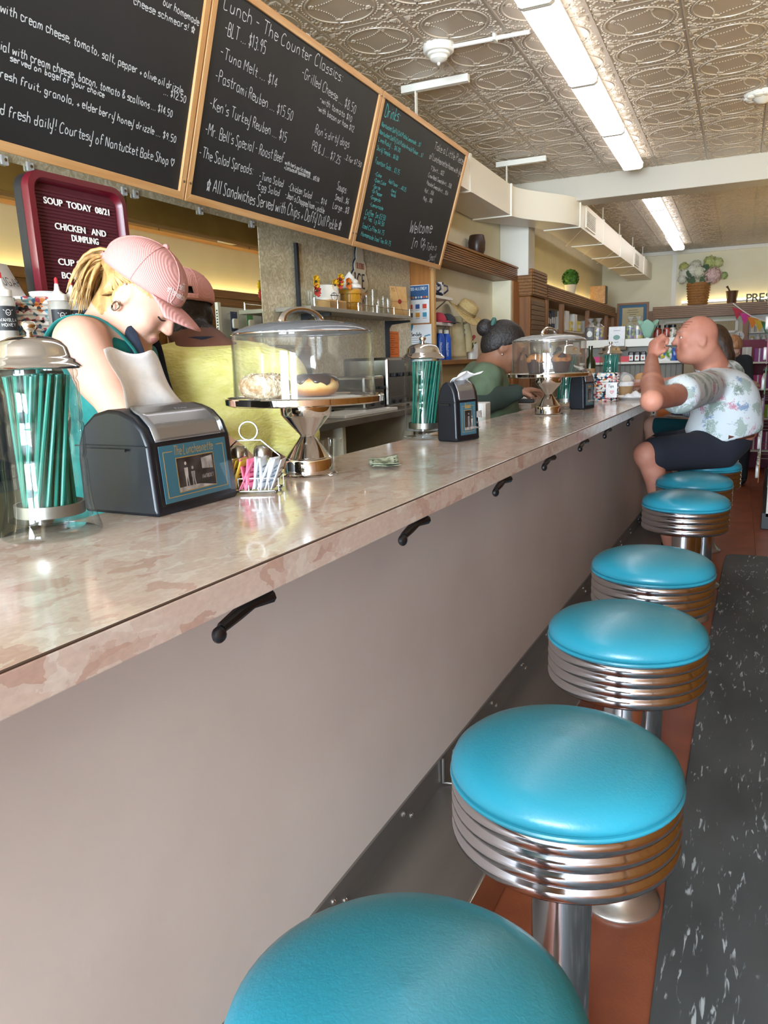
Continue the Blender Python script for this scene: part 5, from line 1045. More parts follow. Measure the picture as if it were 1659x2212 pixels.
# flower basket, mortar, letters
q = RT(1507, 659, Y=FY - .14); fb_ = thing('flower_basket', 'wicker basket of cream and pink hydrangeas on the far valance', 'flower basket', (q.x, FY - .17, C0 + .776), 0, room=True); fb_.scale = (1, .75, 1)
mk('basket', MB().lathe([(0, 0), (.15, 0), (.165, .12), (.17, .24), (.185, .34), (.19, .36), (.17, .36), (.0, .33)], 28), noisemat('wicker', '#8a5a2a', '#b07c40', 40, .7, stretch=(1, 1, 3), bump=.4), fb_)
for k in range(8): mk('wicker_band', MB().tube([((.155 + .004 * k) * math.cos(a_), (.155 + .004 * k) * math.sin(a_), .02 + .042 * k) for a_ in [2 * PI * i / 28 for i in range(28)]], .012, 6, True), MATS['wicker'], fb_)
rf = random.Random(9)
def hydr(c, r, col):
    b = MB()
    for k in range(150):
        d_ = Vector((rf.gauss(0, 1), rf.gauss(0, 1), rf.gauss(0, 1))).normalized(); p_ = Vector(c) + d_ * r * rf.uniform(.85, 1.1); u = d_.orthogonal().normalized() * r * .2; v_ = d_.cross(u)
        b.add([p_ - u, p_ - v_ * .9, p_ + u, p_ + v_ * .9, p_ + d_ * r * .06], [(0, 1, 4), (1, 2, 4), (2, 3, 4), (3, 0, 4)])
    b.ball(c, r * .8, 10, 8); mk('blossom', b, mat('petal_' + col, col, .7), fb_, smooth=0)
for c, r, col in (((-.22, -.05, .52), .09, '#d9d8c8'), ((-.10, -.08, .56), .10, '#dcdccc'), ((.0, -.1, .53), .10, '#d9d8c0'), ((.22, -.1, .46), .13, '#d8b8b0'), ((-.24, 0, .63), .08, '#b8b870'), ((.16, -.02, .68), .10, '#b9bf78'), ((.28, -.02, .66), .08, '#c2c68a'), ((-.06, -.02, .64), .09, '#d3d3bb'), ((.38, 0, .45), .06, '#a8b878'), ((-.26, -.1, .42), .07, '#d6d5c4')): hydr(c, r, col)
for k in range(22):
    a_ = rf.uniform(0, 2 * PI); r = rf.uniform(.16, .34); z = rf.uniform(.34, .62); 
    def leaf(u, v_): w2 = .05 * math.sin(PI * v_); return (r * math.cos(a_) * .9 + (v_ - .5) * .16 * math.cos(a_ + .5) + (u - .5) * 2 * w2 * math.sin(a_), r * math.sin(a_) * .4 - .05, z + (v_ - .5) * .12 + (u - .5) * w2)
    mk('leaf', MB().grid(leaf, 3, 5), noisemat('hydrangea_leaf', '#26401d', '#3f5f2c', 10, .6), fb_, smooth=180)
q = RT(1580, 656, Y=FY - .16); mo = thing('mortar_and_pestle', 'brown mortar and pestle beside the prescriptions letters', 'mortar', (q.x, FY - .16, C0 + .776), 0, room=True)
mk('mortar', MB().lathe([(0, 0), (.07, 0), (.075, .02), (.09, .17), (.10, .195), (.085, .195), (.06, .05), (0, .04)], 24), mat('mortar_brown', '#5f3d20', .5), mo); mk('pestle', MB().tube([(.03, 0, .06), (-.06, .0, .24), (-.085, 0, .275)], [.014, .012, .020], 8), mat('pestle_dark', '#4a3a28', .5), mo)
xl = RT(1617, 650, Y=FY - .17).x
for k, ch in enumerate('PRESCRIPTIONS'):
    me = bigtext(ch, .19, .012, .002); me.transform(M_XZ); t = mk('sign_letter', me, mat('letter_brown', '#4d4326', .5), None, smooth=0, loc=RW(xl + .095 * k + (.02 if k > 6 else 0), FY - .17, C0 + .777), rot=(0, 0, RY))
    tag(t, '%s metal letter, %s, of the prescriptions sign on the far valance' % (['first', 'second', 'third', 'fourth', 'fifth', 'sixth', 'seventh', 'eighth', 'ninth', 'tenth', 'eleventh', 'twelfth', 'last'][k], ch), 'letter', 'letters of the prescriptions sign')
# pharmacy shelves at the far right
ps = thing('pharmacy_shelves', 'white pharmacy shelves full of pill bottles on the far wall', 'shelves', (0, 0, 0), 0, room=True)
zs = [RT(1620, y_, Y=FY - .3).z for y_ in (718, 741, 770, 803)]
for z in zs: mk('shelf', bx(.12, .98, FY - .34, FY - .03, z - .015, z), m_white, ps, smooth=0)
mk('back', bx(.12, .98, FY - .03, FY - .005, .3, C0 + .57), m_white, ps, smooth=0)
for r, z in enumerate(zs):
    for k in range(9):
        s_ = rk.choice((.07, .085, .1)); t = thing('pill_bottle', 'white pill bottle on the %s pharmacy shelf' % ['top', 'second', 'third', 'fourth'][r], 'bottle', (.17 + .088 * k, FY - .27, z), 0, 'pill bottles on pharmacy row %d' % (r + 1), room=True)
        mk('bottle', MB().lathe([(0, 0), (.032, 0), (.032, s_), (.02, s_ + .015), (0, s_ + .015)], 12), mat('pill_white', '#dfe0dc', .5), t); mk('cap', MB().lathe([(.022, s_ + .012), (.022, s_ + .035), (0, s_ + .035)], 12), m_white if k % 3 else mat('cap_yellow', '#d8b93a', .5), t)
q = RT(1597, 726, Y=FY - .25); ck_ = thing('wall_clock', 'small round white clock beside the pharmacy shelves', 'clock', (q.x, FY - .2, q.z), 0, room=True); mk('face', MB().lathe([(0, 0), (.07, 0), (.075, .01), (0, .012)], 24).xf(Matrix.Rotation(PI / 2, 4, 'X')), mat('pill_white', '#dfe0dc', .5), ck_); mk('hands', bx(-.004, .004, -.016, -.013, 0, .05).box(0, .035, -.016, -.013, -.004, .004), m_black, ck_, smooth=0)
# bunting
bs = [RT(px, py, Y=10.5) for px, py in ((1583, 655), (1600, 668), (1618, 680), (1636, 688), (1656, 694), (1690, 696))]
tag(mk('bunting_string', MB().tube([RW(*p_) for p_ in bs], .006, 5), m_white, None), 'white string of the party bunting at the right edge', 'string')
for k, ((px, py), c) in enumerate(zip(((1594, 667), (1610, 678), (1627, 687), (1642, 693), (1656, 697)), ('#a82c40', '#c23a86', '#d9812c', '#d3b13a', '#3f8f6a'))):
    q = RT(px, py, Y=10.5); s_ = .065; tag(mk('bunting_flag', MB().prism([(-s_, .02), (s_, -.015), (-s_ * .1, -s_ * 2)], -.002, .002, 'Y'), mat('flag_' + c, c, .8), None, loc=RW(q.x, 10.5, q.z), rot=(0, 0, RY), smooth=0), ['red', 'magenta', 'orange', 'yellow', 'green'][k] + ' bunting flag on the string at the right', 'flag', 'bunting flags')
# ---------------------------------------------------------------- goods behind the far end of the counter
GY = 7.35
gx0, gx1 = RT(1255, 735, Y=GY).x, RT(1475, 735, Y=GY).x; gz1 = RT(1340, 733, Y=GY).z; gz2 = RT(1340, 782, Y=GY).z; gz3 = RT(1340, 834, Y=GY).z
gs = thing('gift_shelf', 'white gift shelf unit behind the far end of the counter', 'shelves', (0, 0, 0), 0, room=True)
mk('top', bx(gx0, gx1, GY, GY + .30, gz1 - .07, gz1), m_white, gs, smooth=0, bevel=.003); mk('shelf', bx(gx0, gx1, GY - .08, GY + .30, gz2 - .02, gz2), m_white, gs, smooth=0, bevel=.002)
mk('body', bx(gx0, gx1, GY + .10, GY + .30, 0, gz1 - .07), mat('slat_grey', '#8d8a80', .6), gs, smooth=0)
for k in range(20): mk('slat', bx(gx0 + (gx1 - gx0) * k / 20, gx0 + (gx1 - gx0) * (k + .8) / 20, GY + .085, GY + .10, .1, gz2 - .03), mat('slat_grey2', '#9a978d', .6), gs, smooth=0)
def candy(px, label, c, c2, h_=.2):
    q = RT(px, 730, Y=GY + .12); t = thing('candy_bag', label, 'bag', RW(q.x, GY + .12, gz1), 0, 'cellophane candy bags')
    mk('sweets', MB().prism(rr(.095, .06, .02, 3), 0, h_ * .62), noisemat('sweets_' + c, c, c2, 35, .5, lo=.45, hi=.55), t, bevel=.01)
    mk('cellophane', MB().lathe([(.052, .0), (.054, h_ * .6), (.012, h_ * .78), (.008, h_ * .82), (.035, h_ * 1.02), (.034, h_ * 1.02), (.007, h_ * .82)], 14, (0, 0, 0), False), clear('cellophane', (.94, .95, .95), .08, 1.5, .08), t, smooth=20)
    mk('label', MB().prism(blob(0, .06, .026, .028), -.0325, -.0315, 'Y'), m_black if c2 != '#17181b' else m_white, t, smooth=0)
for px, l_, c, c2 in ((1275, 'candy bag of dark sweets, leftmost on the gift shelf', '#2a2622', '#17181b'), (1293, 'candy bag with yellow and purple sweets, second on the gift shelf', '#b8a53a', '#6a4a7a'), (1361, 'candy bag with green sweets right of the white card', '#9ab53a', '#6a4a7a'), (1378, 'candy bag with lilac sweets, rightmost on the gift shelf', '#8f6aa0', '#b8a53a')): candy(px, l_, c, c2)
q = RT(1330, 747, Y=GY - .1); cb_ = thing('card_display', 'white boxed card with a small flower print on the gift shelf', 'card', RW(q.x, GY - .05, gz1 - .065), 0, rot=(-.12, 0, RY)); hh = RT(1330, 705, Y=GY - .05).z - RT(1330, 748, Y=GY - .05).z
mk('card', bx(-.072, .072, -.02, .02, 0, hh), m_paper, cb_, smooth=0, bevel=.003); mk('flower_print', MB().prism(blob(0, hh * .45, .03, .022), -.0212, -.0204, 'Y'), mat('print_teal', '#7fa39a', .6), cb_, smooth=0); [mk('print', bx(-q_, q_, -.0212, -.0204, hh * z_, hh * z_ + .004), mat('grey_print2', '#8a8f94', .6), cb_, smooth=0) for q_, z_ in ((.03, .78), (.02, .2))]
q = RT(1323, 766, Y=GY - .1); wb_ = thing('wooden_riser', 'small brown wooden riser under the white card', 'riser', RW(q.x, GY - .04, gz2 + .0005), 0, rot=(0, 0, RY)); rh = gz1 - .066 - gz2 - .001
mk('top', bx(-.115, .115, -.035, .035, rh - .03, rh), noisemat('grey_wood', '#6a5a46', '#7d6b54', 12, .6), wb_, smooth=0, bevel=.003)
for s in (-.05, .05): mk('leg', bx(s - .012, s + .012, -.03, .03, 0, rh - .03), MATS['grey_wood'], wb_, smooth=0)
for k, (px, c) in enumerate(((1285, '#d23f86'), (1305, '#cf4a3c'), (1328, '#7fae5a'), (1349, '#d84a52'))):
    q = RT(px, 779, Y=GY - .03); tag(mk('gift_card', bx(-.042, .042, -.004, .004, 0, .052), mat('gift_' + c, c, .5), None, loc=RW(q.x, GY - .055 - .0, gz2), rot=(-.2, 0, RY), smooth=0), ['pink', 'orange red', 'green', 'red'][k] + ' gift card on the white shelf', 'card', 'gift cards')
for k, px in enumerate((1363, 1376, 1389)):
    q = RT(px, 779, Y=GY - .02); t = thing('coffee_bag', ['left', 'middle', 'right'][k] + ' dark coffee bag with white label on the gift shelf', 'bag', RW(q.x, GY - .02, gz2), 0, 'small coffee bags', rot=(0, 0, RY)); mk('bag', MB().prism(rr(.05, .03, .01, 3), 0, .09), mat('bag_dark', '#2b2624', .4), t, bevel=.006); mk('label', bx(-.02, .02, -.0162, -.0152, .01, .06), m_paper, t, smooth=0); mk('print', MB().prism(blob(0, .035, .008, .010), -.0168, -.0163, 'Y'), mat('print_rust', '#b5502c', .6), t, smooth=0)
# loose goods in the background
def upright_goods(px, py, Yr, w_, h_, c, label, cat='box', name='product_box'):
    q = RT(px, py, Y=Yr); o = mk(name, bx(-w_ / 2, w_ / 2, -.03, .03, 0, h_), mat('pack_' + c, c, .5), None, loc=RW(*q), rot=(0, 0, RY), smooth=0, bevel=.003); tag(o, label, cat)
    mk('label_band', bx(-w_ * .4, w_ * .4, -.0308, -.03, h_ * .3, h_ * .7), mat('band_white', '#e4e2da', .5), o, smooth=0)
r2 = RT(1425, 733, Y=GY + .1)
for k, (px, c, l_) in enumerate(((1420, '#8e3a2c', 'red patterned jar by the seated man\'s fist'), (1440, '#a8483a', 'red patterned tin beyond the seated man\'s fist'), (1453, '#c9c0b0', 'pale tin last in the row on the gift shelf'))):
    q = RT(px, 730, Y=GY + .12); t = thing('spice_jar', l_, 'jar', RW(q.x, GY + .12, gz1), 0); mk('jar', MB().lathe([(0, 0), (.035, 0), (.036, .075), (.024, .09), (.024, .10), (0, .10)], 16), noisemat('jar_' + c, c, '#2b2018', 30, .3, lo=.45), t); mk('lid', MB().lathe([(.026, .09), (.026, .115), (0, .116)], 14), m_black, t)
q = RT(1432, 765, Y=GY - .05); tag(mk('framed_card', bx(-.06, .06, -.005, .005, 0, .12), m_paper, None, loc=RW(q.x, GY - .05, gz2), rot=(-.15, 0, RY), smooth=0), 'small white framed card behind the raised fist', 'card')
# ---------------------------------------------------------------- things at the far end of the counter
t = basket('woven_basket', 'tall colourful woven basket with a paper tag on the counter', AT(1300, 866, Z=CT), .072, .080, .135, 'woven baskets', .2, 11)
tg = thing('paper_tag', 'white paper tag hanging on the tall woven basket', 'tag', t.location, 0); tg.rotation_euler.z = math.atan2(-t.location.y, -t.location.x) + .25
mk('card', bx(.086, .088, -.004, .052, .02, .095), m_paper, tg, smooth=0); mk('lettering', write(MB(), 'Tips', 0, 0, .014, .028, .002, wob=.2).xf(Matrix.Translation((.0885, .008, .072)) @ M_YZ), mat('dark_print', '#2a2a2c', .6), tg, smooth=0); mk('heart', write(MB(), '#', 0, 0, .016, .02, .004, wob=0).xf(Matrix.Translation((.0885, .018, .04)) @ M_YZ), mat('print_pink', '#dc8f96', .6), tg, smooth=0)
p_ = AT(1274, 838, Z=CT); t = thing('wine_bottle', 'dark green wine bottle behind the muffin dome', 'bottle', p_, 0); mk('bottle', MB().lathe([(0, 0), (.037, 0), (.038, .17), (.032, .20), (.015, .23), (.0145, .29), (.016, .292), (.016, .30), (0, .30)], 24), mat('bottle_green', '#232a12', .12), t); mk('label', MB().lathe([(.0385, .06), (.0385, .14)], 24, (0, 0, 0), False), mat('kraft_label', '#b08a5e', .7), t)
p_ = AT(1293, 838, Z=CT); t = thing('food_can', 'red food can beside the wine bottle', 'can', p_, 0); mk('can', MB().lathe([(0, 0), (.034, 0), (.034, .10), (0, .10)], 24), mat('can_red', '#a83226', .4), t); mk('rim', MB().tube([(.034 * math.cos(a_), .034 * math.sin(a_), .10) for a_ in [2 * PI * k / 20 for k in range(20)]], .002, 5, True), m_steel, t)
p_ = AT(1347, 856, Z=CT); t = thing('soup_cup', 'white lidded soup cup on a kraft sleeve behind the plate', 'cup', p_, 0); mk('cup', MB().lathe([(0, 0), (.042, 0), (.050, .06), (0, .06)], 24), noisemat('kraft2', '#b08c60', '#bd9a6e', 15, .7), t); mk('lid', MB().lathe([(.053, .058), (.054, .075), (.048, .082), (0, .082)], 24), m_paper, t)
p_ = AT(1341, 846, Z=CT); t = thing('tape_dispenser', 'white tape dispenser behind the soup cup', 'dispenser', p_ + Vector((.0, .25, 0)), .4); mk('body', MB().prism([(-.06, 0), (.06, 0), (.06, .05), (.02, .10), (-.03, .12), (-.06, .08)], -.03, .03, 'Y'), mat('cool_grey', '#b9bcc0', .4), t, bevel=.008); mk('reel', MB().lathe([(.03, -.032), (.03, .032)], 16, (-.015, 0, 0)).xf(Matrix.Translation((0, 0, .07)) @ Matrix.Rotation(PI / 2, 4, 'X')), m_white, t)
p_ = AT(1374, 862, Z=CT); t = thing('dinner_plate', 'white plate with a crumpled napkin in front of the seated man', 'plate', p_, 0); mk('plate', MB().lathe([(0, .003), (.07, .003), (.075, 0), (.118, .014), (.12, .017), (.075, .007), (0, .007)], 40, (0, 0, 0), False), mat('white_china', '#e9e8e4', .2), t)
cn_ = MB().grid(lambda u, v_: ((u - .5) * .11, (v_ - .5) * .12, .012 + .02 * abs(math.sin(7 * u + 3 * v_)) * math.sin(PI * u) * math.sin(PI * v_) + .012 * math.sin(PI * v_)), 14, 14); tag(mk('crumpled_napkin', cn_, m_paper, None, loc=p_, smooth=180, solid=.001), 'crumpled white napkin on the dinner plate', 'napkin')
p_ = AT(1380, 846, Z=CT); t = thing('wrapped_sandwich', 'half eaten sandwich in pink wrapping behind the plate', 'sandwich', p_ + Vector((.0, .08, 0)), .3)
mk('wrapping', MB().lathe([(0, 0), (.045, 0), (.055, .06), (.05, .075), (.03, .07), (0, .06)], 14), noisemat('pink_wrap', '#c9a093', '#dcbcb0', 25, .6, bump=.5), t, smooth=30); mk('bread', MB().ball((.0, 0, .085), (.042, .03, .03), 14, 10), mat('bread', '#c99a68', .8), t); mk('filling', MB().ball((0.012, -.022, .085), (.02, .012, .022), 10, 8), noisemat('filling', '#2f2a22', '#d9c08a', 50, .6), t)
# ================================================================ PEOPLE: each body one continuous surface grown from blended forms
def V3(p): return np.array([p[0], p[1], p[2]], float)
def rcone(a, b, ra, rb):
    a, b = V3(a), V3(b); ab = b - a; L2 = max(ab @ ab, 1e-9)
    def f(P):
        t = np.clip(((P - a) @ ab) / L2, 0, 1); return np.linalg.norm(P - a - t[..., None] * ab, axis=-1) - (ra + (rb - ra) * t)
    return f
def ell(c, r, R=None):
    c, r = V3(c), V3(r); Rm = None if R is None else np.array(R, float)       # rows of R: local axes in world
    def f(P):
        q = P - c
        if Rm is not None: q = q @ Rm.T
        k0 = np.linalg.norm(q / r, axis=-1); k1 = np.linalg.norm(q / (r * r), axis=-1) + 1e-9; return k0 * (k0 - 1) / k1
    return f
def smin(a, b, k):
    h_ = np.clip(.5 + .5 * (b - a) / k, 0, 1); return b + (a - b) * h_ - k * h_ * (1 - h_)
class Form:
    def __init__(s): s.p = []; s.sub = []; s.clip = []
    def add(s, f, k=.02): s.p.append((f, k)); return s
    def cut(s, f, k=.008): s.sub.append((f, k)); return s
    def val(s, P, idx=None):
        d = None
        for i in (range(len(s.p)) if idx is None else idx):
            f, k = s.p[i]; q = f(P); d = q if d is None else smin(d, q, k)
        for f, k in s.sub: d = -smin(-d, f(P), k)
        for f in s.clip: d = np.maximum(d, f(P))
        return d
    def mesh(s, lo, hi, h):
        lo, hi = V3(lo), V3(hi); B = 12; n = np.maximum(np.ceil((hi - lo) / (h * B)).astype(int), 1) * B + 1
        F = np.full(n, 1.0, np.float32); rad = h * B * .87
        for bi in range(0, n[0] - 1, B):
            for bj in range(0, n[1] - 1, B):
                for bk in range(0, n[2] - 1, B):
                    c = lo + (np.array([bi, bj, bk]) + B / 2) * h; ds = [float(f(c[None])[0]) for f, k in s.p]; m = min(ds)
                    if m > rad * 1.35 + .05: continue
                    idx = [i for i, q in enumerate(ds) if q < m + 2 * rad + .06]
                    g = np.stack(np.meshgrid(*[lo[a] + np.arange(b0, b0 + B + 1) * h for a, b0 in enumerate((bi, bj, bk))], indexing='ij'), -1)
                    F[bi:bi + B + 1, bj:bj + B + 1, bk:bk + B + 1] = s.val(g, idx)
        F[0] = F[-1] = 1; F[:, 0] = F[:, -1] = 1; F[:, :, 0] = F[:, :, -1] = 1
        sg = F < 0; cs = np.zeros(np.array(F.shape) - 1, int)
        cor = [(a, b, c) for a in (0, 1) for b in (0, 1) for c in (0, 1)]
        sl = lambda A, o: A[o[0]:A.shape[0] - 1 + o[0], o[1]:A.shape[1] - 1 + o[1], o[2]:A.shape[2] - 1 + o[2]]
        for o in cor: cs += sl(sg, o)
        act = np.argwhere((cs > 0) & (cs < 8)); acc = np.zeros((len(act), 3)); cnt = np.zeros(len(act))
        for o in cor:
            for ax in range(3):
                if o[ax]: continue
                o2 = list(o); o2[ax] = 1; a = F[tuple((act + o).T)]; b = F[tuple((act + o2).T)]; x = (a < 0) != (b < 0)
                t = np.where(x, a / np.where(x, a - b, 1), 0); p_ = np.array(o, float)[None].repeat(len(act), 0); p_[:, ax] = t; acc[x] += p_[x]; cnt[x] += 1
        vs = lo + (act + acc / cnt[:, None]) * h; idm = np.full(cs.shape, -1); idm[tuple(act.T)] = np.arange(len(act)); fs = []
        for ax in range(3):
            o = [0, 0, 0]; o[ax] = 1; A = sg[:sg.shape[0] - o[0], :sg.shape[1] - o[1], :sg.shape[2] - o[2]]; Bq = sg[o[0]:, o[1]:, o[2]:]
            e = np.argwhere(A != Bq); u, w_ = (ax + 1) % 3, (ax + 2) % 3; e = e[(e[:, u] > 0) & (e[:, w_] > 0)]
            def cell(du, dw): c = e.copy(); c[:, u] += du; c[:, w_] += dw; return idm[tuple(c.T)]
            q = np.stack([cell(-1, -1), cell(0, -1), cell(0, 0), cell(-1, 0)], 1); fl = ~A[tuple(e.T)]; q[fl] = q[fl][:, ::-1]; fs.append(q)
        fs = np.concatenate(fs); me = bpy.data.meshes.new('form'); me.from_pydata(vs.tolist(), [], fs.tolist()); me.update(); return me
def regions(me, mats, fn):                    # give faces a material by where they are
    for m_ in mats: me.materials.append(m_)
    n = len(me.polygons); c = np.zeros(n * 3); me.polygons.foreach_get('center', c); idx = fn(c.reshape(-1, 3)).astype(int); me.polygons.foreach_set('material_index', idx.tolist())
def axes(F, pitch):
    F = Vector(F).normalized(); Z = Vector((0, 0, 1)); p_ = math.radians(pitch); f = F * math.cos(p_) - Z * math.sin(p_); u = F * math.sin(p_) + Z * math.cos(p_); r = f.cross(u); return r, f, u
def head(fm, c, ax, s=1.0, male=False):
    r, f, u = ax; R = [tuple(r), tuple(f), tuple(u)]
    def L(x, y, z): return V3(c) + s * (x * V3(r) + y * V3(f) + z * V3(u))
    def E(x, y, z, a, b, d, k=.02): fm.add(ell(L(x, y, z), (a * s, b * s, d * s), R), k)
    E(0, -.008, .035, .074, .095, .088); E(0, .012, .0, .068, .083, .075, .02); E(0, .030, -.050, .054, .058, .056, .025); E(0, .066, -.088, .022, .020, .019, .022)
    if male: E(0, .030, -.062, .060, .055, .050, .02); E(0, .02, -.09, .048, .05, .03, .03)
    E(0, .086, .036, .050, .014, .012, .02)                                           # brow
    for q in (-1, 1): E(q * .040, .062, -.028, .022, .022, .024, .02); E(q * .030, .078, .010, .0125, .0125, .0115, .004)
    fm.add(rcone(L(0, .092, .022), L(0, .112, -.020), .0085 * s, (.0135 if male else .0105) * s), .012)
    for q in (-1, 1): E(q * .010, .103, -.022, .008, .009, .007, .006)
    E(0, .092, -.050, .021, .010, .0065, .006); E(0, .090, -.060, .018, .010, .0065, .006)
    for q in (-1, 1):
        E(q * .073, -.010, -.005, .009, .022, .032, .006); fm.cut(ell(L(q * .083, -.004, -.004), (.007 * s, .011 * s, .018 * s), R), .004)
    return L
def limb(fm, pts, rads, k=.02):
    for a, b, ra, rb in zip(pts, pts[1:], rads, rads[1:]): fm.add(rcone(a, b, ra, rb), k)
def hand(fm, w_, d_, n_, side=1, curl=.5, s=1.0, fist=False):   # palm, four fingers of unequal length, a thumb off the side
    d_, n_ = Vector(d_).normalized(), Vector(n_).normalized(); n_ = (n_ - d_ * n_.dot(d_)).normalized(); sd = d_.cross(n_) * side; w_ = Vector(w_)
    R = [tuple(sd), tuple(d_), tuple(n_)]
    fm.add(ell(w_ + d_ * .045 * s + n_ * (.006 if fist else 0), (.038 * s, .048 * s, (.024 if fist else .016) * s), R), .012)
    if fist: fm.add(ell(w_ + d_ * .062 * s + n_ * .026 * s, (.036 * s, .032 * s, .024 * s), R), .012)
    for i, (o, l_) in enumerate(((-.027, .92), (-.009, 1.0), (.009, .95), (.026, .76))):
        p_ = w_ + d_ * (.080 - .006 * abs(i - 1)) * s + sd * o * s; a = 0.0; pts = [p_]
        for q, ln in enumerate((.042, .026, .021)):
            a += curl * (1.0 if q else .75); p_ = p_ + (d_ * math.cos(a) + n_ * math.sin(a)) * ln * l_ * s; pts.append(p_)
        for a_, b_, ra, rb in zip(pts, pts[1:], (.0092, .0085, .0078), (.0085, .0078, .0068)): fm.add(rcone(a_, b_, ra * s * (1.15 if fist else 1), rb * s * (1.15 if fist else 1)), .007 if fist else .0035)
    t0 = w_ + d_ * .022 * s - sd * .026 * s; t1 = t0 + (d_ * .55 - sd * .62 + n_ * (.3 + .5 * curl)).normalized() * .040 * s; t2 = t1 + (d_ * .8 + n_ * (.25 + .9 * curl) + sd * .45 * curl).normalized() * .032 * s
    fm.add(rcone(t0, t1, .014 * s, .0105 * s), .010); fm.add(rcone(t1, t2, .0105 * s, .008 * s), .004)
def bounds(pts, pad): a = np.array([V3(p) for p in pts]); return a.min(0) - pad, a.max(0) + pad
def skin(name, c1, c2): return noisemat(name, c1, c2, 9, .6, bump=.03, bscale=250, Subsurface_Weight=.0)
sk_w = skin('fair_skin', '#cda18b', '#c4937d'); sk_d = skin('brown_skin', '#6b4331', '#5d3828'); sk_t = skin('tan_skin', '#94674e', '#865a43'); sk_m = skin('ruddy_skin', '#bb806a', '#ad6f5a')
lipm = mat('lips', '#b0706c', .5); lip_d = mat('lips_dark', '#7a4038', .4); eyem = mat('lash', '#2a1c16', .6)
def person(name, label, parts, base):
    t = thing(name, label, 'person', base, 0); inv = Matrix.Translation(-Vector(base))
    for nm_, me, sm in parts:
        me.transform(inv); o = mk(nm_, me, None, t, smooth=180)
        if sm: q = o.modifiers.new('smooth', 'SMOOTH'); q.factor = .5; q.iterations = sm
    return t
def sub(t, nm_, mb, m_, smooth=50, solid=0):  # a part given in world coordinates
    o = mk(nm_, mb.xf(Matrix.Translation(-t.location)), m_, t, smooth=smooth, solid=solid); return o
def one(me, m_): me.materials.append(m_); return me
F1 = Vector((.891, .452, 0)); Zv = Vector((0, 0, 1))
# ---------------------------------------------------------------- cap builder (head-local ellipsoid crown, brim, button)
def make_cap(t, L, ax, c, s, m_, logo=False, back_open=True):
    r, f, u = [V3(q) for q in ax]; cc = (0, -.010, .056); cr = (.086, .108, .082)
    def pt(lon, lat, g=0): return L(cc[0] + (cr[0] + g) * math.cos(lat) * math.sin(lon), cc[1] + (cr[1] + g) * math.cos(lat) * math.cos(lon), cc[2] + (cr[2] + g) * math.sin(lat))
    base = lambda lon: -.28 + .10 * math.cos(lon)
    def crown(u_, v_): 
        lon = (u_ - .5) * 2 * PI * .9999; b = base(lon)
        if abs(lon) > 2.75 and back_open: b = .10
        return tuple(pt(lon, b + (PI / 2 - b) * v_ * .999))
    o = sub(t, 'cap', MB().grid(crown, 56, 14), m_, 180, .004)
    for k in range(6):                         # seams from the button down
        lon = k * PI / 3 + PI / 6; sub(t, 'cap_seam', MB().tube([pt(lon, base(lon) + .05 + (PI / 2 - base(lon) - .06) * q / 10, .0025) for q in range(11)], .0016 * s, 5), m_)
    sub(t, 'cap_button', MB().ball(tuple(pt(0, PI / 2, .003)), .009 * s, 10, 8), m_)
    def brim(u_, v_):
        lon = (u_ - .5) * 2.1; p0 = pt(lon, base(lon) + .02, .001); x = math.sin(lon); ext = .074 * math.cos(lon * .75) ** .6
        return tuple(p0 + s * V3(ax[1]) * ext * v_ + s * V3(ax[0]) * x * .012 * v_ - s * V3(ax[2]) * (.012 * v_ * v_ + .016 * abs(x) ** 2 * v_))
    sub(t, 'brim', MB().grid(brim, 24, 8), m_, 180, .004)
    if back_open: sub(t, 'cap_strap', MB().tube([pt(PI + a, -.25, .002) for a in (-.5, -.25, 0, .25, .5)], .009 * s, 6), m_)
    for lon in (1.0, 1.9, -1.0, -1.9): sub(t, 'eyelet', MB().tube([pt(lon + .028 * math.cos(a), .75 + .028 * math.sin(a), .0015) for a in [2 * PI * k / 10 for k in range(10)]], .0012 * s, 5, True), mat('eyelet_pink', '#b87f78', .6))
    if logo:
        b = write(MB(), 'The', -.018, .012, .016, .030, .0018, wob=0, slant=.3); write(b, 'Luncheonette', -.038, -.008, .015, .080, .0018, wob=0, slant=.3)
        ribbon(b, [(.032 * math.cos(a), -.008 + .030 * math.sin(a)) for a in [PI + PI * k / 14 for k in range(15)]], .0014, 0); ribbon(b, [(.025 * math.cos(a), -.008 + .023 * math.sin(a)) for a in [PI + PI * k / 14 for k in range(15)]], .0014, 0)
        b.v = [tuple(pt(.38 - x / .1 * -1.0 + 0, .22 + y_ / .085, .0035)) for x, y_, z_ in b.v]; sub(t, 'stitched_lettering', b, mat('thread_white', '#e9dcd6', .8), 0)
m_cap = mat('pink_corduroy', '#c68d86', .85)
v = coords(m_cap, 'Object', (1, 1, 1), (.4, .3, 0)); wv = nd(m_cap, 'TexWave', i_Scale=95.0, i_Distortion=.3); lk(m_cap, v, wv.inputs['Vector']); b_ = nd(m_cap, 'Bump', i_Strength=.35, i_Distance=.002); lk(m_cap, wv.outputs[1], b_.inputs['Height']); lk(m_cap, b_.outputs[0], bsdf(m_cap).inputs['Normal'])
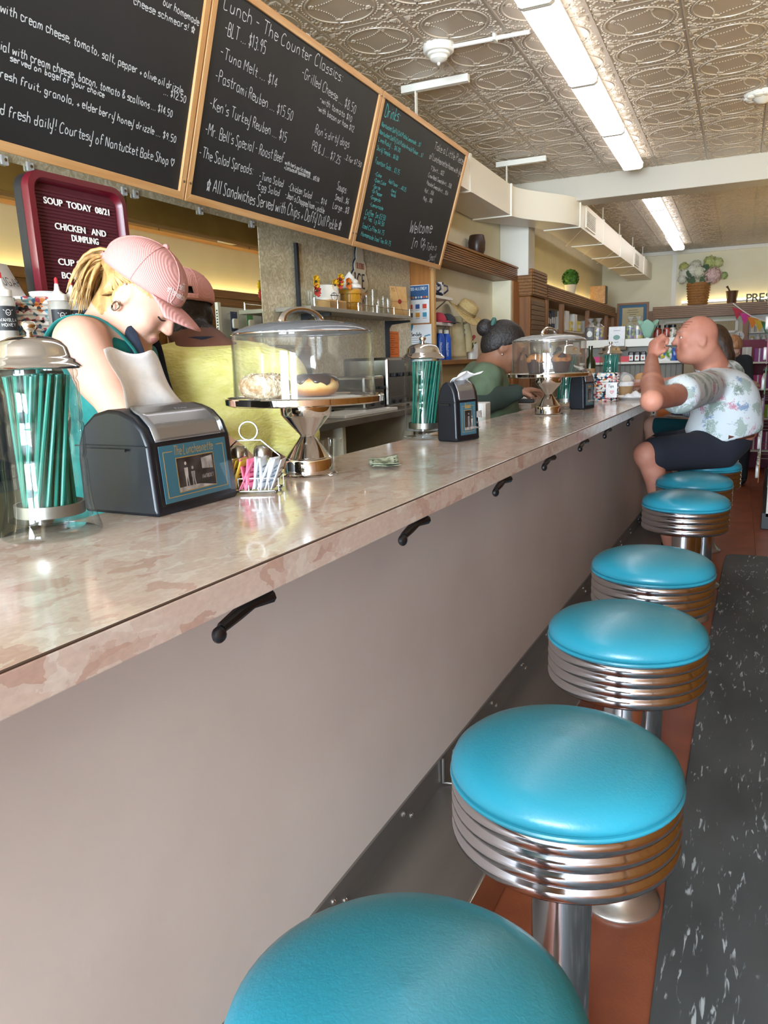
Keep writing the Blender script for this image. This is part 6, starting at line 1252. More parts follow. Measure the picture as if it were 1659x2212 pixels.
# ---------------------------------------------------------------- woman 1: pink cap, bending over her work
ax = axes(F1, 40); r, f, u = ax
ear = WP(262, 634, 1.73); hc = ear - r * .073 + f * .010 + u * .005
Rs = WP(172, 738, 1.70); Ls = Rs - Vector((r.x, r.y, 0)).normalized() * .33; mid = (Rs + Ls) / 2
fm = Form(); L1 = head(fm, hc, ax, .97); nb = mid + Zv * .055 + F1 * .045
limb(fm, [hc - u * .055 - f * .025, nb], [.052, .056], .03)
hip = mid - Zv * .50 - F1 * .06; chest = mid - Zv * .13 + F1 * .02
el_ = WP(268, 900, 1.64); wr_ = WP(395, 955, 1.72); el2 = Ls - Zv * .27 + F1 * .10 ; wr2 = wr_ - r * .16 + F1 * .03
tors = [(mid - Zv * .02, (.10, .165, .06)), (chest, (.105, .15, .13)), (mid - Zv * .32 - F1 * .02, (.095, .135, .15)), (hip, (.11, .165, .13))]
Rt = [tuple(F1), tuple(-r), (0, 0, 1)]
def torso(fm_, g=0): 
    for c_, rd in tors: fm_.add(ell(c_, (rd[0] + g, rd[1] + g, rd[2] + g), Rt), .05)
torso(fm)
limb(fm, [nb, mid + (Rs - mid) * .6 + Zv * .01], [.05, .045], .04); limb(fm, [nb, mid + (Ls - mid) * .6 + Zv * .01], [.05, .045], .04)
limb(fm, [Rs, Rs * .5 + el_ * .5, el_], [.058, .049, .041], .03); limb(fm, [el_, el_ * .6 + wr_ * .4, wr_], [.041, .038, .026], .02); limb(fm, [Ls, el2, wr2], [.056, .041, .026], .03)
hand(fm, wr_, F1 * .8 - r * .2 - Zv * .5, -Zv, 1, .35); hand(fm, wr2, F1 * .9 + r * .3 - Zv * .5, -Zv, -1, .35)
foot = [hip + r * .09 - Zv * (hip.z - .08) , hip - r * .09 - Zv * (hip.z - .08)]
for q, ft in zip((1, -1), foot): limb(fm, [hip + r * .085 * q - Zv * .05, hip + r * .09 * q - Zv * .42 + F1 * .02, ft], [.085, .058, .04], .03)
lo, hi = bounds([hc + u * .15, hc + f * .15, Rs, Ls, hip, el_, wr_ + F1 * .2, wr2 + F1 * .2] + foot, .13); lo[2] = .03
me = fm.mesh(lo, hi, .0055)
hr_m = noisemat('blonde_hair', '#8f6a3c', '#c29c62', 60, .5, stretch=(1, 1, .15))
def reg(P):
    q = (P - V3(hc)) / .97; x, y, z = q @ V3(r), q @ V3(f), q @ V3(u); o = np.zeros(len(P))
    o[(z > .028) & (y < .050) & (np.abs(q).max(1) < .2)] = 1
    o[(y < -.020) & (z > -.075) & (np.abs(x) < .10) & (y > -.14) & (z < .2)] = 1
    o[((x / .021) ** 2 + ((y - .098) / .014) ** 2 + ((z + .055) / .0095) ** 2 < 1)] = 2; return o
regions(me, [sk_w, hr_m, lipm], reg)
sh = Form(); torso(sh, .008); sh.clip = [lambda P: np.minimum((P - V3(mid)) @ V3((F1 * .55 + Zv).normalized()) - .040, 1), lambda P: -((P[..., 2]) - (hip.z - .10))]
shm = one(sh.mesh(lo, hi, .0065), noisemat('teal_knit', '#0d5f5a', '#11706a', 40, .8))
tr = Form(); tr.add(ell(hip, (.118, .172, .135), Rt), .04)
for q, ft in zip((1, -1), foot): limb(tr, [hip + r * .085 * q - Zv * .05, hip + r * .09 * q - Zv * .42 + F1 * .02, ft], [.095, .075, .062], .03)
tr.clip = [lambda P: P[..., 2] - (hip.z + .02)]
trm = one(tr.mesh(lo, hi, .012), mat('dark_denim', '#23283a', .9))
w1 = person('person', 'woman in pink cap and teal tank top looking down behind the counter', [('body', me, 2), ('tank_top', shm, 2), ('trousers', trm, 1)], (mid.x, mid.y, 0))
sf = Form()
for ft in foot: sf.add(rcone(ft - Zv * .03 - F1 * .04, ft - Zv * .04 + F1 * .13, .045, .035), .02)
sub(w1, 'shoes', MB(), m_black) if False else mk('shoes', one(sf.mesh(*bounds(foot, .2), .01), m_black), None, w1, smooth=180).data.transform(Matrix.Translation(-w1.location))
make_cap(w1, L1, ax, hc, .97, m_cap, True)
# eyes cast down, brows, ear ring
for q in (-1, 1):
    sub(w1, 'eyelashes', MB().tube([L1(q * (.016 + .028 * k / 6), .0925 - .012 * (k / 6) ** 2, .001 - .004 * math.sin(PI * k / 6)) for k in range(7)], .0016, 5), eyem)
    sub(w1, 'eyebrow', MB().tube([L1(q * (.014 + .034 * k / 6), .098 - .016 * (k / 6) ** 2, .028 + .006 * math.sin(PI * k / 6)) for k in range(7)], [.0015, .0025, .003, .003, .0025, .002, .001], 5), mat('brow_blond', '#8a6238', .8))
sub(w1, 'earring', MB().tube([L1(.079 + .003 * math.sin(a), -.004 + .008 * math.cos(a), -.036 + .012 * math.sin(a)) for a in [2 * PI * k / 14 for k in range(14)]], .0028, 6, True), m_chrome)
sub(w1, 'ear_stud', MB().ball(tuple(L1(.081, -.012, .020)), .0025, 8, 6), m_chrome)
# pony tail: tapering locks from the gap at the back of the cap
hr = random.Random(6); pb_ = L1(0, -.105, .035); b = MB()
for k in range(190):
    st = V3(pb_) + (hr.gauss(0, .014)) * V3(r) + hr.gauss(0, .012) * V3(u) + .02 * V3(f); sp_ = hr.gauss(0, 1); up_ = hr.gauss(0, 1); ln = hr.uniform(.10, .155)
    d0 = -V3(f) * 1.0 + V3(u) * (.0 + .30 * max(-1.5, min(1.5, up_))) + V3(r) * .35 * sp_; d0 /= np.linalg.norm(d0); p_ = st.copy(); pts = [tuple(p_)]; dd = d0.copy()
    for q in range(7):
        dd = dd + np.array([0, 0, -.42]) + V3(F1) * -.02; dd /= np.linalg.norm(dd); p_ = p_ + dd * ln / 7; pts.append(tuple(p_))
    w0 = hr.uniform(.0025, .0055); b.tube(pts, [w0 * .8, w0, w0 * 1.1, w0 * 1.1, w0, w0 * .8, w0 * .5, w0 * .15], 5)
o = sub(w1, 'ponytail', b, hr_m, 180); o['kind'] = 'stuff'
b = MB()
for k in range(60):                            # hair swept back over the ear
    q = 1 if k < 45 else -1; a = hr.uniform(0, 1); z0 = .055 - .10 * a; b.tube([L1(q * (.070 - .004 * a), .040 - .075 * a, z0 + .014), L1(q * .078, .010 - .055 * a, z0 + .006 + .018 * (1 - a)), L1(q * .074, -.05, .020 + z0 * .35), L1(q * .040, -.10, .030 + z0 * .2), tuple(pb_)], [.001, .003, .0035, .003, .003], 5)
o = sub(w1, 'swept_hair', b, hr_m, 180); o['kind'] = 'stuff'
m_navyc = noisemat('navy_cotton', '#1b2130', '#232a3b', 60, .9)
def strapline(t, pts, w_, m_, nm_='apron_strap', th=.003):
    b = MB(); pts = [Vector(p_) for p_ in spline([tuple(p_) for p_ in pts], 5)]; vs = []
    for i, p_ in enumerate(pts): vs += [p_ + w_[0] * w_[1] / 2, p_ - w_[0] * w_[1] / 2]
    b.add([tuple(q) for q in vs], [(2 * i, 2 * i + 1, 2 * i + 3, 2 * i + 2) for i in range(len(pts) - 1)]); return sub(t, nm_, b, m_, 180, th)
nbk = nb - F1 * .062 + Zv * .015
strapline(w1, [nbk - r * .02, nb + r * .045 - F1 * .060 + Zv * .025, nb + r * .078 - F1 * .012 + Zv * .012, nb + r * .096 + F1 * .045 - Zv * .04, mid + r * .098 + F1 * .122 - Zv * .10, mid + r * .09 + F1 * .142 - Zv * .20], (F1 + Zv * .3, .036), m_navyc)
strapline(w1, [nbk + r * .02, nb - r * .035 - F1 * .052 + Zv * .012, nb - r * .066 - F1 * .005, nb - r * .078 + F1 * .045 - Zv * .05, mid - r * .085 + F1 * .108 - Zv * .10, mid - r * .08 + F1 * .135 - Zv * .20], (F1 + Zv * .3, .036), m_navyc)
strapline(w1, [mid + r * .11 - F1 * .125 - Zv * .12, mid + r * .11 - F1 * .112 - Zv * .02, mid + r * .105 - F1 * .06 + Zv * .052, mid + r * .105 + F1 * .03 + Zv * .054, mid + r * .10 + F1 * .105 - Zv * .02, mid + r * .085 + F1 * .118 - Zv * .09], (r, .045), MATS['teal_knit'], 'tank_strap')
sub(w1, 'apron', MB().grid(lambda u_, v_: tuple(mid + r * ((u_ - .5) * (.20 + .16 * min(1, v_ * 1.6))) + F1 * (.138 - .05 * (2 * u_ - 1) ** 2 - .02 * v_) - Zv * (.19 + .62 * v_)), 12, 16), m_navyc, 180, .003)
# ---------------------------------------------------------------- woman 2: back turned, yellow blouse
F2 = Vector((-.62, .78, 0)).normalized(); ax2 = axes(F2, 8); r2, f2, u2 = ax2
hc2 = WP(402, 684, 2.22); nb2 = WP(438, 750, 2.17); mid2 = WP(460, 796, 2.14)
Rs2 = mid2 + Vector((r2.x, r2.y, 0)).normalized() * .165; Ls2 = mid2 - Vector((r2.x, r2.y, 0)).normalized() * .165
fm = Form(); L2 = head(fm, hc2, ax2, .97); limb(fm, [hc2 - u2 * .055 - f2 * .025, nb2], [.052, .056], .03)
hip2 = mid2 - Zv * .52; Rt2 = [tuple(F2), tuple(r2), (0, 0, 1)]
tors2 = [(mid2 - Zv * .02, (.095, .165, .06)), (mid2 - Zv * .15, (.11, .155, .14)), (mid2 - Zv * .34, (.105, .14, .15)), (hip2, (.12, .175, .13))]
for c_, rd in tors2: fm.add(ell(c_, rd, Rt2), .05)
limb(fm, [nb2, Rs2 * .55 + mid2 * .45 + Zv * .01], [.05, .045], .04); limb(fm, [nb2, Ls2 * .55 + mid2 * .45 + Zv * .01], [.05, .045], .04)
for S_, q in ((Rs2, 1), (Ls2, -1)):
    e_ = S_ - Zv * .27 + F2 * .05 + r2 * q * .05; w_ = e_ + F2 * .15 - Zv * .02 - r2 * q * .08; limb(fm, [S_, e_, w_], [.056, .042, .027], .03); hand(fm, w_, F2 * .9 - Zv * .2, -Zv, q, .4)
ft2 = [hip2 + r2 * .09 * q - Zv * (hip2.z - .08) for q in (1, -1)]
for q, ft in zip((1, -1), ft2): limb(fm, [hip2 + r2 * .085 * q - Zv * .05, ft + Zv * .42, ft], [.09, .06, .04], .03)
lo, hi = bounds([hc2 + u2 * .15, hc2 + f2 * .15, Rs2 + r2 * .15, Ls2 - r2 * .15, hip2, mid2 + F2 * .38] + ft2, .12); lo[2] = .03
me = fm.mesh(lo, hi, .0075)
def reg2(P):
    q = (P - V3(hc2)) / .97; x, y, z = q @ V3(r2), q @ V3(f2), q @ V3(u2); o = np.zeros(len(P)); o[(y < .0) & (z > -.055) & (np.abs(q).max(1) < .14)] = 1; return o
regions(me, [sk_d, noisemat('black_hair', '#14100f', '#2a211d', 90, .55, bump=.5)], reg2)
bl = Form()
for c_, rd in tors2[:3]: bl.add(ell(c_, tuple(x + .018 for x in rd), Rt2), .05)
for S_, q in ((Rs2, 1), (Ls2, -1)):
    limb(bl, [nb2 - Zv * .015, S_ * .7 + mid2 * .3 + Zv * .01], [.066, .066], .04); bl.add(ell(S_ - Zv * .05 + r2 * q * .025, (.085, .075, .10), Rt2), .03); limb(bl, [S_ - Zv * .05 + r2 * q * .02, S_ - Zv * .20 + r2 * q * .06], [.08, .072], .03)
bl.clip = [lambda P: (P - V3(nb2)) @ V3((Zv - F2 * .25).normalized()) - .018]
m_yel = noisemat('yellow_crinkle', '#d9d47a', '#e6e295', 18, .85, bump=.5, bscale=70, stretch=(1, 1, 2.2))
blm = one(bl.mesh(lo, hi, .0085), m_yel)
tr = Form(); tr.add(ell(hip2, (.128, .182, .135), Rt2), .04)
for q, ft in zip((1, -1), ft2): limb(tr, [hip2 + r2 * .085 * q - Zv * .05, ft + Zv * .42, ft], [.10, .078, .065], .03)
tr.clip = [lambda P: P[..., 2] - (hip2.z + .05)]
w2 = person('person', 'woman in yellow blouse and pink cap with her back turned', [('body', me, 2), ('blouse', blm, 2), ('trousers', one(tr.mesh(lo, hi, .014), mat('black_cloth', '#17181c', .9)), 1)], (mid2.x, mid2.y, 0))
sf = Form()
for ft in ft2: sf.add(rcone(ft - Zv * .03 - F2 * .04, ft - Zv * .04 + F2 * .13, .045, .035), .02)
mk('shoes', one(sf.mesh(*bounds(ft2, .2), .012), m_black), None, w2, smooth=180).data.transform(Matrix.Translation(-w2.location))
make_cap(w2, L2, ax2, hc2, .97, m_cap)
strapline(w2, [nb2 - r2 * .085 + F2 * .02 - Zv * .035, nb2 - r2 * .055 - F2 * .040 + Zv * .005, nb2 - F2 * .066 + Zv * .012, nb2 + r2 * .055 - F2 * .040 + Zv * .005, nb2 + r2 * .085 + F2 * .02 - Zv * .035], (Zv, .032), m_navyc, 'apron_strap')
# ---------------------------------------------------------------- worker 3: olive T-shirt, black bun
ax3 = axes(F1, 24); r3, f3, u3 = ax3; hc3 = WP(1089, 748, 3.71) - r3 * .073 + f3 * .01
mid3 = WP(1040, 812, 3.82); Rs3 = mid3 + r3 * .175 - Zv * .01; Ls3 = mid3 - r3 * .175; nb3 = mid3 + Zv * .06 + F1 * .05; hip3 = mid3 - Zv * .54 - F1 * .02
fm = Form(); L3 = head(fm, hc3, ax3, 1.0); limb(fm, [hc3 - u3 * .055 - f3 * .02, nb3], [.056, .062], .03); Rt3 = [tuple(F1), tuple(-r3), (0, 0, 1)]
tors3 = [(mid3 - Zv * .02, (.11, .18, .07)), (mid3 - Zv * .17 + F1 * .03, (.145, .175, .15)), (mid3 - Zv * .38 + F1 * .03, (.16, .18, .17)), (hip3, (.16, .20, .14))]
for c_, rd in tors3: fm.add(ell(c_, rd, Rt3), .05)
e3 = WP(1040, 872, 3.62); w3 = WP(1118, 848, 3.58); e3b = e3 - r3 * .40 + F1 * .02; w3b = w3 - r3 * .16 + F1 * .02
limb(fm, [Rs3, e3, w3], [.062, .048, .028], .03); limb(fm, [Ls3, e3b, w3b], [.062, .048, .028], .03)
limb(fm, [nb3, Rs3 * .6 + mid3 * .4], [.055, .05], .04); limb(fm, [nb3, Ls3 * .6 + mid3 * .4], [.055, .05], .04)
hand(fm, w3, F1 + Zv * .15 - r3 * .2, -Zv, 1, .45); hand(fm, w3b, F1 + r3 * .2, -Zv, -1, .45)
ft3 = [hip3 + r3 * .1 * q - Zv * (hip3.z - .08) for q in (1, -1)]
for q, ft in zip((1, -1), ft3): limb(fm, [hip3 + r3 * .095 * q - Zv * .05, ft + Zv * .42, ft], [.11, .07, .045], .03)
lo, hi = bounds([hc3 + u3 * .15, hc3 + f3 * .15, Rs3, Ls3, hip3, e3, w3 + F1 * .2, w3b + F1 * .2] + ft3, .17); lo[2] = .03
me = fm.mesh(lo, hi, .0085); blk = noisemat('black_hair', '#14100f', '#2a211d', 90, .55)
def reg3(P):
    q = P - V3(hc3); x, y, z = q @ V3(r3), q @ V3(f3), q @ V3(u3); o = np.zeros(len(P)); nr = np.linalg.norm(q, axis=1) < .2
    o[nr & ((x / .02) ** 2 + ((y - .094) / .016) ** 2 + ((z + .055) / .012) ** 2 < 1)] = 1; return o
regions(me, [sk_t, lip_d], reg3)
hrf = Form(); R3 = [tuple(r3), tuple(f3), tuple(u3)]
hrf.add(ell(L3(0, -.012, .042), (.083, .103, .092), R3), .02); hrf.add(ell(L3(0, -.05, .0), (.076, .07, .08), R3), .03); hrf.clip = [lambda P: ((P - V3(L3(0, .070, .045))) @ V3(f3)) - .55 * ((P - V3(L3(0, .07, .045))) @ V3(u3)) - .03, lambda P: -(((P - V3(L3(0, 0, -.005))) @ V3(u3)) - .9 * ((P - V3(L3(0, -.01, -.005))) @ V3(f3)))]
hrf.clip[0] = lambda P: ((P - V3(L3(0, .062, .06))) @ V3(f3)) * .9 - ((P - V3(L3(0, .062, .06))) @ V3(u3)) * .5 - .004
hme = one(hrf.mesh(*bounds([hc3], .17), .006), blk)
bun = Form(); bun.add(ell(L3(0, -.128, .052), (.044, .040, .044), R3), .02).add(ell(L3(0, -.10, .050), (.03, .035, .03), R3), .02); bme = one(bun.mesh(*bounds([L3(0, -.115, .05)], .08), .005), blk)
ts = Form()
for c_, rd in tors3[:3]: ts.add(ell(c_, tuple(x + .014 for x in rd), Rt3), .05)
for S_, e_ in ((Rs3, e3), (Ls3, e3b)): limb(ts, [S_, S_ * .45 + e_ * .55], [.078, .078], .04); limb(ts, [nb3 - Zv * .02, S_ * .7 + mid3 * .3], [.055, .058], .04)
ts.clip = [lambda P: (P - V3(nb3)) @ V3((Zv + F1 * .35).normalized()) + .004]
lsv = Form()
for S_, e_, w_ in ((Rs3, e3, w3), (Ls3, e3b, w3b)): limb(lsv, [S_ * .5 + e_ * .5, e_, e_ * .5 + w_ * .5, w_], [.066, .056, .048, .036], .03)
tr = Form(); tr.add(ell(hip3, (.165, .205, .145), Rt3), .04)
for q, ft in zip((1, -1), ft3): limb(tr, [hip3 + r3 * .095 * q - Zv * .05, ft + Zv * .42, ft], [.115, .085, .07], .03)
tr.clip = [lambda P: P[..., 2] - (hip3.z + .1)]
w3p = person('person', 'worker in olive T-shirt with black hair bun behind the muffin stand', [('body', me, 2), ('hair', hme, 2), ('hair_bun', bme, 2), ('t_shirt', one(ts.mesh(lo, hi, .010), noisemat('olive_jersey', '#566750', '#61735a', 20, .9)), 2), ('long_sleeves', one(lsv.mesh(lo, hi, .010), mat('charcoal_sleeve', '#2f3a33', .9)), 1), ('trousers', one(tr.mesh(lo, hi, .015), mat('black_cloth', '#17181c', .9)), 1)], (mid3.x, mid3.y, 0))
sf = Form()
for ft in ft3: sf.add(rcone(ft - Zv * .03 - F1 * .04, ft - Zv * .04 + F1 * .13, .048, .038), .02)
mk('shoes', one(sf.mesh(*bounds(ft3, .2), .012), m_black), None, w3p, smooth=180).data.transform(Matrix.Translation(-w3p.location))
sub(w3p, 'earring', MB().ball(tuple(L3(.079, -.004, -.040)), .005, 8, 6), m_chrome)
sub(w3p, 'scrunchie', MB().tube([L3(.03 * math.cos(a), -.100, .088 + .018 * math.sin(a)) for a in [2 * PI * k / 14 for k in range(14)]], .012, 6, True), mat('scrunchie_green', '#3a5f55', .9))
for q in (-1, 1): sub(w3p, 'eyelashes', MB().tube([L3(q * (.016 + .028 * k / 6), .0925 - .012 * (k / 6) ** 2, .004 - .003 * math.sin(PI * k / 6)) for k in range(7)], .002, 5), eyem); sub(w3p, 'eyebrow', MB().tube([L3(q * (.014 + .034 * k / 6), .099 - .016 * (k / 6) ** 2, .029 + .006 * math.sin(PI * k / 6)) for k in range(7)], .0026, 5), eyem)
# ---------------------------------------------------------------- seated man: floral shirt, elbow on the counter
FM_ = Vector((-.93, -.36, 0)).normalized(); ax4 = axes(FM_, -4); r4, f4, u4 = ax4
hc4 = WP(1504, 735, 4.12); sM = 1.06; F4 = Vector((-.97, .0, 0)); l4 = Vector((0, -1, 0))     # his left is towards the camera
mid4 = WP(1552, 822, 4.24); Ls4 = WP(1530, 836, 4.06); Rs4 = mid4 * 2 - Ls4; hip4 = Vector((-.25, 4.70, .86)); nb4 = mid4 + Zv * .075 + F4 * .05
ele = AT(1408, 866, Z=CT + .046); wr4 = WP(1408, 775, 3.93); eR = Rs4 + F4 * .26 - Zv * .20; eR.z = max(eR.z, CT + .05); wR = eR + F4 * .20 - l4 * .0 + Vector((0, .02, 0)); wR.z = CT + .045
fm = Form(); L4 = head(fm, hc4, ax4, sM, True); limb(fm, [hc4 - u4 * .06 - f4 * .03, nb4], [.066, .074], .03); limb(fm, [hc4 - u4 * .03 - f4 * .06, nb4 - F4 * .04], [.055, .065], .03)
Rt4 = [(1, 0, 0), (0, 1, 0), (0, 0, 1)]; sp4 = lambda t: mid4 * (1 - t) + hip4 * t - F4 * (.05 * math.sin(PI * t))
tors4 = [(mid4 - Zv * .03, (.125, .20, .075)), (sp4(.35), (.155, .195, .16)), (sp4(.68), (.175, .195, .16)), (hip4 + Zv * .04, (.165, .20, .13))]
for c_, rd in tors4[:3] + [(hip4 + Zv * .03, (.14, .175, .11))]: fm.add(ell(c_, rd, Rt4), .05)
limb(fm, [nb4, Ls4 * .6 + mid4 * .4 + Zv * .01], [.06, .055], .04); limb(fm, [nb4, Rs4 * .6 + mid4 * .4 + Zv * .01], [.06, .055], .04)
limb(fm, [Ls4, Ls4 * .5 + ele * .5, ele], [.068, .056, .041], .03); limb(fm, [ele, ele * .65 + wr4 * .35, wr4], [.041, .047, .031], .02); limb(fm, [Rs4, eR, wR], [.066, .048, .030], .03)
hand(fm, wr4, Zv + Vector((.10, 0, 0)), Vector((.75, .65, 0)), 1, 1.12, 1.12, True); hand(fm, wR, F4, -Zv, 1, .5)
kL = WP(1398, 982, 4.10); kR = kL + Vector((.0, .30, .0)); hL = hip4 + l4 * .10 - Zv * .03; hR = hip4 - l4 * .10 - Zv * .03
aL = Vector((kL.x + .15, kL.y + .10, .25)); aR = Vector((kR.x + .10, kR.y + .05, .25)); 
limb(fm, [hL, kL], [.105, .068], .03); limb(fm, [hR, kR], [.105, .068], .03); limb(fm, [kL, kL * .65 + aL * .35 + Vector((.02, 0, 0)), aL], [.062, .060, .038], .03); limb(fm, [kR, kR * .65 + aR * .35 + Vector((.02, 0, 0)), aR], [.062, .060, .038], .03)
lo, hi = bounds([hc4 + u4 * .15, hc4 + f4 * .15, Ls4, Rs4, hip4, ele, wr4 + Zv * .12, kL, kR, aL, aR, wR + F4 * .2, eR], .17); lo[2] = .15
me = fm.mesh(lo, hi, .0085)
def reg4(P):
    q = (P - V3(hc4)) / sM; x, y, z = q @ V3(r4), q @ V3(f4), q @ V3(u4); o = np.zeros(len(P)); nr = np.linalg.norm(q, axis=1) < .2
    o[nr & ((x / .022) ** 2 + ((y - .096) / .016) ** 2 + ((z + .055) / .010) ** 2 < 1)] = 1; return o
regions(me, [sk_m, mat('lips_man', '#9a5248', .5)], reg4)
m_flor = mat('floral_shirt', '#cfd6d8', .85)
v = coords(m_flor, 'Object', (1, 1, 1)); nz = nd(m_flor, 'TexNoise', i_Scale=14.0, i_Detail=3.0); lk(m_flor, v, nz.inputs['Vector']); mxv = nd(m_flor, 'MixRGB'); mxv.inputs[0].default_value = .10; lk(m_flor, v, mxv.inputs[1]); lk(m_flor, nz.outputs['Color'], mxv.inputs[2])
last = None; cur = '#c6cdcf'
def patch(scale, thr, col, off, strk):
    mp = nd(m_flor, 'Mapping'); mp.inputs['Location'].default_value = off; lk(m_flor, mxv.outputs[0], mp.inputs[0]); vo = nd(m_flor, 'TexVoronoi', i_Scale=scale); lk(m_flor, mp.outputs[0], vo.inputs['Vector'])
    w_ = nd(m_flor, 'TexNoise', i_Scale=strk, i_Detail=2.0, i_Distortion=2.0); lk(m_flor, mp.outputs[0], w_.inputs['Vector'])
    ad = nd(m_flor, 'Math', operation='MULTIPLY_ADD'); ad.inputs[1].default_value = .75; lk(m_flor, w_.outputs[0], ad.inputs[0]); lk(m_flor, vo.outputs['Distance'], ad.inputs[2])
    return ramp(m_flor, ad.outputs[0], [(thr, '#ffffff'), (thr + .05, '#000000')]), col
prev = None
for sc_, th_, col, off, sk_ in ((9, .68, '#9aa8a0', (.3, .1, .2), 42), (11, .58, '#7f93ac', (.0, .5, .8), 55), (7, .545, '#b87f8f', (.7, .2, .1), 60), (8, .58, '#7d8a80', (.1, .9, .4), 75)):
    fac, c_ = patch(sc_, th_, col, off, sk_); mx = nd(m_flor, 'MixRGB'); lk(m_flor, fac, mx.inputs[0])
    if prev is None: mx.inputs[1].default_value = srgb(cur)
    else: lk(m_flor, prev, mx.inputs[1])
    mx.inputs[2].default_value = srgb(c_); prev = mx.outputs[0]
lk(m_flor, prev, bsdf(m_flor).inputs['Base Color'])
ts = Form()
for c_, rd in tors4: ts.add(ell(c_, tuple(x + .018 for x in rd), Rt4), .05)
limb(ts, [Ls4, Ls4 * .42 + ele * .58], [.085, .092], .04); limb(ts, [Rs4, Rs4 * .45 + eR * .55], [.085, .088], .04)
for S_ in (Ls4, Rs4): limb(ts, [nb4 - Zv * .02, S_ * .7 + mid4 * .3 + Zv * .005], [.070, .066], .04)
ts.clip = [lambda P: (P - V3(nb4)) @ V3((Zv + F4 * .45).normalized()) - .012, lambda P: -(P[..., 2] - (hip4.z + .02) - .26 * (P[..., 0] - hip4.x))]
so = Form()
for a, b in ((hL, kL), (hR, kR)): limb(so, [a, a * .12 + b * .88], [.122, .094], .04)
so.add(ell(hip4 + Zv * .03, (.182, .216, .14), Rt4), .04); so.clip = [lambda P: P[..., 2] - (hip4.z + .105), lambda P: -((P[..., 2]) - .742)]
collar = Form(); 
man = person('person', 'bald man in floral shirt and dark shorts sitting at the counter, fist raised', [('body', me, 2), ('floral_shirt', one(ts.mesh(lo, hi, .009), m_flor), 2), ('shorts', one(so.mesh(lo, hi, .010), mat('navy_shorts', '#191b26', .9)), 1)], (hip4.x, hip4.y, 0))
sub(man, 'belt', MB().tube([(hip4.x + .180 * math.cos(a), hip4.y + .213 * math.sin(a), hip4.z + .062) for a in [-1.25 + 2.5 * k / 24 for k in range(25)]], .020, 8), mat('brown_leather', '#5f3423', .5))
b = MB()
for q in (-1, 1): b.add([tuple(nb4 + l4 * q * .01 - F4 * .085 + Zv * .045), tuple(nb4 + l4 * q * .085 + Zv * .035), tuple(nb4 + l4 * q * .06 + F4 * .08 - Zv * .005), tuple(nb4 + l4 * q * .11 + F4 * .06 - Zv * .03), tuple(nb4 + l4 * q * .12 - F4 * .0 - Zv * .012), tuple(nb4 + l4 * q * .02 - F4 * .12 + Zv * .0)], [(0, 1, 4, 5), (1, 2, 3, 4)])
sub(man, 'collar', b, m_flor, 40, .005)
for q in (-1, 1):
    sub(man, 'eyebrow', MB().tube([L4(q * (.014 + .036 * k / 6), .103 - .018 * (k / 6) ** 2, .036 + .005 * math.sin(PI * k / 6)) for k in range(7)], .0026, 5), mat('grey_brow', '#a58474', .8)); sub(man, 'eye', MB().ball(tuple(L4(q * .031, .0835, .010)), (.009, .009, .008), 12, 8), mat('eye_white', '#cbb9ae', .3)); sub(man, 'iris', MB().ball(tuple(L4(q * .031, .0905, .010)), .0042, 8, 6), mat('iris_dark', '#2b2320', .3))
    sub(man, 'eyelid', MB().tube([L4(q * (.018 + .028 * k / 6), .094 - .010 * (k / 6) ** 2, .015 + .004 * math.sin(PI * k / 6)) for k in range(7)], .0028, 5), sk_m)
for k in range(3): sub(man, 'forehead_crease', MB().tube([L4(-.045 + .09 * q / 8, .0935 - .022 * k * .5 - .028 * ((q - 4) / 4) ** 2, .062 + .014 * k) for q in range(9)], .0014, 4), mat('crease', '#9a5844', .6))
for a_, kk in ((aL, kL), (aR, kR)):
    b = MB(); ft = Vector((a_.x - .05, a_.y, .185)); b.ball((ft.x, ft.y, ft.z), (.13, .048, .036), 16, 10); b.tube([(a_.x, a_.y, .20), (a_.x, a_.y, .27)], .047, 12); sub(man, 'shoe', b, m_black, 60)
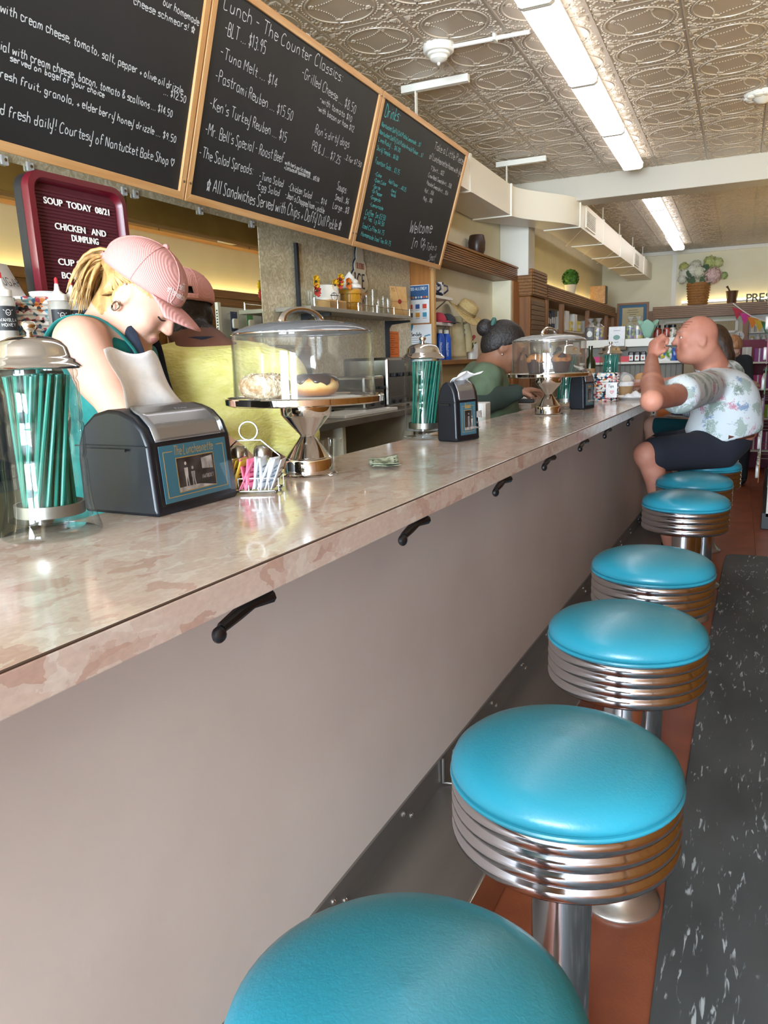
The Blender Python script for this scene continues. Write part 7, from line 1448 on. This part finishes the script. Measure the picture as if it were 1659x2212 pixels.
# ---------------------------------------------------------------- two more customers, mostly hidden
def far_person(label, hc_, F_, pitch, hair, hcol, top, bottom, seat, s=.97, long_hair=True, stand=False, sleeve=None, skinm=sk_w):
    axp = axes(F_, pitch); rp, fp, up_ = axp; fm = Form(); Lp = head(fm, hc_, axp, s); nb = hc_ - up_ * .15 - fp * .04; md = nb - Zv * .07 - Vector(F_).normalized() * .02; FF = Vector(F_).normalized()
    limb(fm, [hc_ - up_ * .05 - fp * .025, nb], [.052, .058], .03); hp = Vector(seat); Rp = [tuple(FF), tuple(rp), (0, 0, 1)]
    tt = [(md - Zv * .02, (.10, .165, .06)), (md * .65 + hp * .35, (.115, .15, .15)), (md * .3 + hp * .7, (.12, .15, .15)), (hp, (.13, .175, .12))]
    for c_, rd in tt: fm.add(ell(c_, rd, Rp), .05)
    arms = []
    for q in (1, -1):
        S_ = md + rp * .165 * q; e_ = S_ - Zv * .24 + FF * .14; w_ = e_ + FF * .20 + Zv * .03; arms.append((S_, e_, w_)); limb(fm, [S_, e_, w_], [.054, .042, .026], .03); hand(fm, w_, FF, -Zv, q, .5)
    if stand: ks = [(hp + rp * .09 * q - Zv * .42, hp + rp * .09 * q - Zv * (hp.z - .07)) for q in (1, -1)]
    else: ks = [(hp + FF * .40 + rp * .10 * q + Zv * .02, Vector((hp.x, hp.y, .26)) + FF * .36 + rp * .09 * q) for q in (1, -1)]
    for q, (k_, a_) in zip((1, -1), ks): limb(fm, [hp + rp * .09 * q, k_, a_], [.09, .06, .04], .03)
    lo, hi = bounds([hc_ + up_ * .15, hp] + [x for a in arms for x in a] + [x for a in ks for x in a] + [arms[0][2] + FF * .15, arms[1][2] + FF * .15], .14); me = one(fm.mesh(lo, hi, .012), skinm)
    ts = Form()
    for c_, rd in tt[:3]: ts.add(ell(c_, tuple(x + .014 for x in rd), Rp), .05)
    for S_, e_, w_ in arms: limb(ts, [S_, e_], [.068, .055], .03); limb(ts, [nb - Zv * .02, S_ * .7 + md * .3], [.06, .055], .04)
    ts.clip = [lambda P: (P - V3(nb)) @ V3((Zv + FF * .3).normalized())]
    bt = Form(); bt.add(ell(hp, (.14, .185, .125), Rp), .04)
    for q, (k_, a_) in zip((1, -1), ks): limb(bt, [hp + rp * .09 * q, hp.lerp(k_, .85) if not stand else k_] + ([a_] if stand else []), [.105, .085] + ([.07] if stand else []), .03)
    bt.clip = [lambda P: P[..., 2] - (hp.z + .08)]
    hf = Form(); RR = [tuple(rp), tuple(fp), tuple(up_)]; hf.add(ell(Lp(0, -.014, .042), (.084, .102, .092), RR), .02).add(ell(Lp(0, -.055, -.01), (.078, .07, .09), RR), .03)
    if long_hair: limb(hf, [Lp(0, -.08, -.02), Lp(0, -.09, -.12), Lp(.03, -.10, -.24)], [.06, .055, .03], .03)
    hf.clip = [lambda P: ((P - V3(Lp(0, .05, .06))) @ V3(fp)) * .8 - ((P - V3(Lp(0, .05, .06))) @ V3(up_)) * .6 - .012]
    hm_ = noisemat(hcol[0], hcol[1], hcol[2], 70, .5, stretch=(1, 1, .2), bump=.4)
    t = person('person', label, [('body', me, 1), ('hair', one(hf.mesh(*bounds([hc_, Lp(0, -.1, -.24)], .16), .009), hm_), 1), ('top', one(ts.mesh(lo, hi, .013), top), 1), ('bottoms', one(bt.mesh(lo, hi, .014), bottom), 1)], (hp.x, hp.y, 0))
    for k_, a_ in ks:
        b = MB(); z0 = .012 if stand else .159; p_ = a_ + FF * .06; b.ball((p_.x, p_.y, z0 + .035), (.11 if abs(FF.x) > .5 else .045, .045 if abs(FF.x) > .5 else .11, .036), 14, 8); b.tube([(a_.x, a_.y, z0 + .03), (a_.x, a_.y, a_.z + .04)], .046, 10); sub(t, 'shoe', b, m_black, 60)
    return t
m_str = mat('striped_cotton', '#c9ccd0', .9); v = coords(m_str, 'Object', (1, 1, 1)); wv = nd(m_str, 'TexWave', i_Scale=22.0); lk(m_str, v, wv.inputs['Vector']); lk(m_str, ramp(m_str, wv.outputs[0], [(.4, '#d6d6d4'), (.6, '#8f9bb0')]), bsdf(m_str).inputs['Base Color'])
far_person('long haired customer in striped top half hidden behind the seated man', WP(1538, 742, 5.25), (-.9, .42, 0), 10, True, ('brown_hair', '#2c1d14', '#4a3322'), m_str, mat('teal_satin', '#134a52', .4), (-.33, 5.62, .85))
far_person('strawberry blonde shopper bending her head beyond the seated man', WP(1583, 752, 7.6), (.25, -.97, 0), 50, True, ('ginger_hair', '#8a5a38', '#b5835a'), mat('charcoal_top', '#2b2d33', .9), mat('black_cloth', '#17181c', .9), tuple(WP(1588, 880, 7.75)[:2]) + (.92,), long_hair=False, stand=True)
# ================================================================ STAFF NICHE THINGS, WORK SURFACE, RIGHT-HAND SHELVING
def nshelf(label, z, y1):
    t = thing('niche_shelf', label, 'shelf', (0, 0, 0), 0, 'white niche shelves', room=True)
    mk('board', bx(WX + .005, -2.12, PY + .035, y1, z - .022, z), m_white, t, smooth=0, bevel=.002); mk('bracket', MB().tube([(WX + .01, y1 - .06, z - .12), (-2.16, y1 - .06, z - .024)], .005, 6), m_steel, t)
nz1, nz2 = C0 + .485, C0 + .285
nshelf('upper white shelf with patterned mugs in the staff niche', nz1, 5.92); nshelf('lower white shelf with caps in the staff niche', nz2, 5.92)
m_mugp = noisemat('delft_print', '#e6e6e4', '#22283a', 26, .25, lo=.50, hi=.53)
for k, (y, l_) in enumerate(((5.60, 'blue and white patterned mug on the niche shelf, left one'), (5.76, 'blue and white patterned mug on the niche shelf, right one'))):
    t = thing('patterned_mug', l_, 'mug', (-2.20, y, nz1), 0, 'patterned mugs', room=True); mk('cup', MB().lathe([(0, 0), (.045, 0), (.056, .02), (.058, .11), (.055, .11), (.050, .02), (0, .01)], 24, (0, 0, 0), False), m_mugp, t, smooth=50); mk('handle', MB().tube([(.05, .03, .09), (.075, .045, .08), (.078, .047, .05), (.052, .03, .025)], .007, 8), mat('mug_navy', '#20263a', .3), t)
def folded_cap(px, py, label, m1, rz):
    q = RT(px, py, X=-2.19); t = thing('baseball_cap', label, 'cap', RW(-2.19, q.y, nz2), rz, 'caps on the niche shelf'); t.scale = (.8, .8, .8)
    mk('crown', MB().lathe([(.088, 0), (.088, .03), (.07, .075), (.035, .1), (0, .105)], 24), m1, t, smooth=180); mk('brim', MB().grid(lambda u_, v_: ((.08 + .08 * v_) * math.cos((u_ - .5) * 1.9), (.08 + .05 * v_) * math.sin((u_ - .5) * 1.9), .008 - .018 * v_ * v_ + .012), 14, 5), m1, t, 180, solid=.003)
folded_cap(966, 690, 'dark grey baseball cap on the lower niche shelf', mat('cap_grey', '#3a3f42', .9), -.6); folded_cap(946, 692, 'red baseball cap at the partition end of the lower shelf', mat('cap_red', '#b23a4c', .9), -.4)
def flask(px, label):
    q = RT(px, 772, X=-2.17); t = thing('water_bottle', label, 'bottle', RW(-2.17, q.y, C0 - .003), -.9, 'blue water bottles'); mk('body', MB().lathe([(0, 0), (.036, 0), (.038, .006), (.038, .17), (.030, .195), (.020, .21), (0, .21)], 28), mat('bottle_blue', '#1c54b8', .3), t); mk('cap', MB().lathe([(.021, .208), (.021, .235), (.018, .238), (0, .238)], 20), m_white, t)
    b = write(MB(), 'nantucket', .03, -.008, .018, .11, .0026, wob=0, slant=0); b.v = [(.0386 * math.cos(y_ / .038), .0386 * math.sin(y_ / .038), x) for x, y_, z_ in b.v]; mk('lettering', b, m_chalk, t, smooth=0)
flask(951, 'blue water bottle nearest the partition on the niche ledge'); flask(965, 'blue water bottle second on the niche ledge')
q = RT(985, 668, X=-2.22); ht = thing('sun_hat', 'straw sun hat hanging in the staff niche', 'hat', RW(-2.135, q.y, q.z - .03), 0, rot=(0, .64, RY)); m_strw = noisemat('straw', '#b59a62', '#cdb57e', 60, .8, stretch=(1, 1, 4), bump=.5)
mk('crown', MB().lathe([(.088, 0), (.092, .01), (.086, .07), (.072, .095), (.03, .105), (0, .105)], 28), m_strw, ht); mk('brim', MB().grid(lambda u_, v_: ((.088 + .085 * v_) * math.cos(2 * PI * u_), (.088 + .085 * v_) * math.sin(2 * PI * u_), -.012 * v_ * v_ + .022 * v_ * math.sin(2 * 2 * PI * u_)), 40, 6), m_strw, ht, 180, solid=.004); mk('hat_band', MB().lathe([(.0925, .008), (.0905, .030)], 28, (0, 0, 0), False), mat('band_brown', '#8a744a', .8), ht)
q0, q1 = RT(985, 690, X=-2.2), RT(985, 772, X=-2.2); jk = thing('canvas_jacket', 'cream canvas jacket hanging below the sun hat', 'jacket', RW(-2.22, q0.y, q1.z), 0, rot=(0, 0, RY)); hj = q0.z - q1.z
def cloth(u_, v_): a = (u_ - .5); w_ = .11 + .12 * (1 - v_) ** .7; return (.035 + .030 * math.sin(9 * a + 2 * v_) * (1 - .3 * v_) + .02 * math.cos(4 * a), a * 2 * w_, v_ * (hj + .02))
mk('body', MB().grid(cloth, 28, 18), noisemat('canvas_cream', '#b8aa80', '#c8bb94', 14, .9, bump=.3), jk, 180, solid=.012)
mk('sleeve', MB().tube([(.07, .07, hj * .9), (.085, .11, hj * .55), (.08, .12, hj * .15)], [.045, .042, .038], 12), MATS['canvas_cream'], jk)
for k in range(2): mk('button', MB().ball((.085, .02, hj * (.72 - .12 * k)), .008, 8, 6), mat('button_teal', '#5f7f86', .4), jk)
q = RT(1018, 775, X=-2.15); fl_ = thing('potted_orchid', 'little flower arrangement with white card on the niche ledge', 'plant', RW(-2.15, q.y, C0 - .003), 0); mk('vase', MB().lathe([(0, 0), (.035, 0), (.04, .05), (.03, .075), (0, .07)], 18), m_white, fl_); mk('card', bx(.042, .044, -.045, .05, .0, .13), m_paper, fl_, smooth=0)
for k in range(7):
    a = k * .9; mk('leaf', MB().grid(lambda u_, v_: (.05 * v_ * math.cos(a) + (u_ - .5) * .012 * math.sin(PI * v_), .09 * v_ * math.sin(a), .07 + .13 * v_ - .05 * v_ * v_), 2, 6), mat('leaf_green', '#3f6b35', .6), fl_, 180); 
for k in range(3): mk('bloom', MB().ball((.02, -.03 + .025 * k, .17 + .012 * k), (.014, .016, .014), 10, 8), mat('bloom_red', '#b5434c', .6), fl_)
q = RT(1057, 752, X=-2.18); od = thing('striped_sign', 'orange and white striped card standing in the staff niche', 'card', RW(-2.18, q.y, q.z - .1), 0, rot=(0, 0, RY)); 
for k in range(5): mk('stripe', bx(0, .006, -.06 + .024 * k, -.06 + .024 * (k + 1), 0, .24), mat('stripe_orange', '#d9683c', .6) if k % 2 == 0 else m_paper, od, smooth=0)
od.location.z = C0 - .003
# ---- side work surface of the third worker
wq = AT(1135, 866, X=-1.22); ww = thing('side_counter', 'small cream side counter with marbled top beside the third worker', 'counter', (-1.30, 4.35, 0), 0)
mk('top', bx(-.12, .14, -.30, .35, 1.10, 1.13), m_lam, ww, smooth=0, bevel=.002); mk('body', bx(-.10, .12, -.28, .33, 0, 1.10), mat('cream_panel', '#d9d3bd', .6), ww, smooth=0)
bk = thing('register_tray', 'black tray with a white cloth on the side counter', 'tray', (-1.26, 4.20, 1.13), .3); mk('tray', bx(-.07, .07, -.10, .10, 0, .02), m_black, bk, smooth=0, bevel=.004); mk('cloth', MB().grid(lambda u_, v_: ((u_ - .5) * .14, (v_ - .5) * .16, .022 + .05 * math.sin(PI * v_) * abs(math.sin(3 * u_ + .4))), 10, 12), m_paper, bk, 180, solid=.002)
# lower worktop just behind the counter, with the stack of napkins, cup and white bottle standing on it
lw_ = thing('inner_worktop', 'white worktop running low behind the counter', 'worktop', (-1.09, 3.0, 0), 0); mk('top', bx(-.035, .095, -.85, 1.05, 1.02, 1.05), mat('worktop_white', '#d9d8c8', .35), lw_, smooth=0, bevel=.003)
for y in (-.8, .1, 1.0): mk('support', bx(-.03, .09, y - .02, y + .02, 0, 1.02), m_white, lw_, smooth=0)
q = AT(1034, 918, X=-1.08); t = thing('napkin_stack', 'tall white stack of paper napkins behind the middle dispenser', 'napkins', (-1.08, q.y, 1.05), .15); mk('stack', bx(-.04, .04, -.055, .055, 0, .15), m_paper, t, smooth=0, bevel=.003)
for k in range(5): mk('fold_line', bx(.0401, .0407, -.054, .054, .025 * (k + 1), .025 * (k + 1) + .001), mat('fold_grey', '#c9cbcc', .8), t, smooth=0)
t = thing('water_tumbler', 'clear tumbler with a green straw beside the napkin stack', 'glass', (-1.04, q.y - .13, 1.05), 0); mk('glass', MB().lathe([(0, .004), (.028, 0), (.036, .10), (.034, .10), (.026, .007), (0, .008)], 24, (0, 0, 0), False), m_glass, t, smooth=50); mk('straw', MB().tube([(.0, .02, .01), (.0, -.035, .17)], .003, 6), m_straw, t)
q = AT(985, 815, X=-1.15); t = thing('white_bottle', 'white plastic bottle behind the middle napkin dispenser', 'bottle', (-1.12, q.y, 1.05), 0); zz = q.z - 1.05; mk('bottle', MB().lathe([(0, 0), (.038, 0), (.04, .01), (.04, zz * .6), (.02, zz * .78), (.02, zz * .8)], 20), m_white, t); mk('cap', MB().lathe([(.022, zz * .78), (.021, zz), (0, zz)], 16), m_paper, t)
# ---- white wire gondola at the right edge
gd = thing('store_shelving', 'white perforated store shelving at the right edge', 'shelving', (0, 0, 0), 0)
GX, GY0 = .03, 6.45
for y in (GY0, 7.7, 8.95):
    up = mk('upright', bx(GX, GX + .035, y, y + .05, .1, 2.02), m_white, gd, smooth=0)
    if y == GY0:
        for k in range(60): mk('slot', bx(GX + .008, GX + .024, y - .0012, y + .001, .22 + .029 * k, .235 + .029 * k), m_black, up, smooth=0); 
mk('back_panel', bx(GX + .008, GX + .03, GY0 + .05, 8.95, .12, 1.98), mat('panel_grey', '#cfd0cc', .5), gd, smooth=0)
mk('plinth', bx(GX - .03, GX + .42, GY0 + .0, 9.0, 0, .13), m_black, gd, smooth=0, bevel=.004)
shz = [.15, .55, .90, 1.25, 1.58]
for z in shz: mk('shelf', bx(GX + .036, GX + .40, GY0 + .01, 9.0, z - .025, z), m_white, gd, smooth=0); mk('price_strip', bx(GX + .04, GX + .40, GY0 + .004, GY0 + .010, z - .03, z + .012), mat('strip_cream', '#e6e0cc', .5), gd, smooth=0)
pal = ['#b03a5c', '#3c6fa8', '#c9b23a', '#4f8f5a', '#8a4aa0', '#d8d6cf', '#c8702e', '#2f3c66']
rg = random.Random(31)
for z in shz:
    x = GX + .07
    for k in range(3):
        h_ = rg.uniform(.14, .26); c = rg.choice(pal); o = mk('product_box', bx(-.045, .045, -.04, .04, 0, h_), mat('pack_' + c, c, .5), None, loc=(x + .045, GY0 + .09, z), smooth=0, bevel=.003); tag(o, 'product box on the %s shelf of the right shelving, %s from the post' % (['bottom', 'second', 'third', 'fourth', 'top'][shz.index(z)], ['first', 'second', 'third'][k]), 'box', 'boxes on the right shelving'); mk('label_band', bx(-.035, .035, -.0408, -.04, h_ * .3, h_ * .7), mat('band_white', '#e4e2da', .5), o, smooth=0); x += .11
lvl = ['bottom', 'second', 'third', 'fourth', 'fifth', 'sixth', 'top']
for r in range(7):                             # blister packs hanging on the aisle side
    for k in range(5):
        y = 6.62 + .30 * k; z = .35 + .23 * r; c = rg.choice(pal); t = thing('hanging_pack', 'hanging pack in the %s row of the right shelving, %s along the aisle' % (lvl[r], ['first', 'second', 'third', 'fourth', 'fifth'][k]), 'packet', (GX - .06, y, z), 0, 'packs hanging on the right shelving')
        mk('peg', MB().tube([(.068, 0, .185), (-.03, 0, .185)], .003, 5), m_steel, t); mk('card', bx(-.012, -.008, -.06, .06, 0, .20), mat('pack_' + c, c, .5), t, smooth=0); mk('blister', MB().prism(rr(.09, .10, .02, 3, 0, .08), -.035, -.012, 'X'), mat('blist_' + rg.choice('ab'), rg.choice(('#d9d6ce', '#7f8a94')), .3), t, bevel=.006)
# ---- gift racks in the middle distance, seen past the seated man
rkx = thing('gift_rack', 'white gift rack with bright goods beyond the seated man', 'shelving', (0, 0, 0), 0, room=True); x0, x1 = RT(1590, 900, Y=9.6).x, RT(1650, 900, Y=9.6).x
for z in (.25, .62, .95, 1.25): mk('shelf', bx(x0, x1 + .3, 9.6, 9.95, z - .02, z), m_white, rkx, smooth=0)
mk('back', bx(x0, x1 + .3, 9.95, 9.98, 0, 1.5), mat('rack_maroon', '#7a2a44', .6), rkx, smooth=0)
for r, z in enumerate((.25, .62, .95, 1.25)):
    for k in range(5):
        c = rg.choice(['#a02c6a', '#8f3a8a', '#c23a86', '#d8d6cf', '#8fae2f', '#5f7fa8']); h_ = rg.uniform(.12, .24); o = mk('gift_box', bx(-.05, .05, -.04, .04, 0, h_), mat('pack_' + c, c, .5), None, loc=RW(x0 + .07 + .13 * k, 9.70, z), rot=(0, 0, RY), smooth=0, bevel=.004); tag(o, 'gift box %s from the left on the %s level of the white gift rack' % (['first', 'second', 'third', 'fourth', 'fifth'][k], ['bottom', 'second', 'third', 'top'][r]), 'box', 'boxes on the gift rack'); mk('ribbon', bx(-.008, .008, -.041, -.04, 0, h_), m_paper, o, smooth=0)
# ---- white magazine stand past the end of the counter
ms = thing('card_rack', 'white perforated card rack just past the end of the counter', 'rack', (-.66, 6.25, 0), 0)
mk('upright', bx(-.16, -.13, -.02, .01, 0, 1.10), m_white, ms, smooth=0)
for k in range(28): mk('slot', bx(-.152, -.138, -.0212, -.0198, .1 + .034 * k, .117 + .034 * k), m_black, ms, smooth=0)
for k, z in enumerate((.35, .62, .90)):
    mk('pocket', bx(-.13, .20, -.02, .03, z - .1, z - .02), m_white, ms, smooth=0)
    for j in range(3): tag(mk('greeting_card', bx(-.045, .045, -.004, .004, 0, .15), mat('pack_' + pal[(k * 3 + j) % 8], pal[(k * 3 + j) % 8], .6), None, loc=(-.66 - .08 + .105 * j, 6.25 + .035 + .01, z - .05), rot=(.1, 0, 0), smooth=0), 'greeting card %s from the left in the %s pocket of the card rack' % (['first', 'second', 'third', 'fourth', 'fifth'][j], ['bottom', 'middle', 'top'][k]), 'card', 'greeting cards')

# ---- a few more goods round the raised fist
q = RT(1397, 742, Y=GY + .02); t = thing('pillar_candle', 'tall white candle wrapped in green tissue beside the raised fist', 'candle', RW(q.x, GY + .06, gz1), 0); hc_ = RT(1397, 697, Y=GY + .06).z - gz1
mk('candle', MB().lathe([(0, 0), (.020, 0), (.020, hc_), (.016, hc_ + .004), (0, hc_ + .004)], 18), m_paper, t)
mk('tissue', MB().grid(lambda u_, v_: ((.03 + .05 * v_ + .018 * math.sin(5 * 2 * PI * u_) * v_) * math.cos(2 * PI * u_), (.03 + .03 * v_) * math.sin(2 * PI * u_), hc_ * .05 + .13 * v_ + .03 * math.sin(3 * 2 * PI * u_) * v_), 30, 5), mat('tissue_green', '#8fb8a2', .8), t, 40, solid=.001)
for k, (px, py, c, c2, l_) in enumerate(((1428, 812, '#3f7fb0', '#d9c23a', 'shiny blue and yellow snack bag under the raised forearm'), (1447, 815, '#5f9a3a', '#d8d6cf', 'green and white snack bag beyond the forearm'), (1458, 822, '#1f3f9a', '#3f6fc0', 'dark blue snack bag beside the denim sleeve'))):
    q = RT(px, py, Y=GY - .04); t = thing('snack_bag', l_, 'bag', RW(q.x, GY - .04, gz2), 0, rot=(0, 0, RY - PI / 2 + .2 * k)); t.location.z = gz2 + .0005
    def sb_(s): return lambda u_, v_: (s * .02 * math.sin(PI * u_) ** .7 * math.sin(PI * v_) ** .6, (u_ - .5) * .08, v_ * .11)
    mk('bag', MB().grid(sb_(1), 8, 8).grid(sb_(-1), 8, 8, True), noisemat('snack_' + c, c, c2, 22, .3, lo=.46, hi=.54), t, smooth=60)
